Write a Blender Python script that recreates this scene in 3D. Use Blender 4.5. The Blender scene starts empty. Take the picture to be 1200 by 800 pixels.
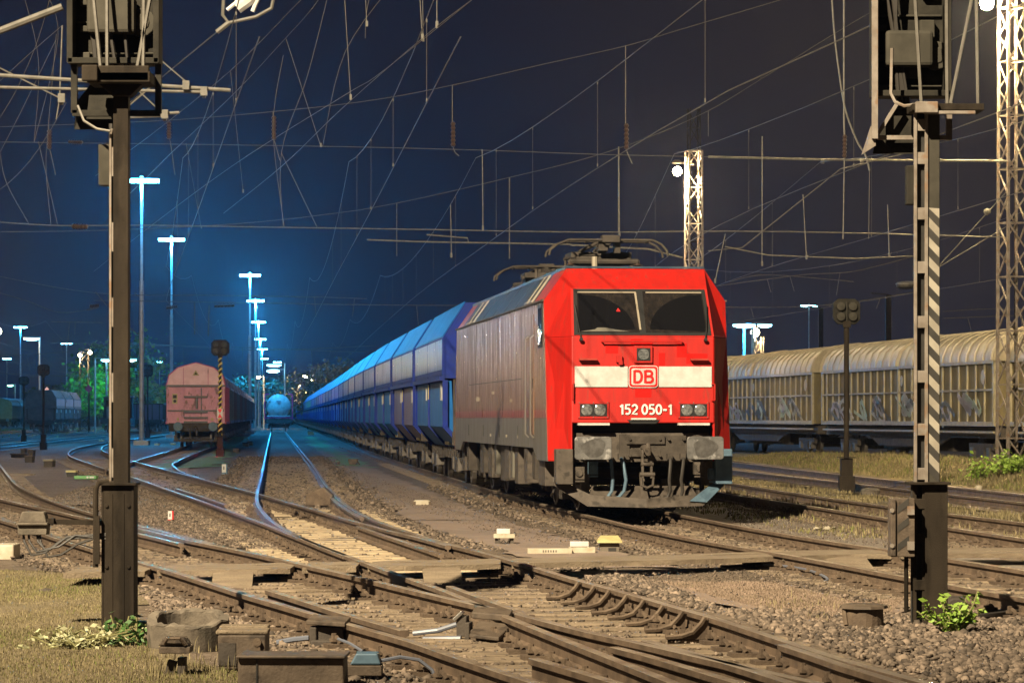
import bpy, bmesh, math, random
import numpy as np
from mathutils import Vector, Matrix

rnd = random.Random(7)
S = bpy.context.scene
COL = S.collection

# ------------------------------------------------------------------ camera
CAM_H = 1.55
FPX = 3500.0
cam_d = bpy.data.cameras.new('Camera')
cam = bpy.data.objects.new('Camera', cam_d)
COL.objects.link(cam)
cam.location = (0, 0, CAM_H)
cam.rotation_euler = (math.radians(90), 0, 0)
cam_d.sensor_width = 36
cam_d.lens = 105
cam_d.shift_y = 88 / 1200
cam_d.clip_start = 0.5
cam_d.clip_end = 6000
S.camera = cam

# ------------------------------------------------------------------ world: night sky
W = bpy.data.worlds.new('World')
S.world = W
W.use_nodes = True
nt = W.node_tree
nt.nodes.clear()
wo = nt.nodes.new('ShaderNodeOutputWorld')
sky = nt.nodes.new('ShaderNodeTexSky')
sky.sky_type = 'NISHITA'
sky.sun_disc = False
sky.sun_elevation = math.radians(-4)
sky.sun_rotation = math.radians(200)
b1 = nt.nodes.new('ShaderNodeBackground')
b1.inputs[1].default_value = 0.02
nt.links.new(sky.outputs[0], b1.inputs[0])
tc = nt.nodes.new('ShaderNodeTexCoord')
sp = nt.nodes.new('ShaderNodeSeparateXYZ')
nt.links.new(tc.outputs['Generated'], sp.inputs[0])
# the glow of the town and yard lamps over the horizon
rz = nt.nodes.new('ShaderNodeValToRGB')
rz.color_ramp.interpolation = 'EASE'
e = rz.color_ramp.elements
e[0].position = 0.0; e[0].color = (0.0040, 0.0072, 0.026, 1)
e[1].position = 0.13; e[1].color = (0.0095, 0.0080, 0.0150, 1)
e2 = rz.color_ramp.elements.new(0.06); e2.color = (0.0072, 0.0074, 0.0175, 1)
nt.links.new(sp.outputs[2], rz.inputs[0])
rx = nt.nodes.new('ShaderNodeValToRGB')
e = rx.color_ramp.elements
e[0].position = 0.0; e[0].color = (0, 0, 0, 1)
e[1].position = 1.0; e[1].color = (0.016, 0.0125, 0.0065, 1)
mx = nt.nodes.new('ShaderNodeMapRange')
mx.inputs[1].default_value = -0.02; mx.inputs[2].default_value = 0.14
nt.links.new(sp.outputs[0], mx.inputs[0])
nt.links.new(mx.outputs[0], rx.inputs[0])
ad = nt.nodes.new('ShaderNodeMix'); ad.data_type = 'RGBA'; ad.blend_type = 'ADD'
ad.inputs[0].default_value = 1
nt.links.new(rz.outputs[0], ad.inputs[6]); nt.links.new(rx.outputs[0], ad.inputs[7])
b2 = nt.nodes.new('ShaderNodeBackground')
b2.inputs[1].default_value = 1.0
nt.links.new(ad.outputs[2], b2.inputs[0])
asn = nt.nodes.new('ShaderNodeAddShader')
nt.links.new(b1.outputs[0], asn.inputs[0]); nt.links.new(b2.outputs[0], asn.inputs[1])
nt.links.new(asn.outputs[0], wo.inputs[0])

# ------------------------------------------------------------------ exposure and light settings
vs = S.view_settings
vs.view_transform = 'Standard'
vs.look = 'None'
vs.exposure = 0.0
vs.gamma = 1.0
vs.use_curve_mapping = False
S.render.engine = 'CYCLES'
S.cycles.max_bounces = 5
S.cycles.diffuse_bounces = 2
S.cycles.glossy_bounces = 3
S.cycles.transmission_bounces = 3
S.cycles.volume_bounces = 0
S.cycles.use_denoising = True
S.cycles.sample_clamp_indirect = 3
S.cycles.use_light_tree = True
WARM = (1.0, 0.83, 0.57)
FLOOD_POS = (-20, -8, 36)        # the yard's tall floodlight mast behind the camera
FLOOD_AIM = (2.5, 57, 0)
FLOOD_W = 590000
CYAN = (0.02, 0.40, 1.0)
CYAN_W = 24000


# ------------------------------------------------------------------ helpers
def P(px, py, Y):
    """World point that the photograph shows at pixel (px, py), Y metres out."""
    return Vector(((px - 600) * Y / FPX, Y, CAM_H - (py - 488) * Y / FPX))


def G(px, py, z=0.0):
    """World point on the level z under pixel (px, py)."""
    Y = (CAM_H - z) * FPX / (py - 488)
    return Vector(((px - 600) * Y / FPX, Y, z))


class MB:
    def __init__(s):
        s.v = []; s.f = []; s.m = []

    def add(s, vs, fs, m=0):
        o = len(s.v)
        s.v.extend([tuple(p) for p in vs])
        for f in fs:
            s.f.append([i + o for i in f]); s.m.append(m)
        return s

    def box(s, c, d, m=0, rz=0.0, M=None):
        x, y, z = d[0] / 2, d[1] / 2, d[2] / 2
        vs = [Vector(p) for p in ((-x, -y, -z), (x, -y, -z), (x, y, -z), (-x, y, -z), (-x, -y, z), (x, -y, z), (x, y, z), (-x, y, z))]
        R = M if M is not None else (Matrix.Rotation(rz, 3, 'Z') if rz else None)
        if R is not None:
            vs = [R @ p for p in vs]
        c = Vector(c)
        return s.add([p + c for p in vs], [(0, 3, 2, 1), (4, 5, 6, 7), (0, 1, 5, 4), (1, 2, 6, 5), (2, 3, 7, 6), (3, 0, 4, 7)], m)

    def bar(s, a, b, w, h=None, m=0, up=(0, 0, 1)):
        a = Vector(a); b = Vector(b); h = h or w
        t = (b - a)
        L = t.length
        if L < 1e-6: return s
        t /= L
        u = Vector(up)
        if abs(t.dot(u)) > 0.97: u = Vector((1, 0, 0)) if abs(t.x) < .9 else Vector((0, 1, 0))
        r = t.cross(u).normalized(); u = r.cross(t)
        vs = []
        for p in (a, b):
            for sx, sz in ((-1, -1), (1, -1), (1, 1), (-1, 1)):
                vs.append(p + r * (sx * w / 2) + u * (sz * h / 2))
        return s.add(vs, [(0, 1, 2, 3), (7, 6, 5, 4), (0, 4, 5, 1), (1, 5, 6, 2), (2, 6, 7, 3), (3, 7, 4, 0)], m)

    def tube(s, pts, r, n=6, m=0, caps=True):
        pts = [Vector(p) for p in pts]
        k = len(pts)
        rs = r if isinstance(r, (list, tuple)) else [r] * k
        t0 = (pts[1] - pts[0]).normalized()
        u = Vector((0, 0, 1)) if abs(t0.z) < .9 else Vector((1, 0, 0))
        u = (u - t0 * u.dot(t0)).normalized()
        vs = []
        for i, p in enumerate(pts):
            a = pts[max(i - 1, 0)]; b = pts[min(i + 1, k - 1)]
            t = (b - a)
            if t.length < 1e-9: t = t0
            t = t.normalized()
            u = u - t * u.dot(t)
            if u.length < 1e-6: u = t.orthogonal()
            u.normalize()
            w = t.cross(u)
            for j in range(n):
                an = 2 * math.pi * j / n
                vs.append(p + (u * math.cos(an) + w * math.sin(an)) * rs[i])
        fs = []
        for i in range(k - 1):
            for j in range(n):
                j2 = (j + 1) % n
                fs.append((i * n + j, i * n + j2, (i + 1) * n + j2, (i + 1) * n + j))
        if caps:
            fs.append(tuple(range(n - 1, -1, -1)))
            fs.append(tuple((k - 1) * n + j for j in range(n)))
        return s.add(vs, fs, m)

    def cyl(s, a, b, r, n=16, m=0, r2=None):
        return s.tube([a, b], [r, r if r2 is None else r2], n, m)

    def prism(s, outline, axis, a, b, m=0):
        """outline: 2-D points; axis 'x' (outline in y,z), 'y' (x,z), 'z' (x,y); from a to b."""
        def q(p, t):
            if axis == 'x': return (t, p[0], p[1])
            if axis == 'y': return (p[0], t, p[1])
            return (p[0], p[1], t)
        n = len(outline)
        vs = [q(p, a) for p in outline] + [q(p, b) for p in outline]
        fs = [tuple(range(n)), tuple(range(2 * n - 1, n - 1, -1))]
        for i in range(n):
            j = (i + 1) % n
            fs.append((i, j, j + n, i + n))
        return s.add(vs, fs, m)

    def lathe(s, prof, c=(0, 0, 0), n=20, axis='z', m=0):
        c = Vector(c); vs = []; fs = []
        for r, h in prof:
            for j in range(n):
                a = 2 * math.pi * j / n
                x, y = r * math.cos(a), r * math.sin(a)
                p = (x, y, h) if axis == 'z' else ((x, h, y) if axis == 'y' else (h, x, y))
                vs.append(c + Vector(p))
        for i in range(len(prof) - 1):
            for j in range(n):
                j2 = (j + 1) % n
                fs.append((i * n + j, i * n + j2, (i + 1) * n + j2, (i + 1) * n + j))
        fs.append(tuple(range(n))); fs.append(tuple((len(prof) - 1) * n + j for j in range(n)))
        return s.add(vs, fs, m)

    def poly(s, pts, m=0):
        return s.add(pts, [tuple(range(len(pts)))], m)

    def slab(s, pts, off, m=0):
        """A plate: polygon pts thickened by the vector off."""
        n = len(pts); off = Vector(off)
        vs = [Vector(p) for p in pts] + [Vector(p) + off for p in pts]
        fs = [tuple(range(n)), tuple(range(2 * n - 1, n - 1, -1))]
        for i in range(n):
            j = (i + 1) % n
            fs.append((i, j, j + n, i + n))
        return s.add(vs, fs, m)

    def mesh(s, name, mats, recalc=True):
        me = bpy.data.meshes.new(name)
        me.from_pydata(s.v, [], s.f)
        if not isinstance(mats, (list, tuple)): mats = [mats]
        for m in mats: me.materials.append(m)
        me.polygons.foreach_set('material_index', s.m)
        if recalc:
            bm = bmesh.new(); bm.from_mesh(me)
            bmesh.ops.recalc_face_normals(bm, faces=bm.faces)
            bm.to_mesh(me); bm.free()
        me.update()
        return me

    def build(s, name, mats, parent=None, smooth=False, bevel=0, recalc=True):
        me = s.mesh(name, mats, recalc)
        o = bpy.data.objects.new(name, me)
        COL.objects.link(o)
        if smooth:
            me.polygons.foreach_set('use_smooth', [True] * len(me.polygons))
            try: me.set_sharp_from_angle(angle=math.radians(38))
            except Exception: pass
        if parent is not None: o.parent = parent
        if bevel:
            b = o.modifiers.new('Bevel', 'BEVEL')
            b.width = bevel; b.segments = 2; b.limit_method = 'ANGLE'; b.angle_limit = math.radians(35)
            b.harden_normals = False
        return o


def tag(o, label=None, cat=None, group=None, kind=None):
    if label: o['label'] = label
    if cat: o['category'] = cat
    if group: o['group'] = group
    if kind: o['kind'] = kind
    return o


def thing(name, label, cat, loc=(0, 0, 0), rz=0.0, group=None):
    o = bpy.data.objects.new(name, None)
    o.empty_display_size = 0.3
    COL.objects.link(o)
    o.location = loc
    o.rotation_euler = (0, 0, rz)
    return tag(o, label, cat, group)


def children(o):
    return [c for c in COL.objects if c.parent is o]


KIDS = {}


def dup(root, loc, rz=0.0, label=None, group=None):
    """A copy of a thing with copies of its parts and their sub-parts."""
    if root.name not in KIDS:
        ks = [c for c in COL.objects if c.parent == root]
        KIDS[root.name] = [(c, [g for g in COL.objects if g.parent == c]) for c in ks]
    r = root.copy(); COL.objects.link(r)
    r.location = loc; r.rotation_euler = (0, 0, rz)
    if label: r['label'] = label
    if group: r['group'] = group
    for ch, gs in KIDS[root.name]:
        c = ch.copy(); COL.objects.link(c); c.parent = r
        for g in gs:
            d = g.copy(); COL.objects.link(d); d.parent = c
    return r


ORD = ['first', 'second', 'third', 'fourth', 'fifth', 'sixth', 'seventh', 'eighth', 'ninth', 'tenth', 'eleventh', 'twelfth',
       'thirteenth', 'fourteenth', 'fifteenth', 'sixteenth', 'seventeenth', 'eighteenth', 'nineteenth', 'twentieth']
ORD += ['twenty-' + o for o in ORD[:9]] + ['thirtieth'] + ['thirty-' + o for o in ORD[:9]] + ['fortieth'] + ['forty-' + o for o in ORD[:9]] + ['fiftieth'] + ['fifty-' + o for o in ORD[:9]]


# ------------------------------------------------------------------ materials
def mat(name, c1, c2=None, rough=0.7, metal=0.0, scale=2.0, stretch=None, bump=0.0, bscale=30.0, lo=0.38, hi=0.62,
        c3=None, s3=14.0, t3=0.6, spec=0.4, rvar=0.0, coords='Position', island=0.0, rough2=None):
    m = bpy.data.materials.new(name)
    m.use_nodes = True
    N = m.node_tree.nodes; L = m.node_tree.links
    bs = N['Principled BSDF']
    bs.inputs['Roughness'].default_value = rough
    bs.inputs['Metallic'].default_value = metal
    bs.inputs['Specular IOR Level'].default_value = spec
    if coords == 'Position':
        g = N.new('ShaderNodeNewGeometry'); vec = g.outputs['Position']
    else:
        g = N.new('ShaderNodeTexCoord'); vec = g.outputs['Object']
    mp = N.new('ShaderNodeMapping')
    L.new(vec, mp.inputs[0])
    if stretch: mp.inputs['Scale'].default_value = stretch
    vec0 = vec
    vec = mp.outputs[0]
    col = None
    if c2 is not None:
        nz = N.new('ShaderNodeTexNoise'); nz.inputs['Scale'].default_value = scale
        nz.inputs['Detail'].default_value = 6; nz.inputs['Roughness'].default_value = 0.62
        L.new(vec, nz.inputs['Vector'])
        mr = N.new('ShaderNodeMapRange'); mr.inputs[1].default_value = lo; mr.inputs[2].default_value = hi
        L.new(nz.outputs['Fac'], mr.inputs[0])
        mi = N.new('ShaderNodeMix'); mi.data_type = 'RGBA'
        mi.inputs[6].default_value = (*c1, 1); mi.inputs[7].default_value = (*c2, 1)
        L.new(mr.outputs[0], mi.inputs[0])
        col = mi.outputs[2]
        if rough2 is not None:
            m4 = N.new('ShaderNodeMapRange'); m4.inputs[3].default_value = rough; m4.inputs[4].default_value = rough2
            L.new(mr.outputs[0], m4.inputs[0]); L.new(m4.outputs[0], bs.inputs['Roughness'])
        if c3 is not None:
            n3 = N.new('ShaderNodeTexNoise'); n3.inputs['Scale'].default_value = s3; n3.inputs['Detail'].default_value = 5
            L.new(vec, n3.inputs['Vector'])
            m3 = N.new('ShaderNodeMapRange'); m3.inputs[1].default_value = t3 - .05; m3.inputs[2].default_value = t3 + .06
            L.new(n3.outputs['Fac'], m3.inputs[0])
            x3 = N.new('ShaderNodeMix'); x3.data_type = 'RGBA'
            L.new(m3.outputs[0], x3.inputs[0]); L.new(col, x3.inputs[6]); x3.inputs[7].default_value = (*c3, 1)
            col = x3.outputs[2]
    if island:
        gi = N.new('ShaderNodeNewGeometry')
        ri = N.new('ShaderNodeMapRange'); ri.inputs[3].default_value = 1 - island; ri.inputs[4].default_value = 1 + island
        L.new(gi.outputs['Random Per Island'], ri.inputs[0])
        hv = N.new('ShaderNodeHueSaturation')
        if col is not None: L.new(col, hv.inputs['Color'])
        else: hv.inputs['Color'].default_value = (*c1, 1)
        L.new(ri.outputs[0], hv.inputs['Value'])
        col = hv.outputs[0]
    if col is not None: L.new(col, bs.inputs['Base Color'])
    else: bs.inputs['Base Color'].default_value = (*c1, 1)
    if bump:
        nb = N.new('ShaderNodeTexNoise'); nb.inputs['Scale'].default_value = bscale; nb.inputs['Detail'].default_value = 5
        L.new(vec0, nb.inputs['Vector'])
        bp = N.new('ShaderNodeBump'); bp.inputs['Strength'].default_value = 1.0; bp.inputs['Distance'].default_value = bump
        L.new(nb.outputs['Fac'], bp.inputs['Height']); L.new(bp.outputs[0], bs.inputs['Normal'])
    return m


def emit(name, col, strength):
    m = bpy.data.materials.new(name)
    m.use_nodes = True
    bs = m.node_tree.nodes['Principled BSDF']
    bs.inputs['Base Color'].default_value = (0.8, 0.8, 0.8, 1)
    bs.inputs['Emission Color'].default_value = (*col, 1)
    bs.inputs['Emission Strength'].default_value = strength
    return m


M = {}
M['rust'] = mat('rusty_steel', (0.06, 0.041, 0.027), (0.11, 0.078, 0.052), 0.8, 0.0, 6, bump=.004, bscale=60)
M['railside'] = mat('rail_side', (0.07, 0.048, 0.032), (0.13, 0.09, 0.06), 0.75, 0.0, 5, bump=.003, bscale=70)
M['railtop'] = mat('rail_running_face', (0.24, 0.20, 0.16), (0.13, 0.10, 0.075), 0.40, 0.15, 1.3, stretch=(1, .3, 1), lo=.42, hi=.66, spec=.2)
M['oldtop'] = mat('dull_rail_top', (0.30, 0.245, 0.185), (0.17, 0.125, 0.088), 0.42, 0.25, 2.5)
M['mast'] = mat('dark_weathered_steel', (0.017, 0.0128, 0.009), (0.030, 0.023, 0.016), 0.8, 0.0, 3, stretch=(1, 1, .3), bump=.002, bscale=90, c3=(.012, .009, .006), s3=5, t3=.58, spec=.12)
M['mastlight'] = mat('grey_painted_steel', (0.20, 0.172, 0.145), (0.13, 0.105, 0.082), 0.65, 0.0, 6, c3=(.16, .10, .06), s3=9, t3=.62)
M['black'] = mat('black_paint', (0.012, 0.011, 0.010), (0.025, 0.022, 0.018), 0.6, 0, 5)
M['signalback'] = mat('signal_back_grey', (0.017, 0.0155, 0.0125), (0.030, 0.027, 0.021), 0.8, 0, 4, spec=.12, bump=.002, bscale=80)
M['sig2'] = mat('signal_case_grey', (0.036, 0.033, 0.026), (0.052, 0.047, 0.037), 0.8, 0, 4, spec=.12)
M['white'] = mat('dirty_white_paint', (0.62, 0.57, 0.48), (0.48, 0.42, 0.34), 0.6, 0, 5, c3=(.25, .19, .13), s3=11, t3=.66)
M['stripewhite'] = mat('mast_stripe_white', (0.30, 0.27, 0.215), (0.21, 0.185, 0.145), 0.6, 0, 4)
M['stripeblack'] = mat('mast_stripe_black', (0.022, 0.020, 0.017), (0.035, 0.031, 0.026), 0.6, 0, 4)
M['yellow'] = mat('faded_yellow', (0.44, 0.385, 0.18), (0.34, 0.285, 0.13), 0.6, 0, 5)
M['yellowmast'] = mat('mast_yellow', (0.50, 0.38, 0.10), (0.40, 0.30, 0.08), 0.6, 0, 5)
M['concrete'] = mat('weathered_concrete', (0.15, 0.125, 0.095), (0.085, 0.07, 0.054), 0.9, 0, 5, bump=.004, bscale=60, c3=(.07, .06, .045), s3=6, t3=.6)
M['brownbox'] = mat('brown_cable_box', (0.062, 0.045, 0.031), (0.10, 0.074, 0.052), 0.75, 0, 5, bump=.004, bscale=50, c3=(.036, .026, .018), s3=8, t3=.6)
M['palebox'] = mat('pale_painted_box', (0.42, 0.375, 0.29), (0.33, 0.28, 0.20), 0.7, 0, 5, c3=(.3, .24, .16), s3=10, t3=.64)
M['greenbox'] = mat('green_lid', (0.10, 0.28, 0.10), (0.16, 0.34, 0.13), 0.7, 0, 5)
M['cable'] = mat('black_cable', (0.03, 0.026, 0.022), None, 0.5)
M['bluecable'] = mat('bluish_cable', (0.12, 0.13, 0.16), None, 0.4)
M['wire'] = mat('copper_wire', (0.07, 0.062, 0.05), None, 0.6, 0.1)
M['wiregrey'] = mat('weathered_wire', (0.115, 0.105, 0.088), (0.08, 0.073, 0.06), 0.6, 0.1, 8)
M['tubegrey'] = mat('galvanised_tube', (0.15, 0.138, 0.118), (0.11, 0.10, 0.085), 0.5, 0.2, 8)
M['insul'] = mat('brown_insulator', (0.05, 0.032, 0.024), None, 0.3)
M['wood'] = mat('weathered_sleeper_timber', (0.21, 0.16, 0.108), (0.12, 0.09, 0.06), 0.85, 0, 4, stretch=(.5, 2.2, 2), bump=.01, bscale=35, c3=(.09, .066, .045), s3=7, t3=.60)
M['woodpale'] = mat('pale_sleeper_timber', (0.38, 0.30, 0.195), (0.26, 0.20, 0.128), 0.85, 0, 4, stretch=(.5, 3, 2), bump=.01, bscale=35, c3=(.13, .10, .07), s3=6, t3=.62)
M['walk'] = mat('crossing_board', (0.20, 0.155, 0.105), (0.13, 0.10, 0.068), 0.9, 0, 5, stretch=(.5, 2, 2), bump=.012, bscale=45, c3=(.15, .11, .075), s3=5, t3=.63)
M['stone'] = mat('ballast_stone', (0.165, 0.125, 0.093), (0.070, 0.054, 0.041), 0.9, 0, 9, island=.6, bump=.002, bscale=80)
M['chrome'] = mat('bare_metal', (0.5, 0.48, 0.44), None, 0.3, 0.9)
M['postgal'] = mat('lamp_post_galvanised', (0.42, 0.40, 0.37), (0.33, 0.31, 0.28), 0.5, 0.3, 3)

# ------------------------------------------------------------------ the railway tracks, as rails traced on the ground
def hermite(pts, near=860.0, n_sub=10):
    """Rail through photograph points -> world polyline (rail-top level), far to near."""
    pts = sorted(pts, key=lambda p: p[1])
    ys = [p[1] for p in pts]; xs = [p[0] for p in pts]
    k = len(pts)
    d = []
    for i in range(k):
        if i == 0: d.append((xs[1] - xs[0]) / (ys[1] - ys[0]))
        elif i == k - 1: d.append((xs[-1] - xs[-2]) / (ys[-1] - ys[-2]))
        else:
            h0, h1 = ys[i] - ys[i - 1], ys[i + 1] - ys[i]
            s0, s1 = (xs[i] - xs[i - 1]) / h0, (xs[i + 1] - xs[i]) / h1
            d.append((s0 * h1 + s1 * h0) / (h0 + h1))
    out = []
    for i in range(k - 1):
        h = ys[i + 1] - ys[i]
        for j in range(n_sub):
            t = j / n_sub
            a = 2 * t**3 - 3 * t**2 + 1; b = t**3 - 2 * t**2 + t; c = -2 * t**3 + 3 * t**2; e = t**3 - t**2
            out.append((a * xs[i] + b * h * d[i] + c * xs[i + 1] + e * h * d[i + 1], ys[i] + t * h))
    out.append((xs[-1], ys[-1]))
    if near and ys[-1] < near:
        for t in (0.35, 0.7, 1.0):
            y = ys[-1] + (near - ys[-1]) * t
            out.append((xs[-1] + d[-1] * (y - ys[-1]), y))
    return [G(x, y, 0.0) for x, y in out]


def extend_far(poly, slope, ymax, n=6):
    a = poly[0]
    ext = [Vector((a.x + slope * (Y - a.y), Y, a.z)) for Y in np.linspace(ymax, a.y, n + 1)[:-1]]
    return ext + poly


def xat(poly, Y):
    ys = [p.y for p in poly][::-1]; xs = [p.x for p in poly][::-1]
    return float(np.interp(Y, ys, xs))


RAILS = {}
RAILS['TL'] = hermite([(317, 507.5), (314.2, 520), (311, 535), (304.5, 565), (301.5, 577), (301, 586), (306.5, 597.5), (317.5, 609), (335, 620), (357.5, 631.5), (380, 641), (405, 650.2)], near=0)
RAILS['TR'] = hermite([(336, 507.5), (352.5, 527.5), (367.5, 546), (386, 572.5), (401, 587.5), (420, 600), (450, 613), (487.5, 625.5), (525, 636.5), (580, 650.5), (622, 662.5), (685, 681), (715, 689), (752, 699), (790, 710), (840, 724), (876, 735.5), (923, 751), (986, 771), (1055, 790.5), (1090, 800)])
RAILS['E'] = hermite([(190, 510), (160, 513.5), (125, 518), (105, 521), (85, 526.5), (80, 532), (100, 541), (125, 549.5), (150, 557), (195, 572.5), (237.5, 587), (275, 600.5), (300, 609.5), (350, 629), (405, 649.8), (440, 662.5), (480, 677), (512, 688), (540, 699), (575, 714), (615, 730), (690, 759.5), (752.5, 784), (790, 799)])
RAILS['DR'] = hermite([(205, 508.5), (165, 512.5), (140, 516.5), (124, 521), (119, 526), (130, 532), (160, 541), (212, 554.5), (250, 564.5), (302, 578), (350, 591.5), (400, 606), (435, 615.5), (470, 624.5), (487.5, 628.5), (525, 638.8)], near=0)
RAILS['G'] = hermite([(-60, 570), (0, 584), (50, 595), (107, 607.5), (157, 617.5), (225, 633), (280, 644), (330, 655), (380, 666), (430, 677.5), (467, 686.5), (510, 696.5), (540, 703.5), (590, 714.5), (640, 727), (690, 739.5), (757, 754), (840, 773), (876, 781), (967, 801)])
RAILS['K'] = hermite([(-60, 590), (0, 608), (50, 623), (107, 641), (157, 656), (200, 668), (250, 683.5), (300, 699), (330, 707.5), (380, 722), (430, 736), (480, 750), (530, 767), (580, 783.5), (640, 803)])
RAILS['MR'] = hermite([(-14, 531), (0, 545), (10, 557), (22, 569), (50, 582), (82, 593), (107, 600.5), (157, 613.5), (200, 624.5), (250, 636.5)], near=0)
RAILS['ML'] = hermite([(-90, 560), (-60, 578), (-30, 592), (0, 605.5), (30, 617), (60, 627.5), (110, 642.5)], near=0)
RAILS['PL'] = hermite([(212, 524), (190, 530.5), (162, 538.7), (146, 543.6), (124, 550.3)], near=0)
RAILS['PR'] = hermite([(247, 524), (225, 532.5), (207, 540.5), (202, 544), (206, 548), (214, 553), (240, 561.3)], near=0)
RAILS['AL'] = hermite([(400, 515), (450, 534.6), (525, 558), (587.5, 577), (650, 593.5), (700, 605.8), (765, 621), (840, 635.5), (915, 648), (990, 661.5), (1059, 674.5), (1110, 683.6), (1200, 699.5)])
RAILS['BL'] = hermite([(700, 534), (840, 576), (960, 594), (1038, 606.5), (1110, 617), (1200, 630.5)], near=680)
RAILS['BR'] = hermite([(700, 526), (840, 562.5), (930, 577), (1038, 592), (1110, 601), (1200, 612)], near=655)
RAILS['CL'] = hermite([(700, 524), (864, 551), (990, 565), (1065, 573.5), (1110, 578.5), (1200, 588.5)], near=620)
RAILS['CR'] = hermite([(700, 518.5), (864, 542), (960, 553), (1062, 564), (1110, 569.5), (1200, 579)], near=605)
FARS = -0.0785
RAILS['AR'] = []
al = extend_far(RAILS['AL'], FARS, 900, 12)
RAILS['AL'] = al
for i, p in enumerate(al):
    a = al[max(i - 1, 0)]; b = al[min(i + 1, len(al) - 1)]
    t = (b - a).normalized()
    RAILS['AR'].append(p + Vector((-t.y, t.x, 0)) * (1.515 if t.y < 0 else -1.515))
for k in ('TL', 'TR'):
    RAILS[k] = extend_far(RAILS[k], FARS, 320, 2)
for k in ('PL', 'PR'):
    RAILS[k] = extend_far(RAILS[k], FARS, 170, 2)
for k in ('E', 'DR'):
    RAILS[k] = extend_far(RAILS[k], -0.055, 420, 4)
for k in ('BL', 'BR', 'CL', 'CR'):
    RAILS[k] = extend_far(RAILS[k], -0.09, 320, 3)

RP = [(-.036, -.004), (-.030, 0), (.030, 0), (.036, -.004), (.036, -.040), (.010, -.052), (.010, -.130), (.068, -.150), (.068, -.165),
      (-.068, -.165), (-.068, -.150), (-.010, -.130), (-.010, -.052), (-.036, -.040)]


def sweep_rail(mb, poly, top=1):
    n = len(RP); k = len(poly); vs = []
    for i, p in enumerate(poly):
        a = poly[max(i - 1, 0)]; b = poly[min(i + 1, k - 1)]
        t = (b - a); t.z = 0; t.normalize()
        r = Vector((t.y, -t.x, 0))
        for x, z in RP:
            vs.append(p + r * x + Vector((0, 0, z)))
    o = len(mb.v)
    mb.v.extend([tuple(v) for v in vs])
    for i in range(k - 1):
        for j in range(n):
            j2 = (j + 1) % n
            mb.f.append([o + i * n + j, o + i * n + j2, o + (i + 1) * n + j2, o + (i + 1) * n + j])
            mb.m.append(top if j in (0, 1, 2) else 0)
    mb.f.append([o + j for j in range(n)]); mb.m.append(0)
    mb.f.append([o + (k - 1) * n + j for j in range(n)]); mb.m.append(0)


def rail_obj(poly, root, name='rail', top='railtop'):
    mb = MB(); sweep_rail(mb, poly)
    return mb.build(name, [M['railside'], M[top]], root)


def clip(poly, y0, y1):
    """The stretch of a polyline with y0 <= Y <= y1."""
    out = [p for p in poly if y0 <= p.y <= y1]
    a = Vector((xat(poly, y1), y1, 0)); b = Vector((xat(poly, y0), y0, 0))
    if poly[0].y > y1: out = [a] + out
    if poly[-1].y < y0: out = out + [b]
    return out


def offset(poly, d):
    out = []
    for i, p in enumerate(poly):
        a = poly[max(i - 1, 0)]; b = poly[min(i + 1, len(poly) - 1)]
        t = (b - a).normalized()
        out.append(p + Vector((-t.y, t.x, 0)) * d)      # +d: to the viewer's right for a rail that runs towards the camera
    return out


# sleeper, fastening meshes that the tracks share
def sleeper_mesh(seed, matl):
    r = random.Random(seed)
    mb = MB(); n = 9
    prof = [(-.125, -.10), (.125, -.10), (.13, -.012), (.105, 0), (-.105, 0), (-.13, -.012)]
    vs = []
    for i in range(n):
        x = -.5 + i / (n - 1)
        for (y, z) in prof:
            vs.append((x + (r.uniform(-.004, .004) if i in (0, n - 1) else 0), y + r.uniform(-.008, .008), z + r.uniform(-.007, .004)))
    fs = []
    m = len(prof)
    for i in range(n - 1):
        for j in range(m):
            fs.append((i * m + j, i * m + (j + 1) % m, (i + 1) * m + (j + 1) % m, (i + 1) * m + j))
    fs.append(tuple(range(m))); fs.append(tuple((n - 1) * m + j for j in range(m)))
    mb.add(vs, fs)
    return mb.mesh('sleeper', M[matl])


SLM = {k: [sleeper_mesh(i + 10, k) for i in range(3)] for k in ('wood', 'woodpale')}
mb = MB()
mb.box((0, 0, .010), (.36, .15, .026))
for sx in (-1, 1):
    mb.cyl((sx * .125, 0, .02), (sx * .125, 0, .085), .018, 6)
    mb.cyl((sx * .125, 0, .035), (sx * .125, 0, .055), .030, 6)
    arc = [(sx * (.095 + .02 * math.sin(a)), .055 * math.cos(a), .03 + .035 * math.sin(a)) for a in np.linspace(0, math.pi, 6)]
    mb.tube(arc, .013, 5)
    mb.box((sx * .085, 0, .03), (.05, .09, .022))
FASTM = mb.mesh('rail_fastening', M['rust'])


def add_obj(name, me, loc, rz, parent, sx=1.0):
    o = bpy.data.objects.new(name, me)
    COL.objects.link(o)
    o.location = loc; o.rotation_euler = (0, 0, rz); o.scale = (sx, 1, 1)
    o.parent = parent
    return o


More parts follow.
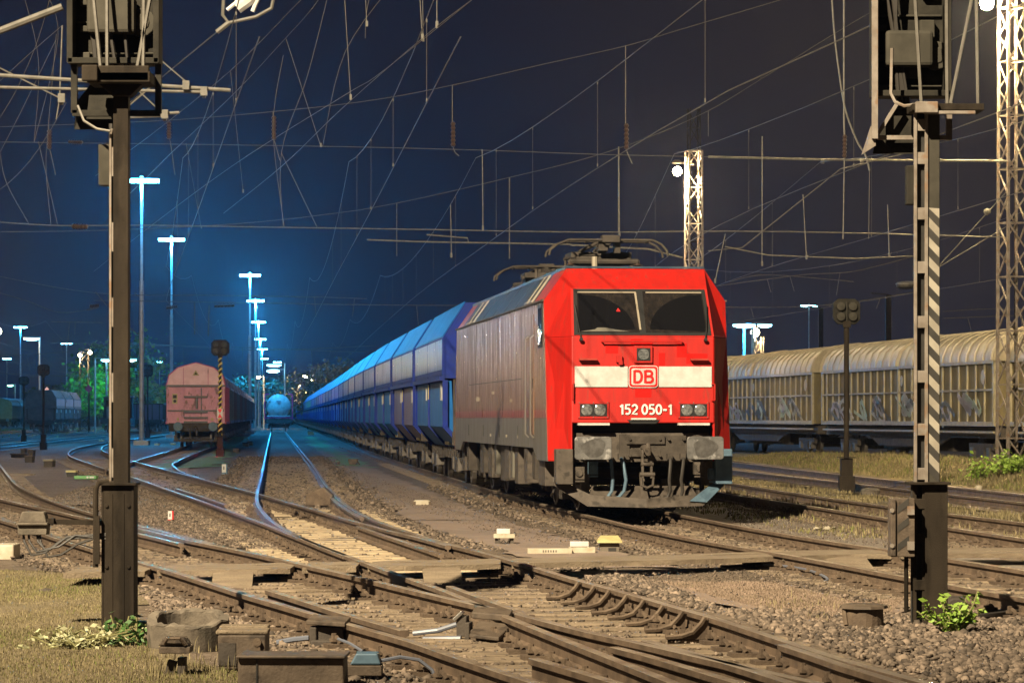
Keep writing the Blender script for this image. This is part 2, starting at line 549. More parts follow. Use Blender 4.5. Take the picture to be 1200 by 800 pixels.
def sleepers(root, lp, rp, y0, y1, over=.55, fast_rails=(), mk='wood', step=.62, far=None, pale=None, fast_max=62):
    """Sleepers as parts between rails lp and rp from Y=y0 to y1; beyond that to far as one stuff part."""
    Y = y0; n = 0
    farmb = MB()
    while Y < (far or y1):
        xl, xr = xat(lp, Y), xat(rp, Y)
        c = (xl + xr) / 2
        c2 = (xat(lp, Y + .5) + xat(rp, Y + .5)) / 2
        th = math.atan2(-(c2 - c), .5)
        half = abs(xr - xl) / 2 * math.cos(th) + over
        if Y < y1 and n < 98:
            kk = mk
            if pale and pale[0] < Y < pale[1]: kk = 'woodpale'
            s = add_obj('sleeper', SLM[kk][n % 3], (c + rnd.uniform(-.03, .03), Y, -.165 + rnd.uniform(-.006, .001)), th + rnd.uniform(-.008, .008), root, 2 * half)
            n += 1
            if Y < fast_max:
                for fp in fast_rails:
                    if not (fp[-1].y - .1 < Y < fp[0].y + .1): continue
                    # where the sleeper's axis meets that rail
                    X = xat(fp, Y)
                    for _ in range(2):
                        yy = Y + math.tan(th) * (X - c)
                        X = xat(fp, yy)
                    if abs(X - c) > half + .05: continue
                    f = add_obj('rail_fastening', FASTM, ((X - c) / math.cos(th) / (2 * half), 0, .0), 0, s)
                    f.scale = (1.2 / (2 * half), 1.2, 1.25)
        else:
            farmb.box((c, Y, -.235), (2 * half, .25, .14), rz=th)
        Y += step * math.cos(th)
    if farmb.v:
        o = farmb.build('sleeper', M[mk], root)
        tag(o, kind='stuff')


def track(label, cat='railway track', name='railway_track'):
    return thing(name, label, cat, (0, 0, 0), 0, 'railway tracks of the yard')


R_ = RAILS
# main pair through the picture's middle: the track that leads to the tank wagon
tT = track('track with bright rails leading to the tank wagon from the middle foreground switch')
for k in ('TL', 'TR'): rail_obj(R_[k], tT)
rail_obj(clip(offset(R_['TR'], -.11), 46, 68), tT, 'guard_rail', 'oldtop')
tD = track('switch track curving from the upper left past the steel mast')
rail_obj(R_['E'], tD, top='oldtop'); rail_obj(R_['DR'], tD)
g1 = MB()
gp = [G(420, 616), G(452, 627), G(487, 638.5), G(517, 648.5)]
rail_obj(gp, tD, 'guard_rail')
rail_obj([G(207, 572, .03), G(236, 581, .03), G(265, 591, .03)], tD, 'guard_rail', 'oldtop')
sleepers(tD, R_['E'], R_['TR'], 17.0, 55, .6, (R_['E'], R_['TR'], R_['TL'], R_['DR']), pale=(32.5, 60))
sleepers(tT, R_['TL'], R_['TR'], 60.0, 74, .55, (), far=110)
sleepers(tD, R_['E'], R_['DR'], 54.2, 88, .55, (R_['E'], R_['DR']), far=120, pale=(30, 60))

tH = track('rusty track crossing the whole foreground from the left edge to the bottom right')
rail_obj(R_['G'], tH); rail_obj(R_['K'], tH, top='oldtop')
rail_obj([G(315, 690.5, .02), G(350, 701, .02), G(392, 714.5, .02), G(430, 725.5, .02), G(474, 738, .02)], tH, 'guard_rail', 'oldtop')
rail_obj([G(720, 757), G(757, 766.5), G(790, 776), G(860, 797), G(890, 806)], tH, 'guard_rail', 'oldtop')
rail_obj([G(757, 749.5), G(800, 761), G(840, 772), G(880, 784), G(930, 800)], tH, 'switch_blade')
rail_obj([G(917, 754.5), G(950, 765), G(986, 777.5), G(1040, 794), G(1070, 803)], tT, 'switch_blade')
rail_obj([G(625, 770, .01), G(680, 786, .01), G(740, 804, .01)], tH, 'guard_rail', 'oldtop')
rail_obj([G(527, 686), G(555, 696), G(580, 705), G(622, 720)], tH, 'wing_rail', 'oldtop')
sleepers(tH, R_['K'], R_['G'], 16.5, 46, .55, (R_['K'], R_['G']), far=60)
tM = track('branch track that sweeps in from the left edge behind the cable box')
rail_obj(R_['MR'], tM); rail_obj(R_['ML'], tM)
rail_obj([G(157, 623), G(185, 629.5), G(212, 636)], tM, 'guard_rail')
sleepers(tM, R_['ML'], R_['MR'], 46, 75, .55, (), far=90)
tP = track('track on which the pink covered wagon stands, ending in a switch beside the lamp post')
rail_obj(R_['PL'], tP); rail_obj(R_['PR'], tP)
sleepers(tP, R_['PL'], R_['PR'], 90, 125, .5, (), far=150)
tA = track('track under the red locomotive and its blue train, ending at the right edge')
rail_obj(R_['AL'], tA, top='oldtop'); rail_obj(R_['AR'], tA, top='oldtop')
sleepers(tA, R_['AL'], R_['AR'], 22, 72, .5, (R_['AL'], R_['AR']), far=110)
tB = track('rusty track just right of the locomotive')
rail_obj(R_['BL'], tB, top='oldtop'); rail_obj(R_['BR'], tB, top='oldtop')
sleepers(tB, R_['BL'], R_['BR'], 34, 90, .5, (R_['BL'], R_['BR']), far=120, fast_max=58)
tC = track('track beside the grassy bank in front of the grey wagons')
rail_obj(R_['CL'], tC, top='oldtop'); rail_obj(R_['CR'], tC, top='oldtop')
sleepers(tC, R_['CL'], R_['CR'], 50, 95, .5, (), far=130)
# tracks at the far left
for i, off in enumerate((-4.6, -9.2, -13.8, -18.4)):
    lab = ['first', 'second', 'third', 'outermost'][i] + ' of the far left tracks beyond the curved switch track'
    t_ = track(lab)
    base = [Vector((-20.5 + off - (Y - 130) * .0765, Y, 0)) for Y in (70, 130, 200, 300, 420, 600)][::-1]
    rail_obj(offset(base, -.75), t_); rail_obj(offset(base, .75), t_)
    mb = MB()
    for Y in np.arange(95, 230, .62):
        mb.box((-20.5 + off - (Y - 130) * .0765, Y, -.235), (2.5, .25, .14), rz=.0765)
    tag(mb.build('sleeper', M['wood'], t_), kind='stuff')
tW = track('track carrying the grey covered wagons behind the grassy bank')

# brackets that brace the outer rail at the frog
for px, py in ((686, 681.3), (704, 686.5), (722, 691.3), (742.5, 697), (763, 702.5), (785.5, 709.0), (809, 715.5), (835, 722.7)):
    b = G(px, py)
    mb = MB()
    Y = b.y
    # a curved steel knee on the inner (left) side of the rail
    pts = [(-.045, -.01), (-.045, .0), (-.075, .0), (-.10, -.05), (-.16, -.115), (-.26, -.15), (-.36, -.158), (-.36, -.168), (-.045, -.168)]
    mb.prism(pts, 'y', -.022, .022)
    mb.tube([(-.07, -.04, -.0), (-.105, -.04, -.05), (-.165, -.04, -.112), (-.26, -.04, -.142), (-.38, -.04, -.15)], .018, 5)
    mb.cyl((-.29, 0, -.15), (-.29, 0, -.105), .022, 6); mb.cyl((-.35, .03, -.16), (-.35, .03, -.115), .022, 6)
    th = math.atan2(-(xat(R_['TR'], Y + 1) - xat(R_['TR'], Y)), 1)
    o = mb.build('rail_brace', M['rust'], tT)
    o.location = (b.x, b.y, 0); o.rotation_euler = (0, 0, th)

# ------------------------------------------------------------------ ground
GROUND = bpy.data.materials.new('yard_ground')
GROUND.use_nodes = True
N = GROUND.node_tree.nodes; L = GROUND.node_tree.links
bs = N['Principled BSDF']; bs.inputs['Roughness'].default_value = .92
gm = N.new('ShaderNodeNewGeometry')


def noise(sc, det=6, ro=.6):
    n = N.new('ShaderNodeTexNoise'); n.inputs['Scale'].default_value = sc; n.inputs['Detail'].default_value = det; n.inputs['Roughness'].default_value = ro
    L.new(gm.outputs['Position'], n.inputs['Vector']); return n


def mapr(sock, a, b):
    m = N.new('ShaderNodeMapRange'); m.inputs[1].default_value = a; m.inputs[2].default_value = b
    L.new(sock, m.inputs[0]); return m.outputs[0]


def mixc(f, a, b, bt='MIX'):
    m = N.new('ShaderNodeMix'); m.data_type = 'RGBA'; m.blend_type = bt
    if hasattr(f, 'links') or not isinstance(f, float): L.new(f, m.inputs[0])
    else: m.inputs[0].default_value = f
    for s_, v in ((6, a), (7, b)):
        if isinstance(v, tuple): m.inputs[s_].default_value = (*v, 1)
        else: L.new(v, m.inputs[s_])
    return m.outputs[2]


def ground_mat(m, c1, c2, c3, c4, grit=.012, gs=22.0):
    """earth with patches and grit"""
    global N, L, gm
    m.use_nodes = True
    N = m.node_tree.nodes; L = m.node_tree.links
    for n in list(N):
        if n.type == 'NEW_GEOMETRY': N.remove(n)
    b_ = N['Principled BSDF']; b_.inputs['Roughness'].default_value = .93
    b_.inputs['Specular IOR Level'].default_value = .25
    gm = N.new('ShaderNodeNewGeometry')
    a = mixc(mapr(noise(.35, 7, .65).outputs['Fac'], .40, .62), c1, c2)
    a = mixc(mapr(noise(2.6, 6, .7).outputs['Fac'], .48, .66), a, c3)
    v = N.new('ShaderNodeTexVoronoi'); v.inputs['Scale'].default_value = gs
    L.new(gm.outputs['Position'], v.inputs['Vector'])
    sx = N.new('ShaderNodeSeparateColor'); L.new(v.outputs['Color'], sx.inputs[0])
    a = mixc(mapr(sx.outputs[0], .55, .95), a, c4)
    L.new(a, b_.inputs['Base Color'])
    bp = N.new('ShaderNodeBump'); bp.inputs['Distance'].default_value = grit
    ms = N.new('ShaderNodeMath'); ms.operation = 'SUBTRACT'
    L.new(noise(40, 5, .7).outputs['Fac'], ms.inputs[0]); L.new(v.outputs['Distance'], ms.inputs[1])
    L.new(ms.outputs[0], bp.inputs['Height']); L.new(bp.outputs[0], b_.inputs['Normal'])
    return m


ground_mat(GROUND, (.125, .095, .068), (.085, .066, .048), (.165, .127, .093), (.18, .14, .107), .02, 16)
M['path'] = ground_mat(bpy.data.materials.new('trodden_earth'), (.225, .17, .135), (.175, .135, .107), (.26, .20, .16), (.21, .165, .13), .004, 60)
M['greypath'] = ground_mat(bpy.data.materials.new('grey_grit'), (.18, .15, .125), (.14, .118, .096), (.21, .175, .145), (.18, .155, .13), .005, 50)
M['soil'] = ground_mat(bpy.data.materials.new('dry_grassy_soil'), (.165, .13, .08), (.13, .107, .06), (.195, .155, .10), (.148, .12, .077), .012, 40)
M['heath'] = ground_mat(bpy.data.materials.new('brown_moss_soil'), (.225, .165, .128), (.18, .134, .107), (.26, .20, .15), (.205, .158, .12), .01, 45)
M['bank'] = ground_mat(bpy.data.materials.new('grassy_bank_soil'), (.19, .155, .075), (.14, .125, .05), (.225, .18, .10), (.17, .14, .07), .015, 30)

xs = sorted(set(list(np.arange(-900, -80, 82)) + list(np.arange(-80, -16, 8)) + list(np.arange(-16, 16.1, .5)) + list(np.arange(17, 80, 8)) + list(np.arange(80, 901, 82))))
ys = sorted(set(list(np.arange(-120, 10, 13)) + list(np.arange(12, 70, .5)) + list(np.arange(70, 200, 5)) + list(np.arange(200, 600, 40)) + list(np.arange(600, 1601, 200))))


def gnoise(x, y):
    return .012 * math.sin(x * 1.3 + y * .7) + .010 * math.sin(x * 2.9 - y * 1.9 + 1) + .008 * math.sin(x * 5.1 + y * 4.3 + 2)


mb = MB()
vs = [(x, y, -.196 + (gnoise(x, y) if 12 < y < 70 and abs(x) < 16 else 0)) for y in ys for x in xs]
nx = len(xs)
fs = [(j * nx + i, j * nx + i + 1, (j + 1) * nx + i + 1, (j + 1) * nx + i) for j in range(len(ys) - 1) for i in range(nx - 1)]
mb.add(vs, fs)
tag(mb.build('ground', GROUND, smooth=True, recalc=False), kind='structure')


def sheet(name, pts, m, z, jit=.12, sub=.35, bulge=0.0):
    """A ground sheet with a ragged edge; pts world (x, y)."""
    r = random.Random(len(pts) * 7 + int(pts[0][0] * 100))
    out = []
    for i in range(len(pts)):
        a, b = pts[i], pts[(i + 1) % len(pts)]
        n = max(1, int(math.hypot(b[0] - a[0], b[1] - a[1]) / sub))
        n = min(n, 90)
        for j in range(n):
            t = j / n
            out.append((a[0] + (b[0] - a[0]) * t + r.uniform(-jit, jit), a[1] + (b[1] - a[1]) * t + r.uniform(-jit, jit) * 2))
    mb_ = MB(); mb_.poly([(x, y, z) for x, y in out])
    return tag(mb_.build(name, m, recalc=False), kind='structure')


def pix(*pts, z=-.19):
    return [(G(x, y, z).x, G(x, y, z).y) for x, y in pts]


# trodden path left of the locomotive, between the rails
trp = [(xat(R_['TR'], Y) + .95, Y) for Y in (34.2, 38, 43, 50, 60, 75, 100, 140, 200)]
alp = [(xat(R_['AL'], Y) - 1.0, Y) for Y in (200, 140, 100, 75, 60, 50, 44, 39, 35.5, 34.2)]
sheet('path', trp + alp, M['path'], -.172)
sheet('path', pix((40, 595), (100, 573), (235, 575), (250, 590), (236, 606), (200, 600), (157, 596), (90, 592)), M['greypath'], -.172)
# brown mossy ground in front of the crossing, between the two tracks
sheet('ground', [(xat(R_['TR'], Y) + 1.15, Y) for Y in (24.5, 26, 28, 30, 31.2)] + [(xat(R_['AL'], Y) - .75, Y) for Y in (31.2, 29, 27.5)] + pix((1065, 700), (1050, 722), (985, 716)), M['heath'], -.170)
M['moss_and_lamp_tint'] = ground_mat(bpy.data.materials.new('green_lamplight_ground'), (.11, .24, .09), (.15, .24, .10), (.19, .22, .12), (.13, .23, .10), .01, 20)  # green lamp light on the far ground, put into the sheet colour
sheet('ground', [(xat(R_['TR'], Y) + 1.25, Y) for Y in (104, 118, 140, 180, 260)] + [(xat(R_['AL'], Y) - 1.1, Y) for Y in (260, 180, 140, 118, 100)], M['moss_and_lamp_tint'], -.166, jit=.45, sub=1.2)
sheet('ground', [(xat(R_['TL'], Y) - 3.6, Y) for Y in (98, 115, 140, 180, 260)] + [(xat(R_['TL'], Y) - 1.6, Y) for Y in (260, 180, 140, 115, 104)], M['moss_and_lamp_tint'], -.166, jit=.45, sub=1.2)
# dry grass at bottom left
sheet('ground', pix((-80, 668), (60, 672), (120, 676), (165, 690), (160, 735), (180, 770), (290, 790), (300, 860), (-80, 860)), M['soil'], -.168)
# strips between the right-hand tracks
sheet('ground', [(xat(R_['AR'], Y) + .85, Y) for Y in (27, 32, 38, 44, 52, 64, 80, 110)] + [(xat(R_['BL'], Y) - .8, Y) for Y in (110, 80, 64, 52, 44, 38, 32)], M['greypath'], -.171)
sheet('ground', [(xat(R_['BR'], Y) + .75, Y) for Y in (36, 44, 52, 64, 80, 110)] + [(xat(R_['CL'], Y) - .7, Y) for Y in (110, 80, 64, 52, 44)], M['soil'], -.169)
sheet('path', [(xat(R_['CR'], Y) + .7, Y) for Y in (48, 58, 70, 85, 110)] + [(xat(R_['CR'], Y) + 2.0, Y) for Y in (110, 85, 70, 58, 48)], M['path'], -.169)
# the grassy bank before the grey wagons
bx = MB()
rows = []
YS = list(np.arange(44, 140, 2.0))
for Y in YS:
    c = xat(R_['CR'], Y)
    k = 1.0 if Y < 92 else max(.35, 1 - (Y - 92) / 50)
    pr = [(1.7, -.175), (2.4, -.10), (3.0, .08), (3.5, .22), (4.1, .30), (4.6, .27), (5.2, .05), (5.8, -.2)]
    rows.append([(c + dx, Y, (z + .17) * k * (1 + .12 * math.sin(Y * .9 + dx)) - .17) for dx, z in pr])
n = len(rows[0])
bx.add([p for r in rows for p in r], [(i * n + j, i * n + j + 1, (i + 1) * n + j + 1, (i + 1) * n + j) for i in range(len(rows) - 1) for j in range(n - 1)])
tag(bx.build('grassy_bank', M['bank'], smooth=True), kind='structure')


def bank_z(x, Y):
    dx = x - xat(R_['CR'], Y)
    pr = [(1.7, -.175), (2.4, -.10), (3.0, .08), (3.5, .22), (4.1, .30), (4.6, .27), (5.2, .05), (5.8, -.2)]
    k = 1.0 if Y < 92 else max(.35, 1 - (Y - 92) / 50)
    z = float(np.interp(dx, [p[0] for p in pr], [p[1] for p in pr]))
    return (z + .17) * k * (1 + .12 * math.sin(Y * .9 + dx)) - .17


# ------------------------------------------------------------------ loose stones (nobody could count them)
def np_mesh(name, V, F, matl, smooth=False):
    """V (n,3), F (m,k) one polygon size."""
    me = bpy.data.meshes.new(name)
    k = F.shape[1]
    me.vertices.add(len(V)); me.vertices.foreach_set('co', V.astype(np.float32).ravel())
    me.loops.add(F.size); me.loops.foreach_set('vertex_index', F.astype(np.int32).ravel())
    me.polygons.add(len(F)); me.polygons.foreach_set('loop_start', np.arange(0, F.size, k, dtype=np.int32))
    me.update(calc_edges=True); me.validate()
    me.materials.append(matl)
    o = bpy.data.objects.new(name, me); COL.objects.link(o)
    return o


rng = np.random.default_rng(5)
ph = (1 + 5 ** .5) / 2
ICO = np.array([(-1, ph, 0), (1, ph, 0), (-1, -ph, 0), (1, -ph, 0), (0, -1, ph), (0, 1, ph), (0, -1, -ph), (0, 1, -ph), (ph, 0, -1), (ph, 0, 1), (-ph, 0, -1), (-ph, 0, 1)]) / 1.9
ICF = np.array([(0, 11, 5), (0, 5, 1), (0, 1, 7), (0, 7, 10), (0, 10, 11), (1, 5, 9), (5, 11, 4), (11, 10, 2), (10, 7, 6), (7, 1, 8), (3, 9, 4), (3, 4, 2), (3, 2, 6), (3, 6, 8), (3, 8, 9), (4, 9, 5), (2, 4, 11), (6, 2, 10), (8, 6, 7), (9, 8, 1)])


def stones(name, pts, size, matl):
    """pts (n,3) centres; size (n,)"""
    n = len(pts)
    V = ICO[None] * (1 + rng.uniform(-.45, .40, (n, 12, 1)))
    sc = size[:, None] * rng.uniform(.45, 1.35, (n, 3)) * np.array([1.1, 1, .75])
    V = V * sc[:, None, :]
    a = rng.uniform(0, 6.28, n); t = rng.normal(0, .6, n)
    ca, sa, ct, st = np.cos(a), np.sin(a), np.cos(t), np.sin(t)
    x, y, z = V[..., 0], V[..., 1], V[..., 2]
    y2 = y * ct[:, None] - z * st[:, None]; z2 = y * st[:, None] + z * ct[:, None]
    x3 = x * ca[:, None] - y2 * sa[:, None]; y3 = x * sa[:, None] + y2 * ca[:, None]
    V = np.stack([x3, y3, z2], -1) + pts[:, None, :]
    F = (ICF[None] + (np.arange(n) * 12)[:, None, None]).reshape(-1, 3)
    return np_mesh(name, V.reshape(-1, 3), F, matl)


def interp_rail(poly, Y):
    ys_ = np.array([p.y for p in poly][::-1]); xs_ = np.array([p.x for p in poly][::-1])
    return np.interp(Y, ys_, xs_)


def patch(X, Y, s=1.0):
    return np.sin(X * 1.7 * s + 1.3) * np.sin(Y * 1.1 * s + .4) + .6 * np.sin(X * 4.1 * s - Y * 2.3 * s)


WALK = [(-5.2, 29.6), (6.6, 35.8)]     # the board crossing runs between these ends


def in_walk(X, Y):
    yc = np.interp(X, [-4.6, -1, 2, 3.8, 7], [30.8, 32.2, 33.6, 34.8, 35.4])
    return (np.abs(Y - yc) < .75)


PTS = []; SZ = []


def band(lp, rp, y0, y1, dens, over=1.15, zlo=-.195, zhi=-.165, smin=.011, smax=.029, thin=0.0):
    """ballast along a track; dens stones per square metre at 25 m, thinner with distance."""
    nY = int((y1 - y0) * 4.2 * dens * 1.9)
    Y = rng.uniform(y0, y1, nY)
    keep = rng.uniform(0, 1, nY) < np.clip((28 / Y) ** 1.2, .12, 1)
    Y = Y[keep]
    l = interp_rail(lp, Y) - over; r = interp_rail(rp, Y) + over
    w = r - l
    k2 = rng.uniform(0, 4.2, len(Y)) < w
    Y, l, r = Y[k2], l[k2], r[k2]
    X = l + rng.uniform(0, 1, len(Y)) * (r - l)
    ok = ~in_walk(X, Y)
    if thin: ok &= (patch(X, Y) + rng.normal(0, .5, len(X))) > thin
    edge = np.minimum(X - l, r - X)
    ok &= rng.uniform(0, 1, len(X)) < np.clip(edge / .5 + .25, 0, 1)
    X, Y = X[ok], Y[ok]
    s = rng.uniform(smin, smax, len(X)) * np.clip(Y / 34, .75, 1.7)
    PTS.append(np.stack([X, Y, rng.uniform(zlo, zhi, len(X)) - .004], -1)); SZ.append(s)


def region(pxpts, n, smin=.02, smax=.05, z=-.19):
    """stones over the polygon whose outline the picture shows at pxpts"""
    poly_ = np.array(pix(*pxpts))
    lo, hi = poly_.min(0), poly_.max(0)
    q = rng.uniform(lo, hi, (n * 11, 2))
    inside = np.zeros(len(q), bool); j = len(poly_) - 1
    for i in range(len(poly_)):
        c = ((poly_[i, 1] > q[:, 1]) != (poly_[j, 1] > q[:, 1])) & (q[:, 0] < (poly_[j, 0] - poly_[i, 0]) * (q[:, 1] - poly_[i, 1]) / (poly_[j, 1] - poly_[i, 1] + 1e-9) + poly_[i, 0])
        inside ^= c; j = i
    q = q[inside][:int(n * 2.6)]
    ok = ~in_walk(q[:, 0], q[:, 1]); q = q[ok]
    PTS.append(np.stack([q[:, 0], q[:, 1], rng.uniform(z - .015, z + .025, len(q))], -1)); SZ.append(rng.uniform(smin, smax, len(q)) * rng.uniform(.35, .75, len(q)))


band(R_['E'], R_['TR'], 16, 33, 70, .75, -.192, -.168, thin=-1.0)
band(R_['E'], R_['TR'], 33, 58, 26, .75, -.20, -.178)
band(R_['K'], R_['G'], 15.5, 60, 80, .9, -.192, -.166, thin=-1.2)
band(R_['AL'], R_['AR'], 22, 75, 75, .85)
band(R_['BL'], R_['BR'], 33, 75, 40, .5, thin=-.2)
band(R_['CL'], R_['CR'], 48, 85, 30, .4)
band(R_['E'], R_['DR'], 55, 95, 40, .9)
band(R_['TL'], R_['TR'], 55, 130, 60, 1.3)
band(R_['ML'], R_['MR'], 46, 80, 40, .6)
region([(240, 603), (330, 634), (392, 650), (260, 641), (160, 616), (157, 598), (190, 588)], 5200, .02, .05)
region([(165, 668), (330, 710), (450, 745), (560, 785), (640, 810), (420, 815), (300, 800), (270, 760), (165, 705)], 4200, .022, .055)
region([(830, 716), (900, 715), (985, 722), (1060, 722), (1160, 718), (1220, 712), (1220, 810), (1110, 800), (1000, 768), (900, 737)], 5200, .025, .062)
region([(640, 664), (700, 664), (760, 680), (840, 712), (900, 734), (820, 714), (700, 681)], 2200, .022, .06)
region([(0, 612), (100, 646), (160, 664), (250, 692), (160, 690), (60, 668), (0, 640)], 2200, .02, .045)
region([(400, 584), (430, 592), (520, 625), (600, 648), (560, 645), (470, 617), (410, 592)], 2600, .025, .055)
region([(395, 523), (450, 541), (560, 580), (690, 612), (760, 630), (700, 622), (600, 594), (480, 556)], 3600, .02, .05)
# loose pebbles straying over the trodden strips
region([(440, 560), (560, 600), (690, 625), (780, 645), (640, 640), (560, 625), (470, 590), (410, 550)], 3000, .008, .022, -.172)
region([(640, 600), (760, 640), (830, 640), (690, 606)], 800, .01, .03, -.175)
region([(20, 600), (100, 570), (245, 572), (262, 592), (236, 610), (150, 600)], 3500, .010, .035, -.175)
region([(90, 575), (235, 572), (238, 582), (95, 585)], 900, .012, .04, -.178)
region([(860, 625), (1000, 640), (1200, 655), (1200, 640), (1000, 610), (850, 585)], 2500, .008, .026, -.175)
region([(700, 668), (850, 660), (990, 670), (1060, 700), (1040, 725), (900, 715), (760, 690)], 1800, .006, .02, -.172)
PTS = np.concatenate(PTS); SZ = np.concatenate(SZ)
# nothing on the rails themselves
okr = np.ones(len(PTS), bool)
for k, poly_ in RAILS.items():
    xr = interp_rail(poly_, PTS[:, 1])
    yy = np.array([p.y for p in poly_])
    okr &= ~((np.abs(PTS[:, 0] - xr) < .085) & (PTS[:, 1] > yy.min()) & (PTS[:, 1] < yy.max()))
tag(stones('gravel', PTS[okr], SZ[okr], M['stone']), kind='stuff')

# ------------------------------------------------------------------ grass
M['grassdry'] = mat('dry_grass', (.20, .162, .088), (.145, .122, .062), .8, 0, 1.2, island=.4, spec=.2)
M['grassgreen'] = mat('green_grass', (.11, .135, .03), (.16, .155, .05), .8, 0, .8, island=.35, spec=.2)
M['heathgrass'] = mat('brown_moss', (.25, .185, .14), (.20, .15, .108), .8, 0, 1.2, island=.3, spec=.2)


def blades(name, P0, h, matl, w=.006, lean=.45):
    n = len(P0)
    a = rng.uniform(0, 6.28, n)
    d = np.stack([np.cos(a), np.sin(a), np.zeros(n)], -1)
    sd = np.stack([-np.sin(a), np.cos(a), np.zeros(n)], -1)
    ln = rng.uniform(.1, 1, n) * lean
    hh = h[:, None]
    w_ = (w * rng.uniform(.7, 1.4, n))[:, None]
    up = np.array([0, 0, 1.0])[None]
    b0 = P0 - sd * w_; b1 = P0 + sd * w_
    m0 = P0 + up * hh * .55 + d * hh * (ln * .3)[:, None]
    t = P0 + up * hh * (1 - ln * .35)[:, None] + d * hh * ln[:, None]
    V = np.stack([b0, b1, m0 + sd * w_ * .7, m0 - sd * w_ * .7, t], 1)
    # quads b0 b1 m1 m0 and the tip as a second quad's triangle: use triangles throughout
    base = (np.arange(n) * 5)[:, None]
    F = np.concatenate([base + np.array([0, 1, 2]), base + np.array([0, 2, 3]), base + np.array([3, 2, 4])], 0)
    return np_mesh(name, V.reshape(-1, 3), F, matl)


def poly_pts(poly_, n):
    poly_ = np.array(poly_); lo, hi = poly_.min(0), poly_.max(0)
    q = rng.uniform(lo, hi, (n * 5, 2))
    inside = np.zeros(len(q), bool); j = len(poly_) - 1
    for i in range(len(poly_)):
        c = ((poly_[i, 1] > q[:, 1]) != (poly_[j, 1] > q[:, 1])) & (q[:, 0] < (poly_[j, 0] - poly_[i, 0]) * (q[:, 1] - poly_[i, 1]) / (poly_[j, 1] - poly_[i, 1] + 1e-9) + poly_[i, 0])
        inside ^= c; j = i
    return q[inside][:n]


def lawn(name, poly_, n, hmin, hmax, matl, z=-.17, w=.006, thin=None, zf=None):
    q = poly_pts(poly_, n)
    if thin is not None:
        q = q[(patch(q[:, 0], q[:, 1], .8) + rng.normal(0, .6, len(q))) > thin]
    zz = np.full(len(q), z) if zf is None else np.array([zf(x, y) for x, y in q])
    o = blades(name, np.stack([q[:, 0], q[:, 1], zz], -1), rng.uniform(hmin, hmax, len(q)) * np.clip(rng.normal(1, .3, len(q)), .4, 2), matl, w)
    return tag(o, kind='stuff')


gl = pix((-80, 668), (60, 672), (118, 677), (160, 692), (158, 735), (180, 772), (290, 792), (300, 860), (-80, 860))
lawn('grass', gl, 100000, .006, .026, M['grassdry'], w=.0026, thin=-.75)
lawn('grass', gl, 2600, .03, .085, M['grassdry'], w=.0022, thin=.7)
lawn('grass', gl, 22000, .008, .034, M['grassgreen'], thin=.5, w=.0028)
hp = [(xat(R_['TR'], Y) + 1.35, Y) for Y in (24.8, 26, 28, 30, 31.0)] + [(xat(R_['AL'], Y) - .85, Y) for Y in (31.0, 29, 27.5)] + pix((1060, 702), (1045, 720), (985, 714))
lawn('moss_and_lamp_tint', hp, 50000, .006, .022, M['heathgrass'], w=.003)
lawn('grass', hp, 1500, .02, .06, M['grassdry'], thin=.6, w=.004)
bkp = [(xat(R_['CR'], Y) + 1.9, Y) for Y in (50, 60, 75, 95, 120)] + [(xat(R_['CR'], Y) + 5.0, Y) for Y in (120, 95, 75, 60, 50)]
lawn('grass', bkp, 26000, .05, .14, M['grassdry'], zf=bank_z, w=.014)
lawn('grass', bkp, 14000, .05, .16, M['grassgreen'], zf=bank_z, thin=.2, w=.014)
bcp = [(xat(R_['BR'], Y) + .35, Y) for Y in (37, 44, 52, 64, 80, 100)] + [(xat(R_['CL'], Y) - .5, Y) for Y in (100, 80, 64, 52, 46)]
lawn('grass', bcp, 15000, .03, .10, M['grassdry'], thin=.0, w=.010)
brp = [(xat(R_['BL'], Y) + .2, Y) for Y in (36, 44, 52, 64, 80)] + [(xat(R_['BR'], Y) - .15, Y) for Y in (80, 64, 52, 44, 38)]
lawn('grass', brp, 5000, .04, .13, M['grassdry'], thin=.3, w=.009)
abp = [(xat(R_['AR'], Y) + 1.2, Y) for Y in (36, 42, 48, 56, 70, 90)] + [(xat(R_['BL'], Y) - .1, Y) for Y in (90, 70, 56, 48, 42)]
lawn('grass', abp, 9000, .02, .09, M['grassdry'], thin=.2, w=.009)
lawn('grass', abp, 3000, .02, .09, M['grassgreen'], thin=.5, w=.009)
lawn('grass', pix((255, 735), (300, 752), (270, 800), (170, 800), (165, 762)), 900, .03, .11, M['grassdry'], thin=.0, w=.0035)
fl = [(-60, 190), (-50, 190), (-62, 420), (-90, 420)]
lawn('grass', [(-64, 210), (-36, 200), (-50, 400), (-90, 400)], 5000, .1, .25, M['grassgreen'], z=-.2, thin=.3, w=.05)

# ------------------------------------------------------------------ the locomotive
M['red'] = mat('traffic_red_paint', (.40, .0105, .006), (.32, .0105, .007), .45, 0, 7, stretch=(1, 1, .16), c3=(.27, .022, .014), s3=15, t3=.64, spec=.45, bump=.0006, bscale=40)
M['redfresh'] = mat('fresh_red_paint_patch', (.47, .007, .005), None, .35)
M['reddirty'] = mat('grimy_red_paint', (.36, .035, .022), (.25, .035, .024), .45, 0, 3, stretch=(1, 1, .4))
M['side'] = mat('grimy_sheet_side', (.23, .137, .088), (.135, .083, .056), .25, .0, 9, stretch=(1, 1, .05), lo=.40, hi=.60, c3=(.26, .165, .115), s3=16, t3=.60, spec=.25, rough2=.46, coords='Object')
M['side'].node_tree.nodes['Principled BSDF'].inputs['Coat Weight'].default_value = .0
M['side'].node_tree.nodes['Principled BSDF'].inputs['Coat Roughness'].default_value = .14
M['sidered'] = mat('grimy_red_side', (.30, .055, .04), (.19, .07, .05), .26, .15, 9, stretch=(1, 1, .05), spec=.6, rough2=.42, coords='Object')
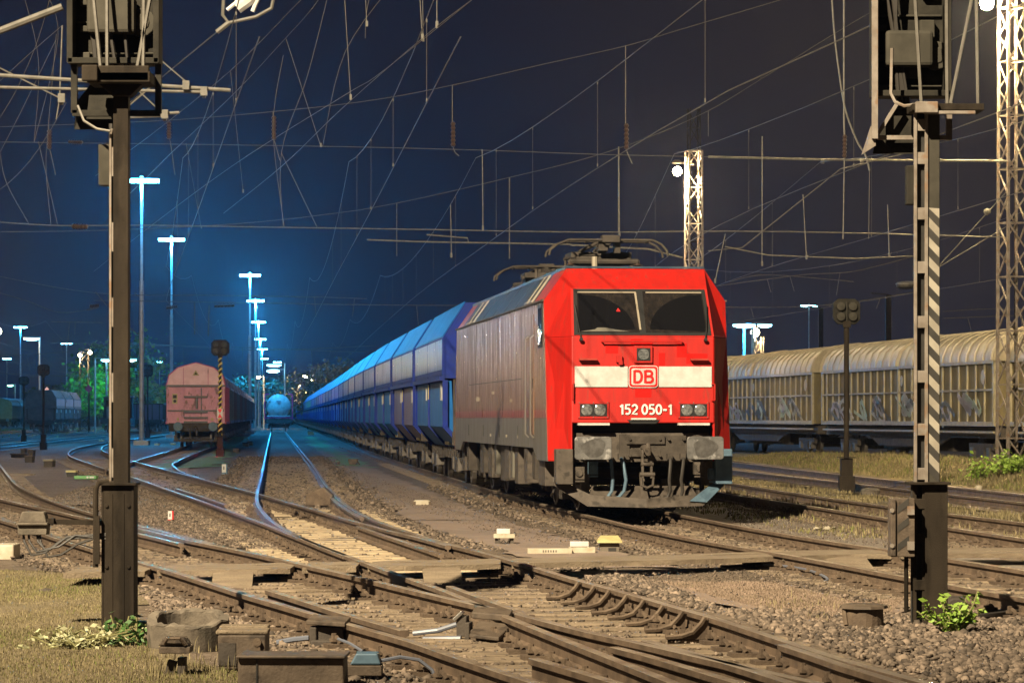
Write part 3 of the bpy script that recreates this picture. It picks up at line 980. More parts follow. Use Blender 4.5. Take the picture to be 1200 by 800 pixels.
M['skirt'] = mat('dusty_grey_skirt', (.085, .08, .07), (.12, .11, .085), .36, 0, 5, stretch=(1, 1, .2), spec=.5, rough2=.5, coords='Object')
M['roofblue'] = mat('blue_grey_roof', (.028, .050, .080), (.05, .07, .095), .5, 0, 2.5, stretch=(1, 1, .4), spec=.15)
M['louvre'] = mat('roof_louvre', (.035, .035, .035), None, .5)
M['louvrerim'] = mat('roof_louvre_rim', (.28, .24, .18), None, .5)
M['glass'] = mat('dark_cab_glass', (.012, .011, .011), (.022, .018, .016), .07, 0, 14, stretch=(1, 1, .15), spec=.6)
M['wiped'] = mat('wiped_glass', (.006, .006, .007), None, .05, spec=.6)
M['rubber'] = mat('rubber_seal', (.012, .012, .012), None, .5)
M['lens'] = mat('lamp_lens', (.50, .51, .50), (.20, .21, .21), .10, .7, 22)
M['grime'] = mat('brown_grime_steel', (.050, .040, .031), (.082, .066, .052), .75, 0, 4, bump=.004, bscale=60, c3=(.03, .024, .018), s3=7, t3=.6)
M['under'] = mat('underframe_grime', (.034, .027, .021), (.058, .047, .037), .8, 0, 4, bump=.004, bscale=50)
M['buffer'] = mat('greasy_buffer_plate', (.16, .155, .15), (.085, .083, .08), .5, .4, 5, bump=.002, bscale=50, c3=(.34, .33, .32), s3=7, t3=.62)
M['bufdisc'] = mat('buffer_grease', (.07, .066, .062), (.12, .115, .11), .4, .3, 8)
M['bluegrey'] = mat('blue_grey_steel_and_lamplight', (.09, .15, .20), (.06, .10, .14), .55, .1, 5)  # on the locomotive front this blue stands for lamp light
M['wheel'] = mat('wheel_steel', (.13, .115, .10), (.08, .068, .055), .5, .5, 6)
M['letter'] = mat('white_lettering', (.62, .60, .57), None, .5)
M['dbwhite'] = mat('white_plate', (.50, .485, .46), (.41, .395, .37), .45, 0, 6)
M['dbred'] = mat('red_emblem', (.62, .012, .012), None, .45)


def text(body, name, size, loc, m, parent, rot=(math.pi / 2, 0, 0), bold=.0, ext=.004, align='CENTER', sx=1.0, spacing=1.0):
    cu = bpy.data.curves.new(name, 'FONT')
    cu.body = body; cu.size = size; cu.align_x = align; cu.align_y = 'CENTER'
    cu.extrude = ext; cu.offset = bold; cu.space_character = spacing
    cu.materials.append(m)
    tmp = bpy.data.objects.new(name, cu)
    COL.objects.link(tmp)
    me = bpy.data.meshes.new_from_object(tmp.evaluated_get(bpy.context.evaluated_depsgraph_get()))
    bpy.data.objects.remove(tmp); bpy.data.curves.remove(cu)
    if not me.materials: me.materials.append(m)
    o = bpy.data.objects.new(name, me)
    COL.objects.link(o)
    o.parent = parent; o.location = loc; o.rotation_euler = rot; o.scale = (sx, 1, 1)
    return o


LOCO_A = math.radians(5.9)
loco = thing('electric_locomotive', 'red electric locomotive 152 050-1 with grimy brown side, heading the blue train', 'locomotive', (2.08, 47.3, 0), LOCO_A)


def sedge(z):                       # where the cab's chamfer meets the side wall
    return .42 + (z - .84) * .53 / 2.58


LEN = 18.5
mb = MB()


def cabend(mb, f, m_red=0):
    """cab skin; f maps y (front: identity, rear: LEN - y)."""
    def V(x, y, z): return (x, f(y), z)
    T = .05
    # nose plate with the recess for the buffer beam below
    mb.slab([V(-1.14, 0, 1.45), V(1.14, 0, 1.45), V(1.14, .04, 2.82), V(-1.14, .04, 2.82)], (0, f(T) - f(0), 0))
    # brow over the windscreen
    mb.poly([V(-1.10, .5, 3.60), V(1.10, .5, 3.60), V(1.12, .86, 3.93), V(-1.12, .86, 3.93)])
    mb.poly([V(-1.14, .04, 2.82), V(1.14, .04, 2.82), V(1.10, .5, 3.60), V(-1.10, .5, 3.60)])
    for s in (-1, 1):
        mb.slab([V(s * 1.14, 0, .84), V(s * 1.48, .42, .84), V(s * 1.48, sedge(2.82), 2.82), V(s * 1.14, .04, 2.82)], (-s * .03, (f(1) - f(0)) * .05, 0))
        mb.poly([V(s * 1.14, .04, 2.82), V(s * 1.48, sedge(2.82), 2.82), V(s * 1.48, .95, 3.42), V(s * 1.12, .86, 3.93), V(s * 1.10, .5, 3.60)])


cabend(mb, lambda y: y)
front = mb.build('cab_front', M['red'], loco, bevel=.018)
mb = MB(); cabend(mb, lambda y: LEN - y)
rear = mb.build('cab_rear', M['reddirty'], loco)
mb = MB()
mb.box((0, LEN / 2, 1.9), (2.1, LEN - 1.4, 2.0)); mb.box((0, LEN / 2, 1.15), (2.3, LEN - 1.2, .5))
mb.box((0, .42, 1.18), (2.2, .1, .70))
mb.build('inner_frame', M['black'], loco)
# side walls
for s in (-1, 1):
    mb = MB()
    ys_ = [sedge(1.53), 2.2, 4.4, LEN - 3.0, LEN - sedge(1.53)]
    mb.slab([(s * 1.48, sedge(1.53), 1.53), (s * 1.48, LEN - sedge(1.53), 1.53), (s * 1.48, LEN - .95, 3.42), (s * 1.48, .95, 3.42)], (-s * .05, 0, 0))
    w = mb.build('side_wall', M['side'], loco)
    mb = MB()
    mb.slab([(s * 1.478, sedge(1.53), 1.527), (s * 1.478, sedge(.84), .84), (s * 1.478, 1.9, .84), (s * 1.478, 2.55, 1.03), (s * 1.478, LEN - 2.55, 1.03), (s * 1.478, LEN - 1.9, .84), (s * 1.478, LEN - sedge(.84), .84), (s * 1.478, LEN - sedge(1.53), 1.527)], (-s * .05, 0, 0))
    mb.build('skirt', M['skirt'], loco)
    # still-red lower edge of the side
    mb = MB(); mb.slab([(s * 1.481, sedge(1.55) + .01, 1.53), (s * 1.481, LEN - sedge(1.55), 1.53), (s * 1.481, LEN - sedge(1.66), 1.66), (s * 1.481, sedge(1.66) + .01, 1.66)], (-s * .003, 0, 0))
    mb.build('side_stripe', M['sidered'], loco)
    # gutter, panel joints, little steps along the skirt
    mb = MB()
    mb.bar((s * 1.49, .95, 3.425), (s * 1.49, LEN - .95, 3.425), .035, .03)
    mb.build('gutter', M['grime'], loco)
    mb = MB()
    for y in (4.35, 8.6, 12.9):
        mb.box((s * 1.4815, y, 2.47), (.005, .02, 1.86))
    mb.box((s * 1.4815, (4.35 + LEN - 4) / 2, 2.2), (.005, LEN - 8.3, .018))
    for y in (5.0, 8.2, 11.4, 14.6): mb.box((s * 1.481, y, 1.28), (.006, .03, .22))
    mb.build('panel_joint', M['rubber'], loco)
    # cab door with its handrails, cab side window
    d = thing('door', None, None); d.parent = loco
    mb = MB(); mb.box((s * 1.483, 2.72, 2.25), (.012, .68, 2.0)); db = mb.build('door_leaf', M['side'], d, bevel=.004)
    mb = MB()
    for y in (2.33, 3.12):
        mb.tube([(s * 1.49, y, 1.2), (s * 1.545, y, 1.26), (s * 1.545, y, 2.85), (s * 1.49, y, 2.9)], .014, 6)
    mb.build('handrail', M['chrome'], d)
    mb = MB(); mb.box((s * 1.492, 2.42, 2.1), (.02, .04, .16)); mb.box((s * 1.492, 2.72, 1.35), (.03, .12, .10)); mb.build('handle', M['rubber'], d)
    sd = thing('side_window', None, None); sd.parent = loco
    mb = MB(); mb.box((s * 1.484, 1.42, 3.02), (.012, .66, .70)); mb.build('frame', M['rubber'], sd)
    mb = MB(); mb.box((s * 1.489, 1.42, 3.02), (.012, .54, .58)); mb.build('pane', M['glass'], sd)
    # faded markings on the side
    mb = MB()
    r = random.Random(3)
    for y0, z0, n, h in ((12.2, 1.9, 9, .09), (9.2, 2.0, 7, .06), (6.0, 1.84, 6, .05), (6.8, 1.2, 5, .05), (9.8, 1.2, 5, .05), (4.9, 1.2, 3, .05)):
        for k in range(n):
            mb.box((s * 1.4825, y0 + k * h * 1.0, z0), (.004, h * .5, h * r.uniform(.7, 1.1)))
    mb.build('side_marking', M['louvrerim'], loco)
# roof
mb = MB()
mb.slab([(-1.12, .86, 3.93), (1.12, .86, 3.93), (1.12, LEN - .86, 3.93), (-1.12, LEN - .86, 3.93)], (0, 0, -.06))
mb.bar((-1.10, .9, 3.95), (-1.10, LEN - .9, 3.95), .06, .05); mb.bar((1.10, .9, 3.95), (1.10, LEN - .9, 3.95), .06, .05)
mb.bar((-1.12, .90, 3.955), (1.12, .90, 3.955), .06, .03)
mb.build('roof', M['roofblue'], loco)
for s in (-1, 1):
    def sl(y0, y1, t0=0.0, t1=1.0, out=.0):
        a = Vector((s * 1.48, 0, 3.42)); b = Vector((s * 1.12, 0, 3.93))
        n = Vector((s * .51, 0, .36)).normalized() * out
        p = a.lerp(b, t0) + n; q = a.lerp(b, t1) + n
        return [(p.x, y0, p.z), (p.x, y1, p.z), (q.x, y1, q.z), (q.x, y0, q.z)]
    mb = MB(); f1 = sl(.95, 2.5); f1[3] = (s * 1.12, .86, 3.93); mb.slab(f1, (-s * .03, 0, -.02))
    mb.build('roof_slope', M['reddirty'], loco)
    mb = MB(); mb.slab(sl(2.5, LEN - 2.2), (-s * .03, 0, -.02))
    mb.build('roof_slope', M['roofblue'], loco)
    mb = MB(); mb.slab(sl(LEN - 2.2, LEN - .95), (-s * .03, 0, -.02))
    mb.build('roof_slope', M['reddirty'], loco)
    for y0, y1 in ((2.75, 3.25), (3.45, 3.95), (13.6, 14.3), (14.6, 15.3)):
        v = thing('roof_vent', None, None); v.parent = loco
        mb = MB(); mb.slab(sl(y0, y1, .06, .95, .03), (-s * .02, 0, -.015)); mb.build('rim', M['louvrerim'], v)
        mb = MB(); mb.slab(sl(y0 + .09, y1 - .09, .12, .89, .036), (-s * .02, 0, -.015)); mb.build('louvre', M['louvre'], v)
    mb = MB()
    for y in (5.5, 7.6, 9.7, 11.8): mb.slab(sl(y, y + .03, .0, 1.0, .006), (-s * .005, 0, -.004))
    mb.build('roof_joint', M['louvre'], loco)
# windscreen, lying on the raked front
wz0, wz1 = 2.835, 3.585


def W_(x, t, out=.0):               # point on the raked plane, t from 0 (sill) to 1 (brow)
    y = .04 + (.5 - .04) * t; z = 2.82 + (3.60 - 2.82) * t
    n = Vector((0, -.78, .46)).normalized() * out
    return (x, y + n.y, z + n.z)


ws = thing('windscreen', None, None); ws.parent = loco
mb = MB(); mb.slab([W_(-1.10, .02, .012), W_(1.10, .02, .012), W_(1.06, .975, .012), W_(-1.06, .975, .012)], (0, .02, -.012))
mb.build('frame', M['rubber'], ws)
for s in (-1, 1):
    mb = MB(); mb.slab([W_(s * .05, .07, .018), W_(s * 1.04, .07, .018), W_(s * 1.005, .93, .018), W_(s * .05, .93, .018)], (0, .01, -.006))
    mb.build('pane', M['glass'], ws)
    # the fan the wiper keeps clean
    mb = MB(); c = (s * .98, .1)
    fan = [(s * .10 if abs(s * .1) else .1, .08)]
    pts = []
    for a in np.linspace(.05, 1.35, 14):
        x = c[0] - s * .86 * math.cos(a); t = c[1] + .80 * math.sin(a) * .95
        if t < .90 and s * x > .06: pts.append(W_(x, t, .0205))
    pts += [W_(s * .99, pts and .86 or .8, .0205), W_(s * 1.02, .09, .0205)]
    mb.slab(pts, (0, .002, -.001)); mb.build('wiped_area', M['wiped'], ws)
    mb = MB()
    mb.tube([W_(s * .995, -.05, .03), W_(s * 1.02, .12, .05), W_(s * 1.045, .42, .05)], .012, 6)
    mb.tube([W_(s * 1.035, .28, .045), W_(s * 1.06, .62, .045)], .016, 6)
    mb.cyl(W_(s * .995, -.09, .0), W_(s * .995, -.09, .05), .03, 8)
    mb.build('wiper', M['rubber'], loco)
mb = MB()
mb.bar(W_(-1.0, .90, .024), W_(-.06, .90, .024), .014, .02); mb.bar(W_(-.07, .9, .024), W_(-.035, .12, .024), .03, .01); mb.bar(W_(.1, .90, .024), W_(1.0, .90, .024), .010, .02)
mb.build('sunblind_rail', M['louvrerim'], ws)
mb = MB(); mb.slab([W_(-.40, .50, .025), W_(-.33, .50, .025), W_(-.365, .57, .025)], (0, .004, 0)); mb.build('red_triangle', M['dbred'], ws)
mb = MB(); mb.slab([W_(-1.0, .085, .024), W_(-.2, .085, .024), W_(-.45, .13, .024), W_(-.6, .165, .024), W_(-.72, .165, .024), W_(-.76, .13, .024)], (0, .003, 0)); mb.build('desk', M['skirt'], ws)
# white band, emblem, number
yF = -.004
for s in (-1, 1):
    mb = MB(); mb.box((s * .672, .02 * .6 - .012, 2.182), (.845, .012, .325)); mb.build('white_band', M['dbwhite'], loco)
    # fresh red patches where stickers were covered
for x, z, w, h in ((-.50, 2.62, .20, .14), (.0, 2.56, .30, .36), (.62, 2.60, .16, .22), (.30, 2.45, .10, .22), (.86, 2.47, .34, .16), (.0, 1.93, .26, .15), (-.1, 2.72, .2, .12)):
    mb = MB(); mb.box((x, -.002 + (z - 1.45) * .029, z), (w, .004, h)); mb.build('paint_patch', M['redfresh'], loco)
em = thing('emblem', None, None); em.parent = loco


def rrect(w, h, r, n=5):
    pts = []
    for cx, cy, a0 in ((w / 2 - r, h / 2 - r, 0), (-w / 2 + r, h / 2 - r, 90), (-w / 2 + r, -h / 2 + r, 180), (w / 2 - r, -h / 2 + r, 270)):
        for k in range(n + 1):
            a = math.radians(a0 + 90 * k / n); pts.append((cx + r * math.cos(a), cy + r * math.sin(a)))
    return pts


EX, EZ = .0, 2.182
for nm, w, h, r, y0, mm in (('rim', .475, .350, .06, -.010, 'dbwhite'), ('border', .450, .325, .05, -.014, 'dbred'), ('plate', .385, .262, .03, -.018, 'dbwhite')):
    mb = MB(); mb.prism([(x + EX, z + EZ) for x, z in rrect(w, h, r)], 'y', y0, .02); mb.build(nm, M[mm], em)


def arc(cx, cz, rx, rz, a0, a1, n=14):
    return [(cx + rx * math.cos(math.radians(a0 + (a1 - a0) * i / n)), cz + rz * math.sin(math.radians(a0 + (a1 - a0) * i / n))) for i in range(n + 1)]


GLYPH = {          # strokes in a box one unit high
    'D': (.78, [[(.10, .0), (.10, 1)], [(.10, .94), (.36, .94)] + arc(.36, .5, .30, .44, 90, -90) + [(.10, .06)]]),
    'B': (.76, [[(.10, .0), (.10, 1)], [(.10, .94), (.40, .94)] + arc(.40, .735, .22, .205, 90, -90) + [(.10, .53)], [(.10, .53), (.42, .53)] + arc(.42, .295, .26, .235, 90, -90) + [(.10, .06)]]),
    '1': (.42, [[(.28, 0), (.28, .97)], [(.30, .93), (.06, .74)]]),
    '5': (.62, [[(.54, .93), (.14, .93), (.11, .52)] + arc(.28, .33, .25, .26, 110, -130)]),
    '2': (.62, [arc(.30, .69, .23, .24, 165, -30) + [(.09, .07), (.57, .07)]]),
    '0': (.62, [arc(.31, .5, .24, .43, 0, 360, 24)]),
    '-': (.46, [[(.06, .45), (.40, .45)]]),
    ' ': (.28, []),
}


def strokes(txt, name, h, cx, y, cz, w, m, parent, depth=.004):
    '''lettering as flat strokes standing in the plane y'''
    tot = sum(GLYPH[q][0] for q in txt) * h + .06 * h * (len(txt) - 1)
    x = cx - tot / 2; mb_ = MB(); lay = 0
    for q in txt:
        adv, st = GLYPH[q]
        for s_ in st:
            pts = [(x + a_ * h, cz - h / 2 + b_ * h) for a_, b_ in s_]
            L_, R2 = [], []
            for i, p_ in enumerate(pts):
                a_ = pts[max(i - 1, 0)]; b_ = pts[min(i + 1, len(pts) - 1)]
                dx, dz = b_[0] - a_[0], b_[1] - a_[1]; ln = math.hypot(dx, dz) or 1
                nx_, nz_ = -dz / ln * w / 2, dx / ln * w / 2
                L_.append((p_[0] + nx_, p_[1] + nz_)); R2.append((p_[0] - nx_, p_[1] - nz_))
            yy = y - .0006 * lay; lay = (lay + 1) % 3
            for i in range(len(pts) - 1):
                mb_.add([(L_[i][0], yy, L_[i][1]), (R2[i][0], yy, R2[i][1]), (R2[i + 1][0], yy, R2[i + 1][1]), (L_[i + 1][0], yy, L_[i + 1][1])], [(0, 1, 2, 3)])
        x += (adv + .06) * h
    o_ = mb_.build(name, m, parent, recalc=False)
    sm = o_.modifiers.new('Solidify', 'SOLIDIFY'); sm.thickness = depth
    return o_


strokes('DB', 'letters', .205, EX, -.0235, EZ, .042, M['dbred'], em)
strokes('152', 'number', .165, -.235, -.016, 1.665, .030, M['letter'], loco)
strokes('050-1', 'number', .165, .215, -.016, 1.665, .030, M['letter'], loco)
# headlights
for s in (-1, 1):
    h = thing('headlight', None, None); h.parent = loco
    mb = MB(); cx = s * .80
    mb.box((cx, -.006, 1.655), (.50, .03, .27)); mb.build('housing', M['red'], h, bevel=.006)
    mb = MB(); mb.box((cx, -.014, 1.655), (.43, .03, .195)); mb.build('recess', M['rubber'], h)
    for k, dx in enumerate((-.105, .105)):
        mb = MB(); mb.lathe([(.090, -.030), (.092, -.040), (.078, -.046), (.04, -.054), (.0001, -.056)], (cx + dx, 0, 1.655), 18, 'y')
        mb.build('lens', M['lens'], h, smooth=True)
    mb = MB()
    for dx in (-.225, 0, .225):
        for dz in (-.115, .115): mb.cyl((cx + dx, -.03, 1.655 + dz), (cx + dx, -.018, 1.655 + dz), .009, 6)
    mb.build('screw', M['chrome'], h)
h = thing('headlight', None, None); h.parent = loco
mb = MB(); mb.box((0, .005, 2.535), (.29, .05, .27)); mb.build('housing', M['red'], h, bevel=.006)
mb = MB(); mb.box((0, -.004, 2.535), (.215, .05, .2)); mb.build('recess', M['rubber'], h)
mb = MB(); mb.prism([(x, z + 2.535) for x, z in rrect(.17, .165, .07)], 'y', -.04, .0); mb.build('lens', M['lens'], h)
# handrails and steps on the nose
mb = MB(); mb.tube([(-.66, .035, 2.735), (-.66, -.05, 2.735), (.62, -.05, 2.735), (.62, .035, 2.735)], .016, 6); mb.build('handrail', M['red'], loco)
for s in (-1, 1):
    mb = MB(); mb.box((s * .89, -.03, 2.455), (.28, .12, .03)); mb.build('step', M['reddirty'], loco)
    mb = MB(); mb.tube([(s * 1.10, .0, 2.07), (s * 1.135, -.07, 2.06), (s * 1.135, -.07, 1.81), (s * 1.10, .0, 1.80)], .014, 6); mb.build('handrail', M['red'], loco)
    mb = MB(); mb.box((s * .80, -.02, 1.432), (.50, .14, .035)); mb.build('step', M['dbwhite'], loco)
mb = MB(); mb.box((-.39, -.015, 2.465), (.09, .06, .11)); mb.box((-.37, -.04, 2.40), (.06, .05, .06)); mb.build('socket', M['red'], loco)
mb = MB(); mb.prism([(-.26, 1.50), (.26, 1.50), (.20, 1.44), (-.20, 1.44)], 'y', -.015, .03); mb.build('grille', M['rubber'], loco)
mb = MB(); mb.box((0, -.02, 1.515), (.40, .05, .028)); mb.build('grille_strip', M['dbwhite'], loco)
# buffer beam
bb = thing('buffer_beam', None, None); bb.parent = loco
mb = MB(); mb.box((0, .25, 1.06), (2.2, .12, .46)); mb.build('beam', M['grime'], bb, bevel=.01)
mb = MB()
mb.box((-.28, .16, 1.07), (.16, .06, .40)); mb.box((.40, .16, 1.05), (.62, .05, .40)); mb.box((.05, .14, 1.18), (.62, .10, .13)); mb.box((.05, .16, .98), (.5, .06, .13))
for x in (-.20, .28, .42, .66):
    for z in (.93, 1.19): mb.cyl((x, .06, z), (x, .2, z), .022, 8)
mb.build('plate', M['under'], bb, bevel=.006)
for s in (-1, 1):
    bf = thing('buffer', None, None); bf.parent = loco
    mb = MB(); mb.lathe([(.20, .2), (.20, .12), (.13, .10), (.13, -.30), (.10, -.30), (.10, -.58)], (s * .885, 0, 1.06), 20, 'y'); mb.build('shaft', M['under'], bf, smooth=True)
    mb = MB(); mb.prism([(x + s * .885, z + 1.06) for x, z in rrect(.58, .36, .05)], 'y', -.66, -.60); mb.build('plate', M['buffer'], bf, bevel=.008)
    mb = MB(); r = random.Random(s)
    ring = [((.19 + .03 * math.sin(3 * a + s)) * math.cos(a) * (1.0), (.145 + .015 * math.sin(2 * a)) * math.sin(a)) for a in np.linspace(0, 2 * math.pi, 22)[:-1]]
    mb.prism([(x + s * .885 - s * .01, z + 1.06) for x, z in ring], 'y', -.663, -.655); mb.build('grease_patch', M['bufdisc'], bf)
# coupling
cp = thing('screw_coupling', None, None); cp.parent = loco
mb = MB(); mb.tube([(0.03, .2, 1.05), (.03, -.05, 1.05), (.03, -.22, 1.02), (.03, -.32, .98), (.03, -.34, 1.06), (.03, -.30, 1.12)], [.06, .06, .055, .05, .045, .03], 8); mb.build('hook', M['grime'], cp, smooth=True)
mb = MB()
for dx in (-.07, .07): mb.tube([(.03 + dx * .8, -.10, 1.02), (.03 + dx, -.20, .80), (.03 + dx, -.22, .58)], .024, 6)
mb.cyl((-.09, -.22, .64), (.15, -.22, .64), .035, 8); mb.cyl((-.07, -.21, .80), (.13, -.21, .80), .03, 8)
mb.tube([(-.07, -.22, .60), (-.06, -.22, .47), (.03, -.22, .43), (.12, -.22, .47), (.13, -.22, .60)], .022, 6)
mb.build('link', M['grime'], cp, smooth=True)
# brake hoses
for k, (x, dx) in enumerate(((-.54, .03), (-.36, .06), (.42, -.03), (.63, -.05))):
    hs = thing('brake_hose', None, None); hs.parent = loco
    mb = MB(); mb.tube([(x, .1, .90), (x, -.10, .88), (x + dx * .3, -.16, .80), (x + dx, -.16, .55), (x + dx * .5, -.16, .38), (x - .05, -.15, .28), (x - .12, -.12, .27)], .028, 8); mb.build('hose', M['cable'] if k > 1 else M['bluegrey'], hs, smooth=True)  # left hoses coloured blue for the lamp light falling on them
    mb = MB(); mb.box((x, .02, .92), (.08, .14, .09)); mb.cyl((x - .13, -.12, .24), (x - .13, -.12, .31), .05, 8); mb.build('tap', M['under'], hs)
# sockets below the beam
for x, z, w, h, mm in ((-1.03, .66, .18, .20, 'grime'), (-.80, .74, .15, .2, 'bluegrey'), (.90, .73, .17, .2, 'grime'), (1.12, .64, .14, .18, 'bluegrey')):
    mb = MB(); mb.box((x, .05, z), (w, .16, h)); mb.cyl((x, -.06, z), (x, .0, z), .06, 10); mb.bar((x - w / 2, -.02, z - h / 2 - .03), (x + w / 2, -.02, z - h / 2 - .03), .03); mb.build('cable_socket', M[mm], loco, bevel=.008)
# step plates below the corners
for s, mm in ((-1, 'grime'), (1, 'bluegrey')):  # right plate's blue is lamp light put into its colour
    mb = MB(); mb.box((s * 1.27, .02, .77), (.27, .32, .54)); mb.box((s * 1.27, -.02, .50), (.26, .36, .03)); mb.build('corner_step', M[mm], loco, bevel=.02)
# snow plough
mb = MB()
mb.slab([(-1.42, .30, .60), (-1.40, .22, .46), (-.92, -.22, .14), (0.0, -.40, .12), (0.0, -.36, .26), (-.85, -.12, .32)], (0, .04, 0))
mb.slab([(1.30, .30, .60), (1.34, .22, .46), (.92, -.22, .14), (0.0, -.40, .12), (0.0, -.36, .26), (.85, -.12, .32)], (0, .04, 0))
mb.slab([(-.08, -.37, .14), (.06, -.37, .14), (.02, .10, .62), (-.05, .10, .62)], (0, .03, .02))
mb.slab([(-.92, -.18, .15), (.92, -.18, .15), (.8, .2, .45), (-.8, .2, .45)], (0, .03, 0))
pl = mb.build('snow_plough', M['grime'], loco, bevel=.01)
mb = MB(); mb.slab([(.98, -.205, .20), (1.30, .08, .46), (1.27, .20, .585), (.86, -.15, .33), (.70, -.24, .22)], (0, -.012, 0)); mb.build('plough_blue_light', M['bluegrey'], loco)  # blue lamp light on the plough's right side, laid on as a plate
# running gear
for y in (2.0, 5.0, 13.5, 16.5):
    ax = thing('wheelset', None, None); ax.parent = loco
    for s in (-1, 1):
        mb = MB(); x0 = s * .75
        mb.lathe([(.60, x0 - s * .07), (.64, x0 - s * .07), (.63, x0 - s * .04), (.62, x0 + s * .06), (.56, x0 + s * .06), (.54, x0 + s * .03), (.2, x0 + s * .02), (.2, x0 + s * .09), (.001, x0 + s * .09)], (0, y, .625), 28, 'x'); mb.build('wheel', M['wheel'], ax, smooth=True)
    mb = MB(); mb.cyl((-.75, y, .625), (.75, y, .625), .10, 10); mb.build('axle', M['under'], ax)
    for s in (-1, 1):
        mb = MB(); mb.box((s * 1.02, y, .66), (.22, .34, .34)); mb.cyl((s * 1.02, y, .66), (s * 1.17, y, .66), .13, 12)
        for dy in (-.32, .32): mb.cyl((s * 1.02, y + dy, .62), (s * 1.02, y + dy, .92), .085, 10)
        mb.build('axle_box', M['under'], ax)
for y in (3.5, 15.0):
    bg = thing('bogie', None, None); bg.parent = loco
    mb = MB()
    for s in (-1, 1):
        mb.box((s * 1.02, y, .86), (.16, 4.2, .20)); mb.box((s * 1.02, y, .70), (.14, 1.3, .22))
        mb.bar((s * 1.05, y - 2.1, .85), (s * 1.05, y - 2.4, .5), .1, .08)
        for dy in (-.75, .75):
            mb.cyl((s * 1.16, y + dy, .5), (s * 1.16, y + dy, 1.0), .07, 8)
            mb.box((s * 1.0, y + dy * 1.3, .52), (.1, .12, .5))
    mb.box((0, y, .6), (2.0, .5, .4))
    mb.build('frame', M['under'], bg, bevel=.01)
    mb = MB()
    for s in (-1, 1):
        mb.tube([(s * 1.2, y - .6, .95), (s * 1.24, y - .3, .35), (s * 1.22, y + .2, .5), (s * 1.2, y + .6, .95)], .025, 6)
        mb.tube([(s * 1.2, y + .8, .95), (s * 1.24, y + 1.1, .5), (s * 1.22, y + 1.4, .9)], .02, 6)
        mb.tube([(s * 1.15, y - 1.9, .7), (s * 1.25, y - 1.9, .32), (s * 1.25, y - 1.6, .26)], .02, 6)
    mb.build('hose', M['cable'], bg, smooth=True)
r = random.Random(11)
for s in (-1, 1):
    for y, w, z0, z1, mm in ((1.95, .95, .42, 1.0, 'grime'), (3.05, .45, .50, .98, 'under'), (3.9, .55, .42, 1.02, 'grime'), (5.9, .6, .36, 1.02, 'grime'), (6.7, .35, .45, 1.02, 'skirt'), (7.5, .8, .40, 1.02, 'grime'), (8.7, .7, .36, 1.02, 'under'), (9.7, .4, .45, 1.02, 'skirt'), (10.6, .8, .38, 1.02, 'grime'), (11.9, .5, .45, 1.02, 'under'), (13.1, .5, .42, 1.02, 'grime'), (15.9, .5, .42, 1.02, 'under'), (17.2, .8, .40, 1.0, 'grime')):
        x = s * (1.28 + r.uniform(-.05, .06))
        mb = MB()
        mb.prism([(y - w / 2, z1), (y + w / 2, z1), (y + w / 2, z0 + .08), (y + w / 2 - .08, z0), (y - w / 2 + .02, z0)], 'x', x - .12, x + .12)
        mb.build('equipment_box', M[mm], loco, bevel=.012)
for s in (-1, 1):
    mb = MB()
    mb.box((s * 1.10, .9, .30), (.22, .5, .14)); mb.bar((s * 1.10, .9, .36), (s * 1.05, 1.1, .8), .06); mb.tube([(s * 1.1, .7, .3), (s * 1.0, .45, .16)], .03, 6)
    mb.build('sander', M['under'], loco)


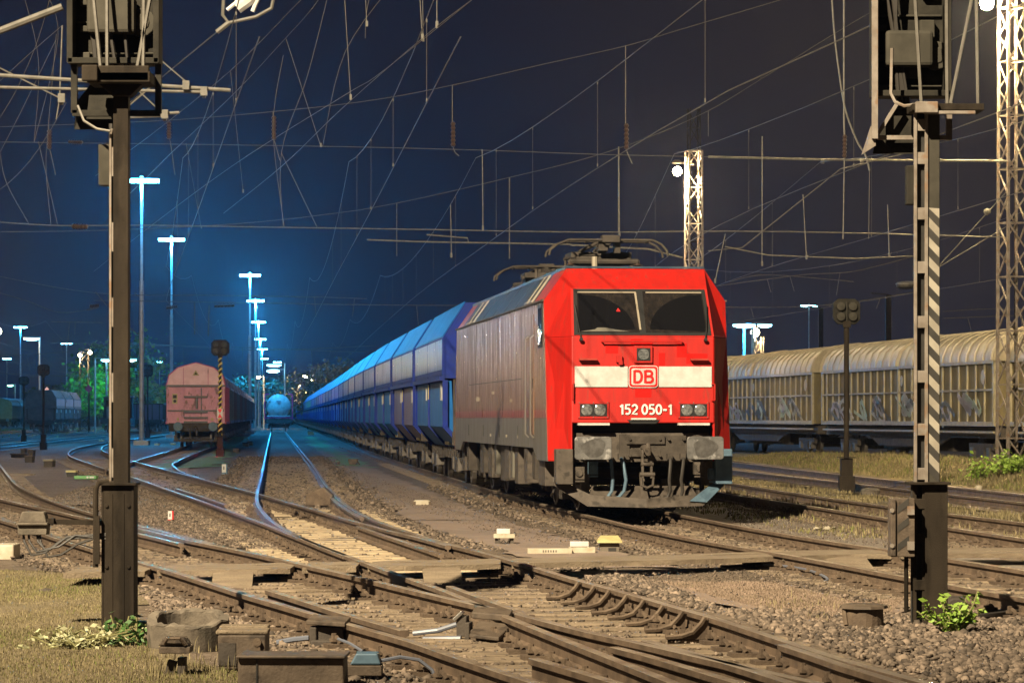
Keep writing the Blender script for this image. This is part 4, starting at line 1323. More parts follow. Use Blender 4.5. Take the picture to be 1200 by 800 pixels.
# pantographs
def pantograph(y0, flip=1):
    pg = thing('pantograph', None, None); pg.parent = loco
    f = flip
    for x, y in ((-.60, 0), (.58, 0), (-.02, 1.7)):
        mb = MB(); pr = []
        for k in range(6):
            z = 3.95 + k * .045
            pr += [(.085, z), (.085, z + .012), (.045, z + .02), (.045, z + .04)]
        mb.lathe(pr, (x, y0 + f * y, 0), 14); mb.build('insulator', M['insul'], pg, smooth=False)
    mb = MB()
    Y = lambda y: y0 + f * y
    mb.tube([(-.60, Y(0), 4.24), (.58, Y(0), 4.24)], .05, 8); mb.tube([(-.60, Y(0), 4.24), (-.02, Y(1.7), 4.24), (.58, Y(0), 4.24)], .045, 8)
    mb.prism([(-.42, 4.20), (-.36, 4.36), (.02, 4.40), (.42, 4.36), (.50, 4.22)], 'y', Y(.2), Y(.7))
    mb.box((.0, Y(.55), 4.30), (.95, .8, .10)); mb.box((-.28, Y(.9), 4.38), (.5, .9, .10)); mb.box((.34, Y(.5), 4.34), (.34, .5, .16)); mb.tube([(.42, Y(.1), 4.30), (.50, Y(0), 4.10), (.56, Y(0), 3.98)], .03, 6)
    mb.build('base_frame', M['under'], pg)
    mb = MB()
    mb.tube([(-.03, Y(1.5), 4.33), (.02, Y(.2), 4.52), (.02, Y(-.3), 4.58)], [.11, .09, .07], 8)
    mb.tube([(-.55, Y(1.2), 4.34), (-.25, Y(.1), 4.50), (.05, Y(-.2), 4.66)], .035, 8); mb.tube([(.45, Y(1.2), 4.34), (.25, Y(.1), 4.50), (.12, Y(-.2), 4.66)], .035, 8)
    mb.box((.07, Y(-.2), 4.62), (.30, .30, .12)); mb.box((-.05, Y(-.1), 4.52), (.16, .2, .2)); mb.box((.20, Y(-.1), 4.50), (.10, .2, .24))
    mb.build('arm', M['under'], pg)
    mb = MB()
    for dy in (-.28, .28):
        mb.tube([(-1.0, Y(dy), 4.33), (-.98, Y(dy), 4.42), (-.86, Y(dy), 4.52), (-.66, Y(dy), 4.60), (.80, Y(dy), 4.60), (.95, Y(dy), 4.53), (1.05, Y(dy), 4.42), (1.07, Y(dy), 4.33)], .022, 6)
    for x in (-.62, -.3, .3, .75): mb.tube([(x, Y(-.28), 4.58), (x, Y(.28), 4.58)], .018, 6)
    mb.box((.07, Y(0), 4.61), (1.3, .10, .035)); mb.box((.07, Y(.28), 4.61), (1.3, .06, .035))
    mb.build('collector_head', M['under'], pg)


pantograph(4.6)
pantograph(13.9, -1)
mb = MB()
mb.cyl((-.33, 3.4, 3.93), (-.33, 3.4, 4.26), .05, 8)
mb.build('roof_bushing', M['louvrerim'], loco)
mb = MB()
for y in (7.2, 8.4, 9.6, 10.8, 12.0):
    pr = []
    for k in range(4): pr += [(.07, 3.95 + k * .045), (.07, 3.962 + k * .045), (.04, 3.97 + k * .045), (.04, 3.99 + k * .045)]
    mb.lathe(pr, (-.55, y, 0), 10)
mb.build('insulator', M['insul'], loco)
mb = MB(); mb.tube([(-.55, y, 4.15) for y in (6.3, 7.2, 8.4, 9.6, 10.8, 12.0, 12.6)], .02, 6); mb.box((.2, 9, 4.08), (.9, 1.6, .25)); mb.box((.3, 11.3, 4.05), (.6, .9, .2))
mb.tube([(-1.0, 2.0, 3.95), (-1.0, 2.0, 4.12)], .02, 6); mb.tube([(-.95, 6.8, 3.95), (-.95, 6.8, 4.2)], .025, 6)
mb.build('roof_equipment', M['grime'], loco)

# ------------------------------------------------------------------ wagons
M['blue'] = mat('blue_wagon_paint', (.012, .135, .42), (.010, .10, .32), .55, 0, 2.5, stretch=(1, 1, .35), c3=(.02, .11, .30), s3=5, t3=.62, spec=.12)
M['bluegloss'] = mat('blue_wagon_panel', (.012, .07, .36), (.03, .075, .25), .27, .0, 7, stretch=(1, 1, .08), spec=.4, rough2=.36)
M['bluedark'] = mat('dark_blue_wagon_end', (.012, .028, .22), (.016, .030, .16), .6, 0, 3, spec=.1)
M['blueredtint'] = mat('red_tinted_blue_panel', (.12, .085, .15), (.06, .09, .24), .45, 0, 4, stretch=(1, 1, .2))  # reddish tint mixed into the blue, for one wagon's lower flaps
M['brownwagon'] = mat('rust_brown_wagon_paint', (.05, .027, .021), (.075, .043, .032), .75, 0, 2, stretch=(1, 1, .3), spec=.1)
M['browndark'] = mat('dark_brown_wagon_end', (.10, .075, .06), (.065, .05, .042), .6, 0, 2)
M['violetwagon'] = mat('violet_brown_wagon_side', (.12, .06, .075), (.085, .05, .07), .45, 0, 3, stretch=(1, 1, .2))
M['pink'] = mat('faded_pink_wagon_paint', (.58, .27, .34), (.48, .21, .27), .6, 0, 2.2, stretch=(1, 1, .5), c3=(.20, .11, .11), s3=5, t3=.6)
M['pinkroof'] = mat('faded_pink_roof_end', (.72, .46, .50), (.62, .37, .41), .6, 0, 2)
M['pinkedge'] = mat('pink_edge', (.50, .10, .18), None, .55)
M['darkwagon'] = mat('dark_wagon_side', (.075, .07, .075), (.11, .10, .10), .4, 0, 2.5, stretch=(1, 1, .2), rough2=.55)
M['tealwagon'] = mat('teal_wagon_side', (.05, .11, .13), (.075, .13, .15), .35, 0, 2.5, stretch=(1, 1, .2))
M['tank'] = mat('white_tank_paint', (.52, .55, .52), (.42, .46, .43), .4, 0, 2, c3=(.3, .34, .3), s3=3, t3=.6)
M['magenta'] = mat('magenta_paint', (.50, .03, .16), None, .5)
M['greywall'] = mat('olive_grey_wagon_wall', (.15, .122, .064), (.10, .082, .044), .75, 0, 3, stretch=(1, 1, .3), spec=.1, c3=(.11, .095, .065), s3=5, t3=.60)
M['greypost'] = mat('pale_wagon_post', (.27, .235, .155), (.20, .175, .115), .55, .1, 4)
M['greyroof'] = mat('galvanised_wagon_roof', (.33, .285, .20), (.22, .19, .132), .5, .0, 2, stretch=(1, 1, .4), spec=.25)
M['g1'] = mat('pale_spray_paint', (.28, .26, .20), (.24, .22, .165), .6, 0, 5)
M['g2'] = mat('dark_spray_paint', (.06, .052, .036), None, .6)
M['g3'] = mat('lilac_spray_paint', (.22, .19, .19), (.25, .22, .21), .6, 0, 5)
M['g4'] = mat('green_spray_paint', (.25, .30, .21), None, .6)


def bogies(root, L, ys, half=1.0, detail=True):
    for y in ys:
        b = thing('bogie', None, None); b.parent = root
        mb = MB()
        for s in (-1, 1):
            mb.box((s * 1.0, y, .62), (.14, 2.6, .22)); mb.box((s * 1.02, y, .45), (.16, .8, .35))
        mb.box((0, y, .6), (1.9, .4, .3))
        mb.build('frame', M['under'], b)
        for dy in (-.9, .9):
            mb = MB()
            for s in (-1, 1):
                mb.cyl((s * .70, y + dy, .46), (s * .80, y + dy, .46), .46, 16); mb.box((s * 1.02, y + dy, .46), (.2, .3, .28))
            mb.cyl((-.75, y + dy, .46), (.75, y + dy, .46), .08, 8)
            mb.build('wheelset', M['wheel'], b)


def buffers(root, y, f, mm='under', z=1.06):
    for s in (-1, 1):
        mb = MB(); mb.cyl((s * .875, y, z), (s * .875, y + f * .55, z), .11, 10); mb.cyl((s * .875, y + f * .55, z), (s * .875, y + f * .60, z), .23, 16)
        mb.build('buffer', M[mm], root)


def hopper(label, mats, loc, rz, group, detail=True):
    body, panel, dark = mats
    h = thing('hopper_wagon', label, 'wagon', loc, rz, group)
    y0, y1 = .55, 12.0
    up = [(-1.5, 2.42), (-1.5, 3.34), (-.98, 4.14), (.98, 4.14), (1.5, 3.34), (1.5, 2.42)]
    mb = MB(); mb.prism(up, 'y', y0, y1); b = mb.build('upper_body', M[dark], h)
    for s in (-1, 1):
        mb = MB()
        for k in range(4):
            ya = y0 + .02 + (y1 - y0) / 4 * k; yb = ya + (y1 - y0) / 4 - .04
            mb.slab([(s * 1.505, ya, 3.35), (s * 1.505, yb, 3.35), (s * .985, yb, 4.155), (s * .985, ya, 4.155)], (s * .012, 0, .012))
        mb.build('roof_panel', M[body], h)
    for s in (-1, 1):
        for k in range(2):
            ya = y0 + .06 + (y1 - y0) / 2 * k; yb = ya + (y1 - y0) / 2 - .12
            mb = MB(); mb.slab([(s * 1.5, ya, 2.62), (s * 1.5, yb, 2.62), (s * 1.5, yb, 3.30), (s * 1.5, ya, 3.30)], (s * .02, 0, 0))
            mb.build('side_panel', M[panel], h)
            # lower flap with the outward-turned chute
            mb = MB()
            mb.prism([(s * 1.30, 2.36), (s * 1.46, 2.36), (s * 1.46, 1.32), (s * .95, .78), (s * .85, .80), (s * 1.25, 1.36)], 'y', ya + .02, yb - .02)
            mb.build('discharge_flap', M[body], h)
        mb = MB()
        mb.box((s * 1.52, (y0 + y1) / 2, 2.42), (.12, y1 - y0 + .1, .10)); mb.box((s * 1.49, (y0 + y1) / 2, 2.56), (.07, y1 - y0, .10))
        for k in range(3):
            y = y0 + (y1 - y0) / 2 * k
            mb.bar((s * 1.49, y, 2.4), (s * 1.49, y, 3.33), .09, .06); mb.bar((s * 1.45, y, 2.38), (s * 1.45, y, 1.3), .10, .12); mb.bar((s * 1.45, y, 1.32), (s * .98, y, .80), .10, .10)
        mb.build('side_beam', M[dark], h)
    mb = MB()
    mb.prism([(-1.4, 2.40), (1.4, 2.40), (1.4, 1.3), (.9, .85), (-.9, .85), (-1.4, 1.3)], 'y', y0 + .25, y1 - .25)
    mb.build('lower_body', M[dark], h)
    mb = MB(); mb.box((0, 6.27, .92), (1.9, 12.3, .2)); mb.box((0, .35, 1.05), (2.6, .14, .30)); mb.box((0, 12.2, 1.05), (2.6, .14, .30))
    for s in (-1, 1):
        for y in np.linspace(1.0, 11.5, 14): mb.box((s * 1.0, y, .70), (.18, .22, .26))
        mb.bar((s * 1.25, .45, .9), (s * 1.25, .45, 2.4), .05)
    mb.build('underframe', M['under'], h)
    for s in (-1, 1):
        mb = MB(); mb.box((s * 1.475, 1.6, 2.1), (.02, .55, .35)); mb.box((s * 1.475, 7.6, 2.1), (.02, .4, .3)); mb.build('data_panel', M['dbwhite'], h)
        mb = MB(); mb.box((s * 1.5, 6.27, 2.15), (.02, .12, .35)); mb.box((s * 1.03, 5.2, .93), (.16, 1.5, .12)); mb.build('yellow_mark', M['yellow'], h)
    if detail:
        bogies(h, 12.5, (2.2, 10.3)); buffers(h, .3, -1); buffers(h, 12.25, 1)
    return h


acen = [(a + b) / 2 for a, b in zip(RAILS['AL'], RAILS['AR'])]


def along(cen, Y, d):
    """the point d metres further along the polyline from its point at Y"""
    p = Vector((xat(cen, Y), Y, 0))
    y = Y
    while True:
        q = Vector((xat(cen, y + .25), y + .25, 0))
        if (q - p).length >= d: return p, q
        y += .25


blues = []
Y = 67.3
k = 0
while Y < 720:
    p, q = along(acen, Y, 12.55)
    rz = math.atan2(-(q.x - p.x), q.y - p.y)
    if k == 0:
        lab = 'blue hopper wagon with glossy panels coupled directly behind the red locomotive'
        w0 = hopper(lab, ('blue', 'bluegloss', 'bluedark'), p, rz, 'blue hopper wagons of the train')
    elif k == 1:
        w1 = hopper('second blue hopper wagon behind the locomotive, with reddish-tinted lower flaps', ('blue', 'bluegloss', 'bluedark'), p, rz, 'blue hopper wagons of the train')
        for c in list(COL.objects):
            if c.parent == w1 and c.name.startswith('discharge_flap') and c.data.vertices[0].co.y > 0:
                c.data.materials[0] = M['blueredtint'] if c.data.vertices[0].co.y < 20 else M['blue']
    else:
        dup(w0, p, rz, ORD[k] + ' blue hopper wagon counted back from the red locomotive')
    Y = q.y; k += 1

# the pink covered wagon and the row behind it


def covered(label, loc, rz, group, mats, L=14.0, detail=True, name='covered_wagon', end='plain'):
    side, endm, roofm, trim = mats
    w = thing(name, label, 'wagon', loc, rz, group)
    ou = [(-1.45, 1.2), (-1.45, 3.1), (-1.32, 3.62), (-.88, 4.0), (0, 4.25), (.88, 4.0), (1.32, 3.62), (1.45, 3.1), (1.45, 1.2)]
    mb = MB(); mb.prism([p for p in ou if p[1] <= 3.1], 'y', .6, L - .6); mb.build('body', M[side], w)
    mb = MB(); mb.prism([(x * 1.012, z + .004) for x, z in ou if z >= 3.1], 'y', .55, L - .55); mb.build('roof', M[roofm], w)
    mb = MB()
    for s in (-1, 1):
        for y in np.arange(1.2, L - 1, .95): mb.box((s * 1.47, y, 2.15), (.05, .07, 1.86))
        mb.box((s * 1.48, L / 2, 3.1), (.06, L - 1.2, .08)); mb.box((s * 1.48, L / 2, 1.24), (.07, L - 1.2, .12))
    mb.build('side_post', M[trim], w)
    mb = MB(); mb.box((0, L / 2, 1.02), (2.2, L - 1.1, .28)); mb.box((0, .5, 1.02), (2.7, .15, .42)); mb.box((0, L - .5, 1.02), (2.7, .15, .42))
    mb.box((0, L / 2, .62), (1.4, 5, .4))
    mb.build('underframe', M['under'], w)
    bogies(w, L, (2.4, L - 2.4))
    buffers(w, .43, -1, 'bluegrey'); buffers(w, L - .43, 1, 'bluegrey')
    if detail:
        mb = MB(); mb.box((0, .58, 2.15), (2.88, .03, 1.88)); mb.build('end_wall', M[endm], w)
        mb = MB(); mb.prism([(x * 1.0, z) for x, z in ou if z >= 3.1], 'y', .53, .56); mb.build('roof_end', M['pinkroof'], w)
        mb = MB()
        ax = [(x * 1.02, .54, z + .02) for x, z in ou if z >= 3.1]
        mb.tube(ax, .03, 6)
        mb.build('roof_edge', M['pinkedge'], w)
        mb = MB()
        mb.box((0, .52, 3.1), (2.98, .10, .10))
        mb.build('eave_beam', M['darkwagon'], w)
        for x in (-1.4, -.62, .62, 1.4):
            mb = MB(); mb.box((x, .53, 2.15), (.11, .10, 1.9))
            if abs(x) < 1: mb.box((x, .525, 3.58), (.05, .03, .85))
            mb.build('end_post', M[endm], w)
        mb = MB()
        for z in (1.28, 1.50, 1.78, 2.55): mb.bar((-.6, .46, z), (.6, .46, z), .06, .09)
        mb.bar((-1.42, .5, 1.85), (1.42, .5, 1.85), .05, .07)
        mb.tube([(.05, .45, 2.5), (.05, .42, 1.95)], .06, 6); mb.bar((.28, .46, 3.0), (.28, .46, 1.7), .05)
        mb.build('end_ladder', M['darkwagon'], w)
        mb = MB(); mb.slab([(-.17, .50, 3.62), (.17, .50, 3.62), (0, .50, 3.90)], (0, .02, 0)); mb.build('warning_triangle', M['yellow'], w)
        mb = MB(); mb.slab([(-.09, .495, 3.66), (.09, .495, 3.66), (0, .495, 3.81)], (0, .004, 0)); mb.build('triangle_mark', M['black'], w)
        mb = MB(); mb.box((-1.05, .545, 2.45), (.26, .02, .50)); mb.build('notice_plate', M['yellow'], w)
        mb = MB(); mb.box((-1.05, .53, 2.56), (.18, .01, .17)); mb.cyl((-1.05, .525, 2.33), (-1.05, .535, 2.33), .08, 10); mb.build('notice_mark', M['black'], w)
        for x in (-.9, .82): 
            mb = MB(); mb.box((x, .50, 1.42), (.10, .02, .14)); mb.build('reflector', M['yellow'], w)
        mb = MB(); mb.tube([(0, .5, 1.05), (0, .3, 1.02), (0, .15, .92), (0, .1, 1.06)], .06, 8); mb.tube([(-.3, .4, 1.0), (-.28, .25, .7), (-.28, .25, .4)], .04, 6); mb.tube([(0.05, .3, 1.0), (.05, .2, .6)], .05, 6); mb.build('coupling', M['grime'], w)
        mb = MB(); mb.box((0, .45, .35), (2.2, .10, .12)); mb.bar((-1, .45, .35), (-1, .45, .9), .06); mb.bar((1, .45, .35), (1, .45, .9), .06); mb.build('end_step', M['under'], w)
    return w


def PW(Y): return Vector((-15.95 - (Y - 150.7) * .0785, Y, 0))


RZP = math.atan(.0785)
covered('faded pink covered wagon with rounded roof, its end facing the yard crossing', PW(150), RZP, 'wagons of the row led by the pink wagon', ('pink', 'pink', 'pink', 'pinkedge'))
pw = covered('dark grey covered wagon directly behind the pink one', PW(165.2), RZP, 'wagons of the row led by the pink wagon', ('darkwagon', 'darkwagon', 'darkwagon', 'tealwagon'), detail=False)
pt = covered('teal covered wagon, third in the row led by the pink wagon', PW(180.2), RZP, 'wagons of the row led by the pink wagon', ('tealwagon', 'tealwagon', 'darkwagon', 'darkwagon'), detail=False)
for i in range(10):
    dup((pw, pt)[i % 2] if i not in (4, 5) else pw, PW(195.2 + 15 * i), RZP, ('dark grey', 'teal')[i % 2 if i not in (4, 5) else 0] + ' covered wagon, ' + ORD[i + 3] + ' in the row led by the pink wagon')


def tank_wagon(label, loc, rz, group=None):
    w = thing('tank_wagon', label, 'wagon', loc, rz, group)
    mb = MB()
    mb.lathe([(.0001, .62), (.55, .68), (.95, .80), (1.22, 1.0), (1.27, 1.2), (1.27, 13.2), (1.2, 13.5), (.9, 13.7), (.0001, 13.8)], (0, 0, 2.62), 28, 'y'); mb.build('tank', M['tank'], w, smooth=True)
    mb = MB(); mb.box((0, 7.2, 1.1), (2.2, 13.6, .26)); mb.box((0, .45, 1.08), (2.7, .14, .4)); mb.box((0, 7.2, 1.32), (1.9, 12, .2)); mb.build('underframe', M['under'], w)
    mb = MB()
    for s in (-1, 1):
        mb.bar((s * 1.42, .5, 1.2), (s * 1.42, .5, 3.85), .10); mb.bar((s * 1.42, .5, 3.85), (s * .95, .5, 3.88), .10)
    mb.bar((-1.4, .5, 1.45), (1.4, .5, 1.45), .08)
    mb.build('end_frame', M['magenta'], w)
    mb = MB(); mb.tube([(-1.2, .75, 1.62), (0, .6, 1.60), (1.2, .75, 1.62)], .05, 6); mb.build('walkway_rail', M['tank'], w)
    mb = MB(); mb.box((0, .62, 3.15), (.5, .03, .05)); mb.box((0, .60, 3.03), (.34, .03, .04)); mb.box((0, .60, 2.93), (.2, .03, .04)); mb.build('tank_marking', M['bluegrey'], w)
    bogies(w, 14, (2.4, 12)); buffers(w, .4, -1); buffers(w, 14, 1)
    return w


tank_wagon('white tank wagon with rounded end at the far end of the middle track', (-24.15, 309, 0), RZP)

# brown hoppers and others at the far left
hb = hopper('rust brown hopper wagon, nearest of the three beside the two dwarf signals', ('brownwagon', 'violetwagon', 'browndark'), (-45.8, 290, 0), RZP, 'brown hopper wagons at the far left')
for i in (1, 2):
    dup(hb, (-45.8 - .0785 * 12.6 * i, 290 + 12.6 * i, 0), RZP, ('middle', 'rearmost')[i - 1] + ' of the three rust brown hopper wagons at the far left')
M['tanwagon'] = mat('tan_wagon_paint', (.22, .16, .11), (.17, .12, .085), .6, 0, 2)
cl_ = covered('tan covered wagon with rounded roof at the left edge of the yard', (-73.5, 430, 0), RZP, 'tan covered wagons at the left edge', ('tanwagon', 'tanwagon', 'tanwagon', 'brownwagon'), detail=False)
dup(cl_, (-73.5 - 1.17, 445, 0), RZP, 'tan covered wagon coupled behind the one at the left edge of the yard')


def gondola(label, loc, rz, group):
    w = thing('open_wagon', label, 'wagon', loc, rz, group)
    L = 12.0
    mb = MB()
    for s in (-1, 1): mb.box((s * 1.38, L / 2, 2.0), (.06, L - 1.2, 1.5))
    mb.box((0, .62, 2.0), (2.76, .06, 1.5)); mb.box((0, L - .62, 2.0), (2.76, .06, 1.5)); mb.box((0, L / 2, 1.28), (2.7, L - 1.2, .08))
    mb.build('body', M['violetwagon'], w)
    mb = MB()
    for s in (-1, 1):
        for y in np.arange(.7, L - .5, 1.3): mb.box((s * 1.44, y, 2.0), (.07, .10, 1.5))
        mb.box((s * 1.42, L / 2, 2.78), (.12, L - 1.1, .09))
    for x in (-1.1, -.4, .4, 1.1): mb.box((x, .56, 2.0), (.1, .07, 1.5))
    mb.box((0, .58, 2.78), (2.8, .10, .09))
    mb.build('rib', M['brownwagon'], w)
    mb = MB(); mb.box((0, L / 2, 1.05), (2.3, L - 1.0, .3)); mb.box((0, .5, 1.05), (2.6, .14, .4)); mb.build('underframe', M['under'], w)
    bogies(w, L, (2, L - 2)); buffers(w, .43, -1); buffers(w, L - .43, 1)
    return w


gw = gondola('open brown wagon with ribbed sides behind the foot of the tall lamp post', (-35.6, 292, 0), RZP, 'open wagons left of the pink wagon')
for i in (1, 2, 3):
    dup(gw, (-35.6 - .0785 * 12.2 * i, 292 + 12.2 * i, 0), RZP, ORD[i] + ' open brown wagon counted back from the foot of the tall lamp post')


def flat_loco(loc, rz):
    w = thing('shunting_locomotive', 'small dark red shunting locomotive with pale front partly hidden by the steel mast', 'locomotive', loc, rz)
    mb = MB(); mb.box((0, 4.5, 1.15), (2.8, 8.6, .5)); mb.build('frame', M['under'], w)
    mb = MB(); mb.box((0, 2.4, 1.95), (1.7, 3.6, 1.1)); mb.build('hood', M['tanwagon'], w, bevel=.08)
    mb = MB(); mb.box((0, 6.0, 2.4), (2.7, 2.6, 2.0)); mb.build('cab', M['brownwagon'], w, bevel=.06)
    mb = MB(); mb.box((0, 6.0, 3.45), (2.9, 2.9, .14)); mb.build('roof', M['darkwagon'], w, bevel=.03)
    mb = MB(); mb.box((-.8, 4.68, 2.85), (.8, .04, .6)); mb.box((.8, 4.68, 2.85), (.8, .04, .6)); mb.build('window', M['glass'], w)
    bogies(w, 9, (2.2, 6.6)); buffers(w, .3, -1)
    return w


flat_loco((-37.2, 280, 0), RZP)

# grey sliding-wall wagons on the right


def sliding_wagon(label, loc, rz, seed):
    w = thing('sliding_wall_wagon', label, 'wagon', loc, rz, 'grey sliding-wall wagons behind the bank')
    L = 23.6; r = random.Random(seed)
    arch = [(-1.45, 3.22), (-1.43, 3.42), (-1.30, 3.74), (-1.02, 4.0), (-.6, 4.17), (0, 4.25), (.6, 4.17), (1.02, 4.0), (1.30, 3.74), (1.43, 3.42), (1.45, 3.22)]
    mb = MB(); mb.prism([(-1.40, 1.28), (-1.40, 3.22), (1.40, 3.22), (1.40, 1.28)], 'y', .5, L - .5); mb.build('wall', M['greywall'], w)
    mb = MB(); mb.prism(arch, 'y', .35, L - .35); mb.build('roof', M['greyroof'], w, smooth=True)
    mb = MB()
    for y in list(np.arange(.7, L / 2 - .2, .92)) + list(np.arange(L / 2 + .3, L - .5, .92)):
        mb.tube([(x * 1.012, y, z + .02) for x, z in arch], .035, 5)
    for y in (.4, L / 2, L - .4): mb.tube([(x * 1.015, y, z + .02) for x, z in arch], .06, 6)
    mb.build('roof_rib', M['greyroof'], w)
    for s in (-1, 1):
        mb = MB()
        for y in list(np.arange(.62, L / 2 - .1, .95)) + list(np.arange(L / 2 + .12, L - .5, .95)):
            mb.box((s * 1.425, y, 2.22), (.05, .075, 1.84))
        for y in (.55, L / 2, L - .55): mb.box((s * 1.43, y, 2.25), (.08, .16, 1.95))
        mb.build('wall_post', M['greypost'], w)
        mb = MB()
        mb.box((s * 1.44, L / 2, 3.2), (.07, L - .9, .10)); mb.box((s * 1.435, L / 2, 1.33), (.08, L - .9, .14)); mb.box((s * 1.43, L / 2, 2.36), (.05, L - 1, .06)); mb.box((s * 1.42, L / 2, 1.08), (.06, L - 1.2, .06))
        mb.build('wall_rail', M['greypost'], w)
        mb = MB(); mb.cyl((s * 1.46, L * .03 + .9, 2.75), (s * 1.47, L * .03 + .9, 2.75), .22, 16); mb.cyl((s * 1.46, L * .48, 2.75), (s * 1.47, L * .48, 2.75), .18, 16); mb.build('round_sign', M['greyroof'], w)
    # sprayed scribbles on the visible side
    x = -1.455
    for nm, n, mm in (('g1', 7, 'g1'), ('g2', 5, 'g2'), ('g3', 6, 'g3'), ('g4', 3, 'g4')):
        for k in range(n):
            mb = MB()
            y = r.uniform(2, L - 3); z = r.uniform(1.55, 1.95); pts = []
            a0 = r.uniform(0, 6)
            for q in range(9):
                a = a0 + q * r.uniform(.5, 1.1)
                pts.append((x, y + .8 * math.cos(a * .7) + q * .10, z + .34 * math.sin(a)))
            for a, b in zip(pts[:-1], pts[1:]): mb.bar(a, b, .004, r.uniform(.08, .2), up=(0, 0, 1) if abs(a[2] - b[2]) < abs(a[1] - b[1]) else (0, 1, 0))
            mb.build('graffiti', M[mm], w)
    mb = MB(); mb.box((0, L / 2, 1.05), (2.5, L - .8, .32)); mb.box((0, L / 2, .65), (1.6, 9, .45))
    for s in (-1, 1): mb.prism([(6, 1.0), (L - 6, 1.0), (L - 8, .55), (8, .55)], 'x', s * 1.1 - .04, s * 1.1 + .04)
    mb.build('underframe', M['under'], w)
    bogies(w, L, (3.2, L - 3.2)); buffers(w, .45, -1); buffers(w, L - .45, 1)
    return w


RZW = math.atan(.126)
dW = Vector((-math.sin(RZW), math.cos(RZW), 0))
pW = Vector((14.5, 89, 0)) + Vector((math.cos(RZW), math.sin(RZW), 0)) * 1.45
for i, (k, lab) in enumerate(((0, 'grey sliding-wall wagon with ribbed roof right behind the striped signal mast'), (1, 'grey sliding-wall wagon with pale scribbles just right of the locomotive'), (-1, 'grey sliding-wall wagon cut off by the right edge behind the lattice mast'), (2, 'grey sliding-wall wagon mostly hidden behind the red locomotive'))):
    sliding_wagon(lab, pW + dW * (k * 24.2), RZW, 20 + i)
base = [pW + dW * t for t in (220, 120, 60, 0, -40)]
rail_obj(offset(base, -.75), tW, top='oldtop'); rail_obj(offset(base, .75), tW, top='oldtop')

# ------------------------------------------------------------------ lamps
M['cyanlamp'] = emit('mercury_lamp', (.22, .74, 1.0), 40)
M['cyansoft'] = emit('mercury_lamp_dim', (.30, .80, 1.0), 14)
M['warmlamp'] = emit('sodium_lamp', (1.0, .80, .45), 60)
M['greenlamp'] = emit('greenish_lamp', (.25, 1.0, .55), 12)
M['redlamp'] = emit('red_signal_lamp', (1.0, .02, .12), 10)


def light(name, loc, power, col, parent=None, radius=.3, spot=None):
    d = bpy.data.lights.new(name, 'SPOT' if spot else 'POINT')
    d.energy = power; d.color = col; d.shadow_soft_size = radius
    if spot: d.spot_size, d.spot_blend = spot
    o = bpy.data.objects.new(name, d); COL.objects.link(o)
    o.location = loc
    if parent: o.parent = parent
    return o


def lamp_post(label, px, py, h=16.0, w=CYAN_W, arm=1.05, Y=None, group='tall lamp posts with blue-white light', wide=True):
    Y = Y or (h - CAM_H) * FPX / (488 - py)
    X = (px - 600) * Y / FPX
    t = thing('lamp_post', label, 'lamp post', (X, Y, -.2), 0, group)
    hh = h + .2
    mb = MB(); mb.cyl((0, 0, 0), (0, 0, hh * .62), .15, 10, r2=.14); mb.cyl((0, 0, hh * .62), (0, 0, hh), .10, 10, r2=.08); mb.box((0, 0, .15), (.9, .9, .3)); mb.build('post', M['postgal'], t)
    mb = MB(); mb.box((0, 0, hh + .06), (arm * 2 + .1, .20, .06)); mb.box((0, 0, hh + .16), (.22, .12, .16)); mb.build('crossarm', M['postgal'], t)
    for s in (-1, 1):
        mb = MB(); mb.tube([(s * .08, 0, hh - .05), (s * arm, 0, hh - .05)], .12, 8); mb.build('lamp_tube', M['cyanlamp'], t)
    if w: light('lamp_light', (0, -.25, hh - .5), w, CYAN, t, .35)
    return t


lamp_post('tall lamp post with the brightest blue-white crossbar lamp, left of the pink wagon', 166, 211, w=CYAN_W)
lamp_post('tall lamp post behind the pink wagon, second largest of the blue-white lamps', 201, 280, w=CYAN_W * 1.2)
row = [(293, 322), (299.5, 352), (303, 377), (305, 397), (307.5, 409), (309.5, 420), (325, 424)]
for i, (px, py) in enumerate(row):
    lamp_post(('front' if i == 0 else ORD[i]) + ' of the row of blue-white lamp posts rising behind the tank wagon', px, py, w=CYAN_W * 1.3 if i < 5 else 0)
lamp_post('blue-white lamp post above the tan covered wagon at the left', 24, 383, w=CYAN_W * .3)
lamp_post('blue-white lamp post standing behind the brown hopper wagons', 78, 402, w=0)
lamp_post('small blue-white lamp post at the extreme left edge', 8, 420, w=0)
lamp_post('blue-white lamp post just left of the pink wagon roof', 187, 424, w=0)
lamp_post('blue-white lamp post with a flat top seen beyond the grey wagons', 948, 358, w=0)


def flood(label, px, py, Y, rx=.55, mm='cyansoft', h0=-.2, arm=.8, w=0, col=CYAN):
    p = P(px, py, Y)
    t = thing('floodlight_post', label, 'lamp post', (p.x, Y, h0), 0, 'floodlights on slim posts')
    z = p.z - h0
    mb = MB(); mb.cyl((arm, .2, 0), (arm, .2, z + .15), .10, 8); mb.bar((arm, .2, z + .12), (0, 0, z + .12), .07); mb.build('post', M['postgal'], t)
    mb = MB(); mb.lathe([(rx * .3, .14), (rx * .8, .10), (rx, .02), (rx * .98, -.02)], (0, 0, z), 14); mb.build('shade', M['postgal'], t)
    mb = MB(); mb.lathe([(rx * .95, -.02), (rx * .9, -.14), (rx * .5, -.24), (.001, -.26)], (0, 0, z), 14); mb.build('bulb', M[mm], t, smooth=True)
    if w: light('lamp_light', (0, -.9, z - .9), w, col, t, .3)
    return t


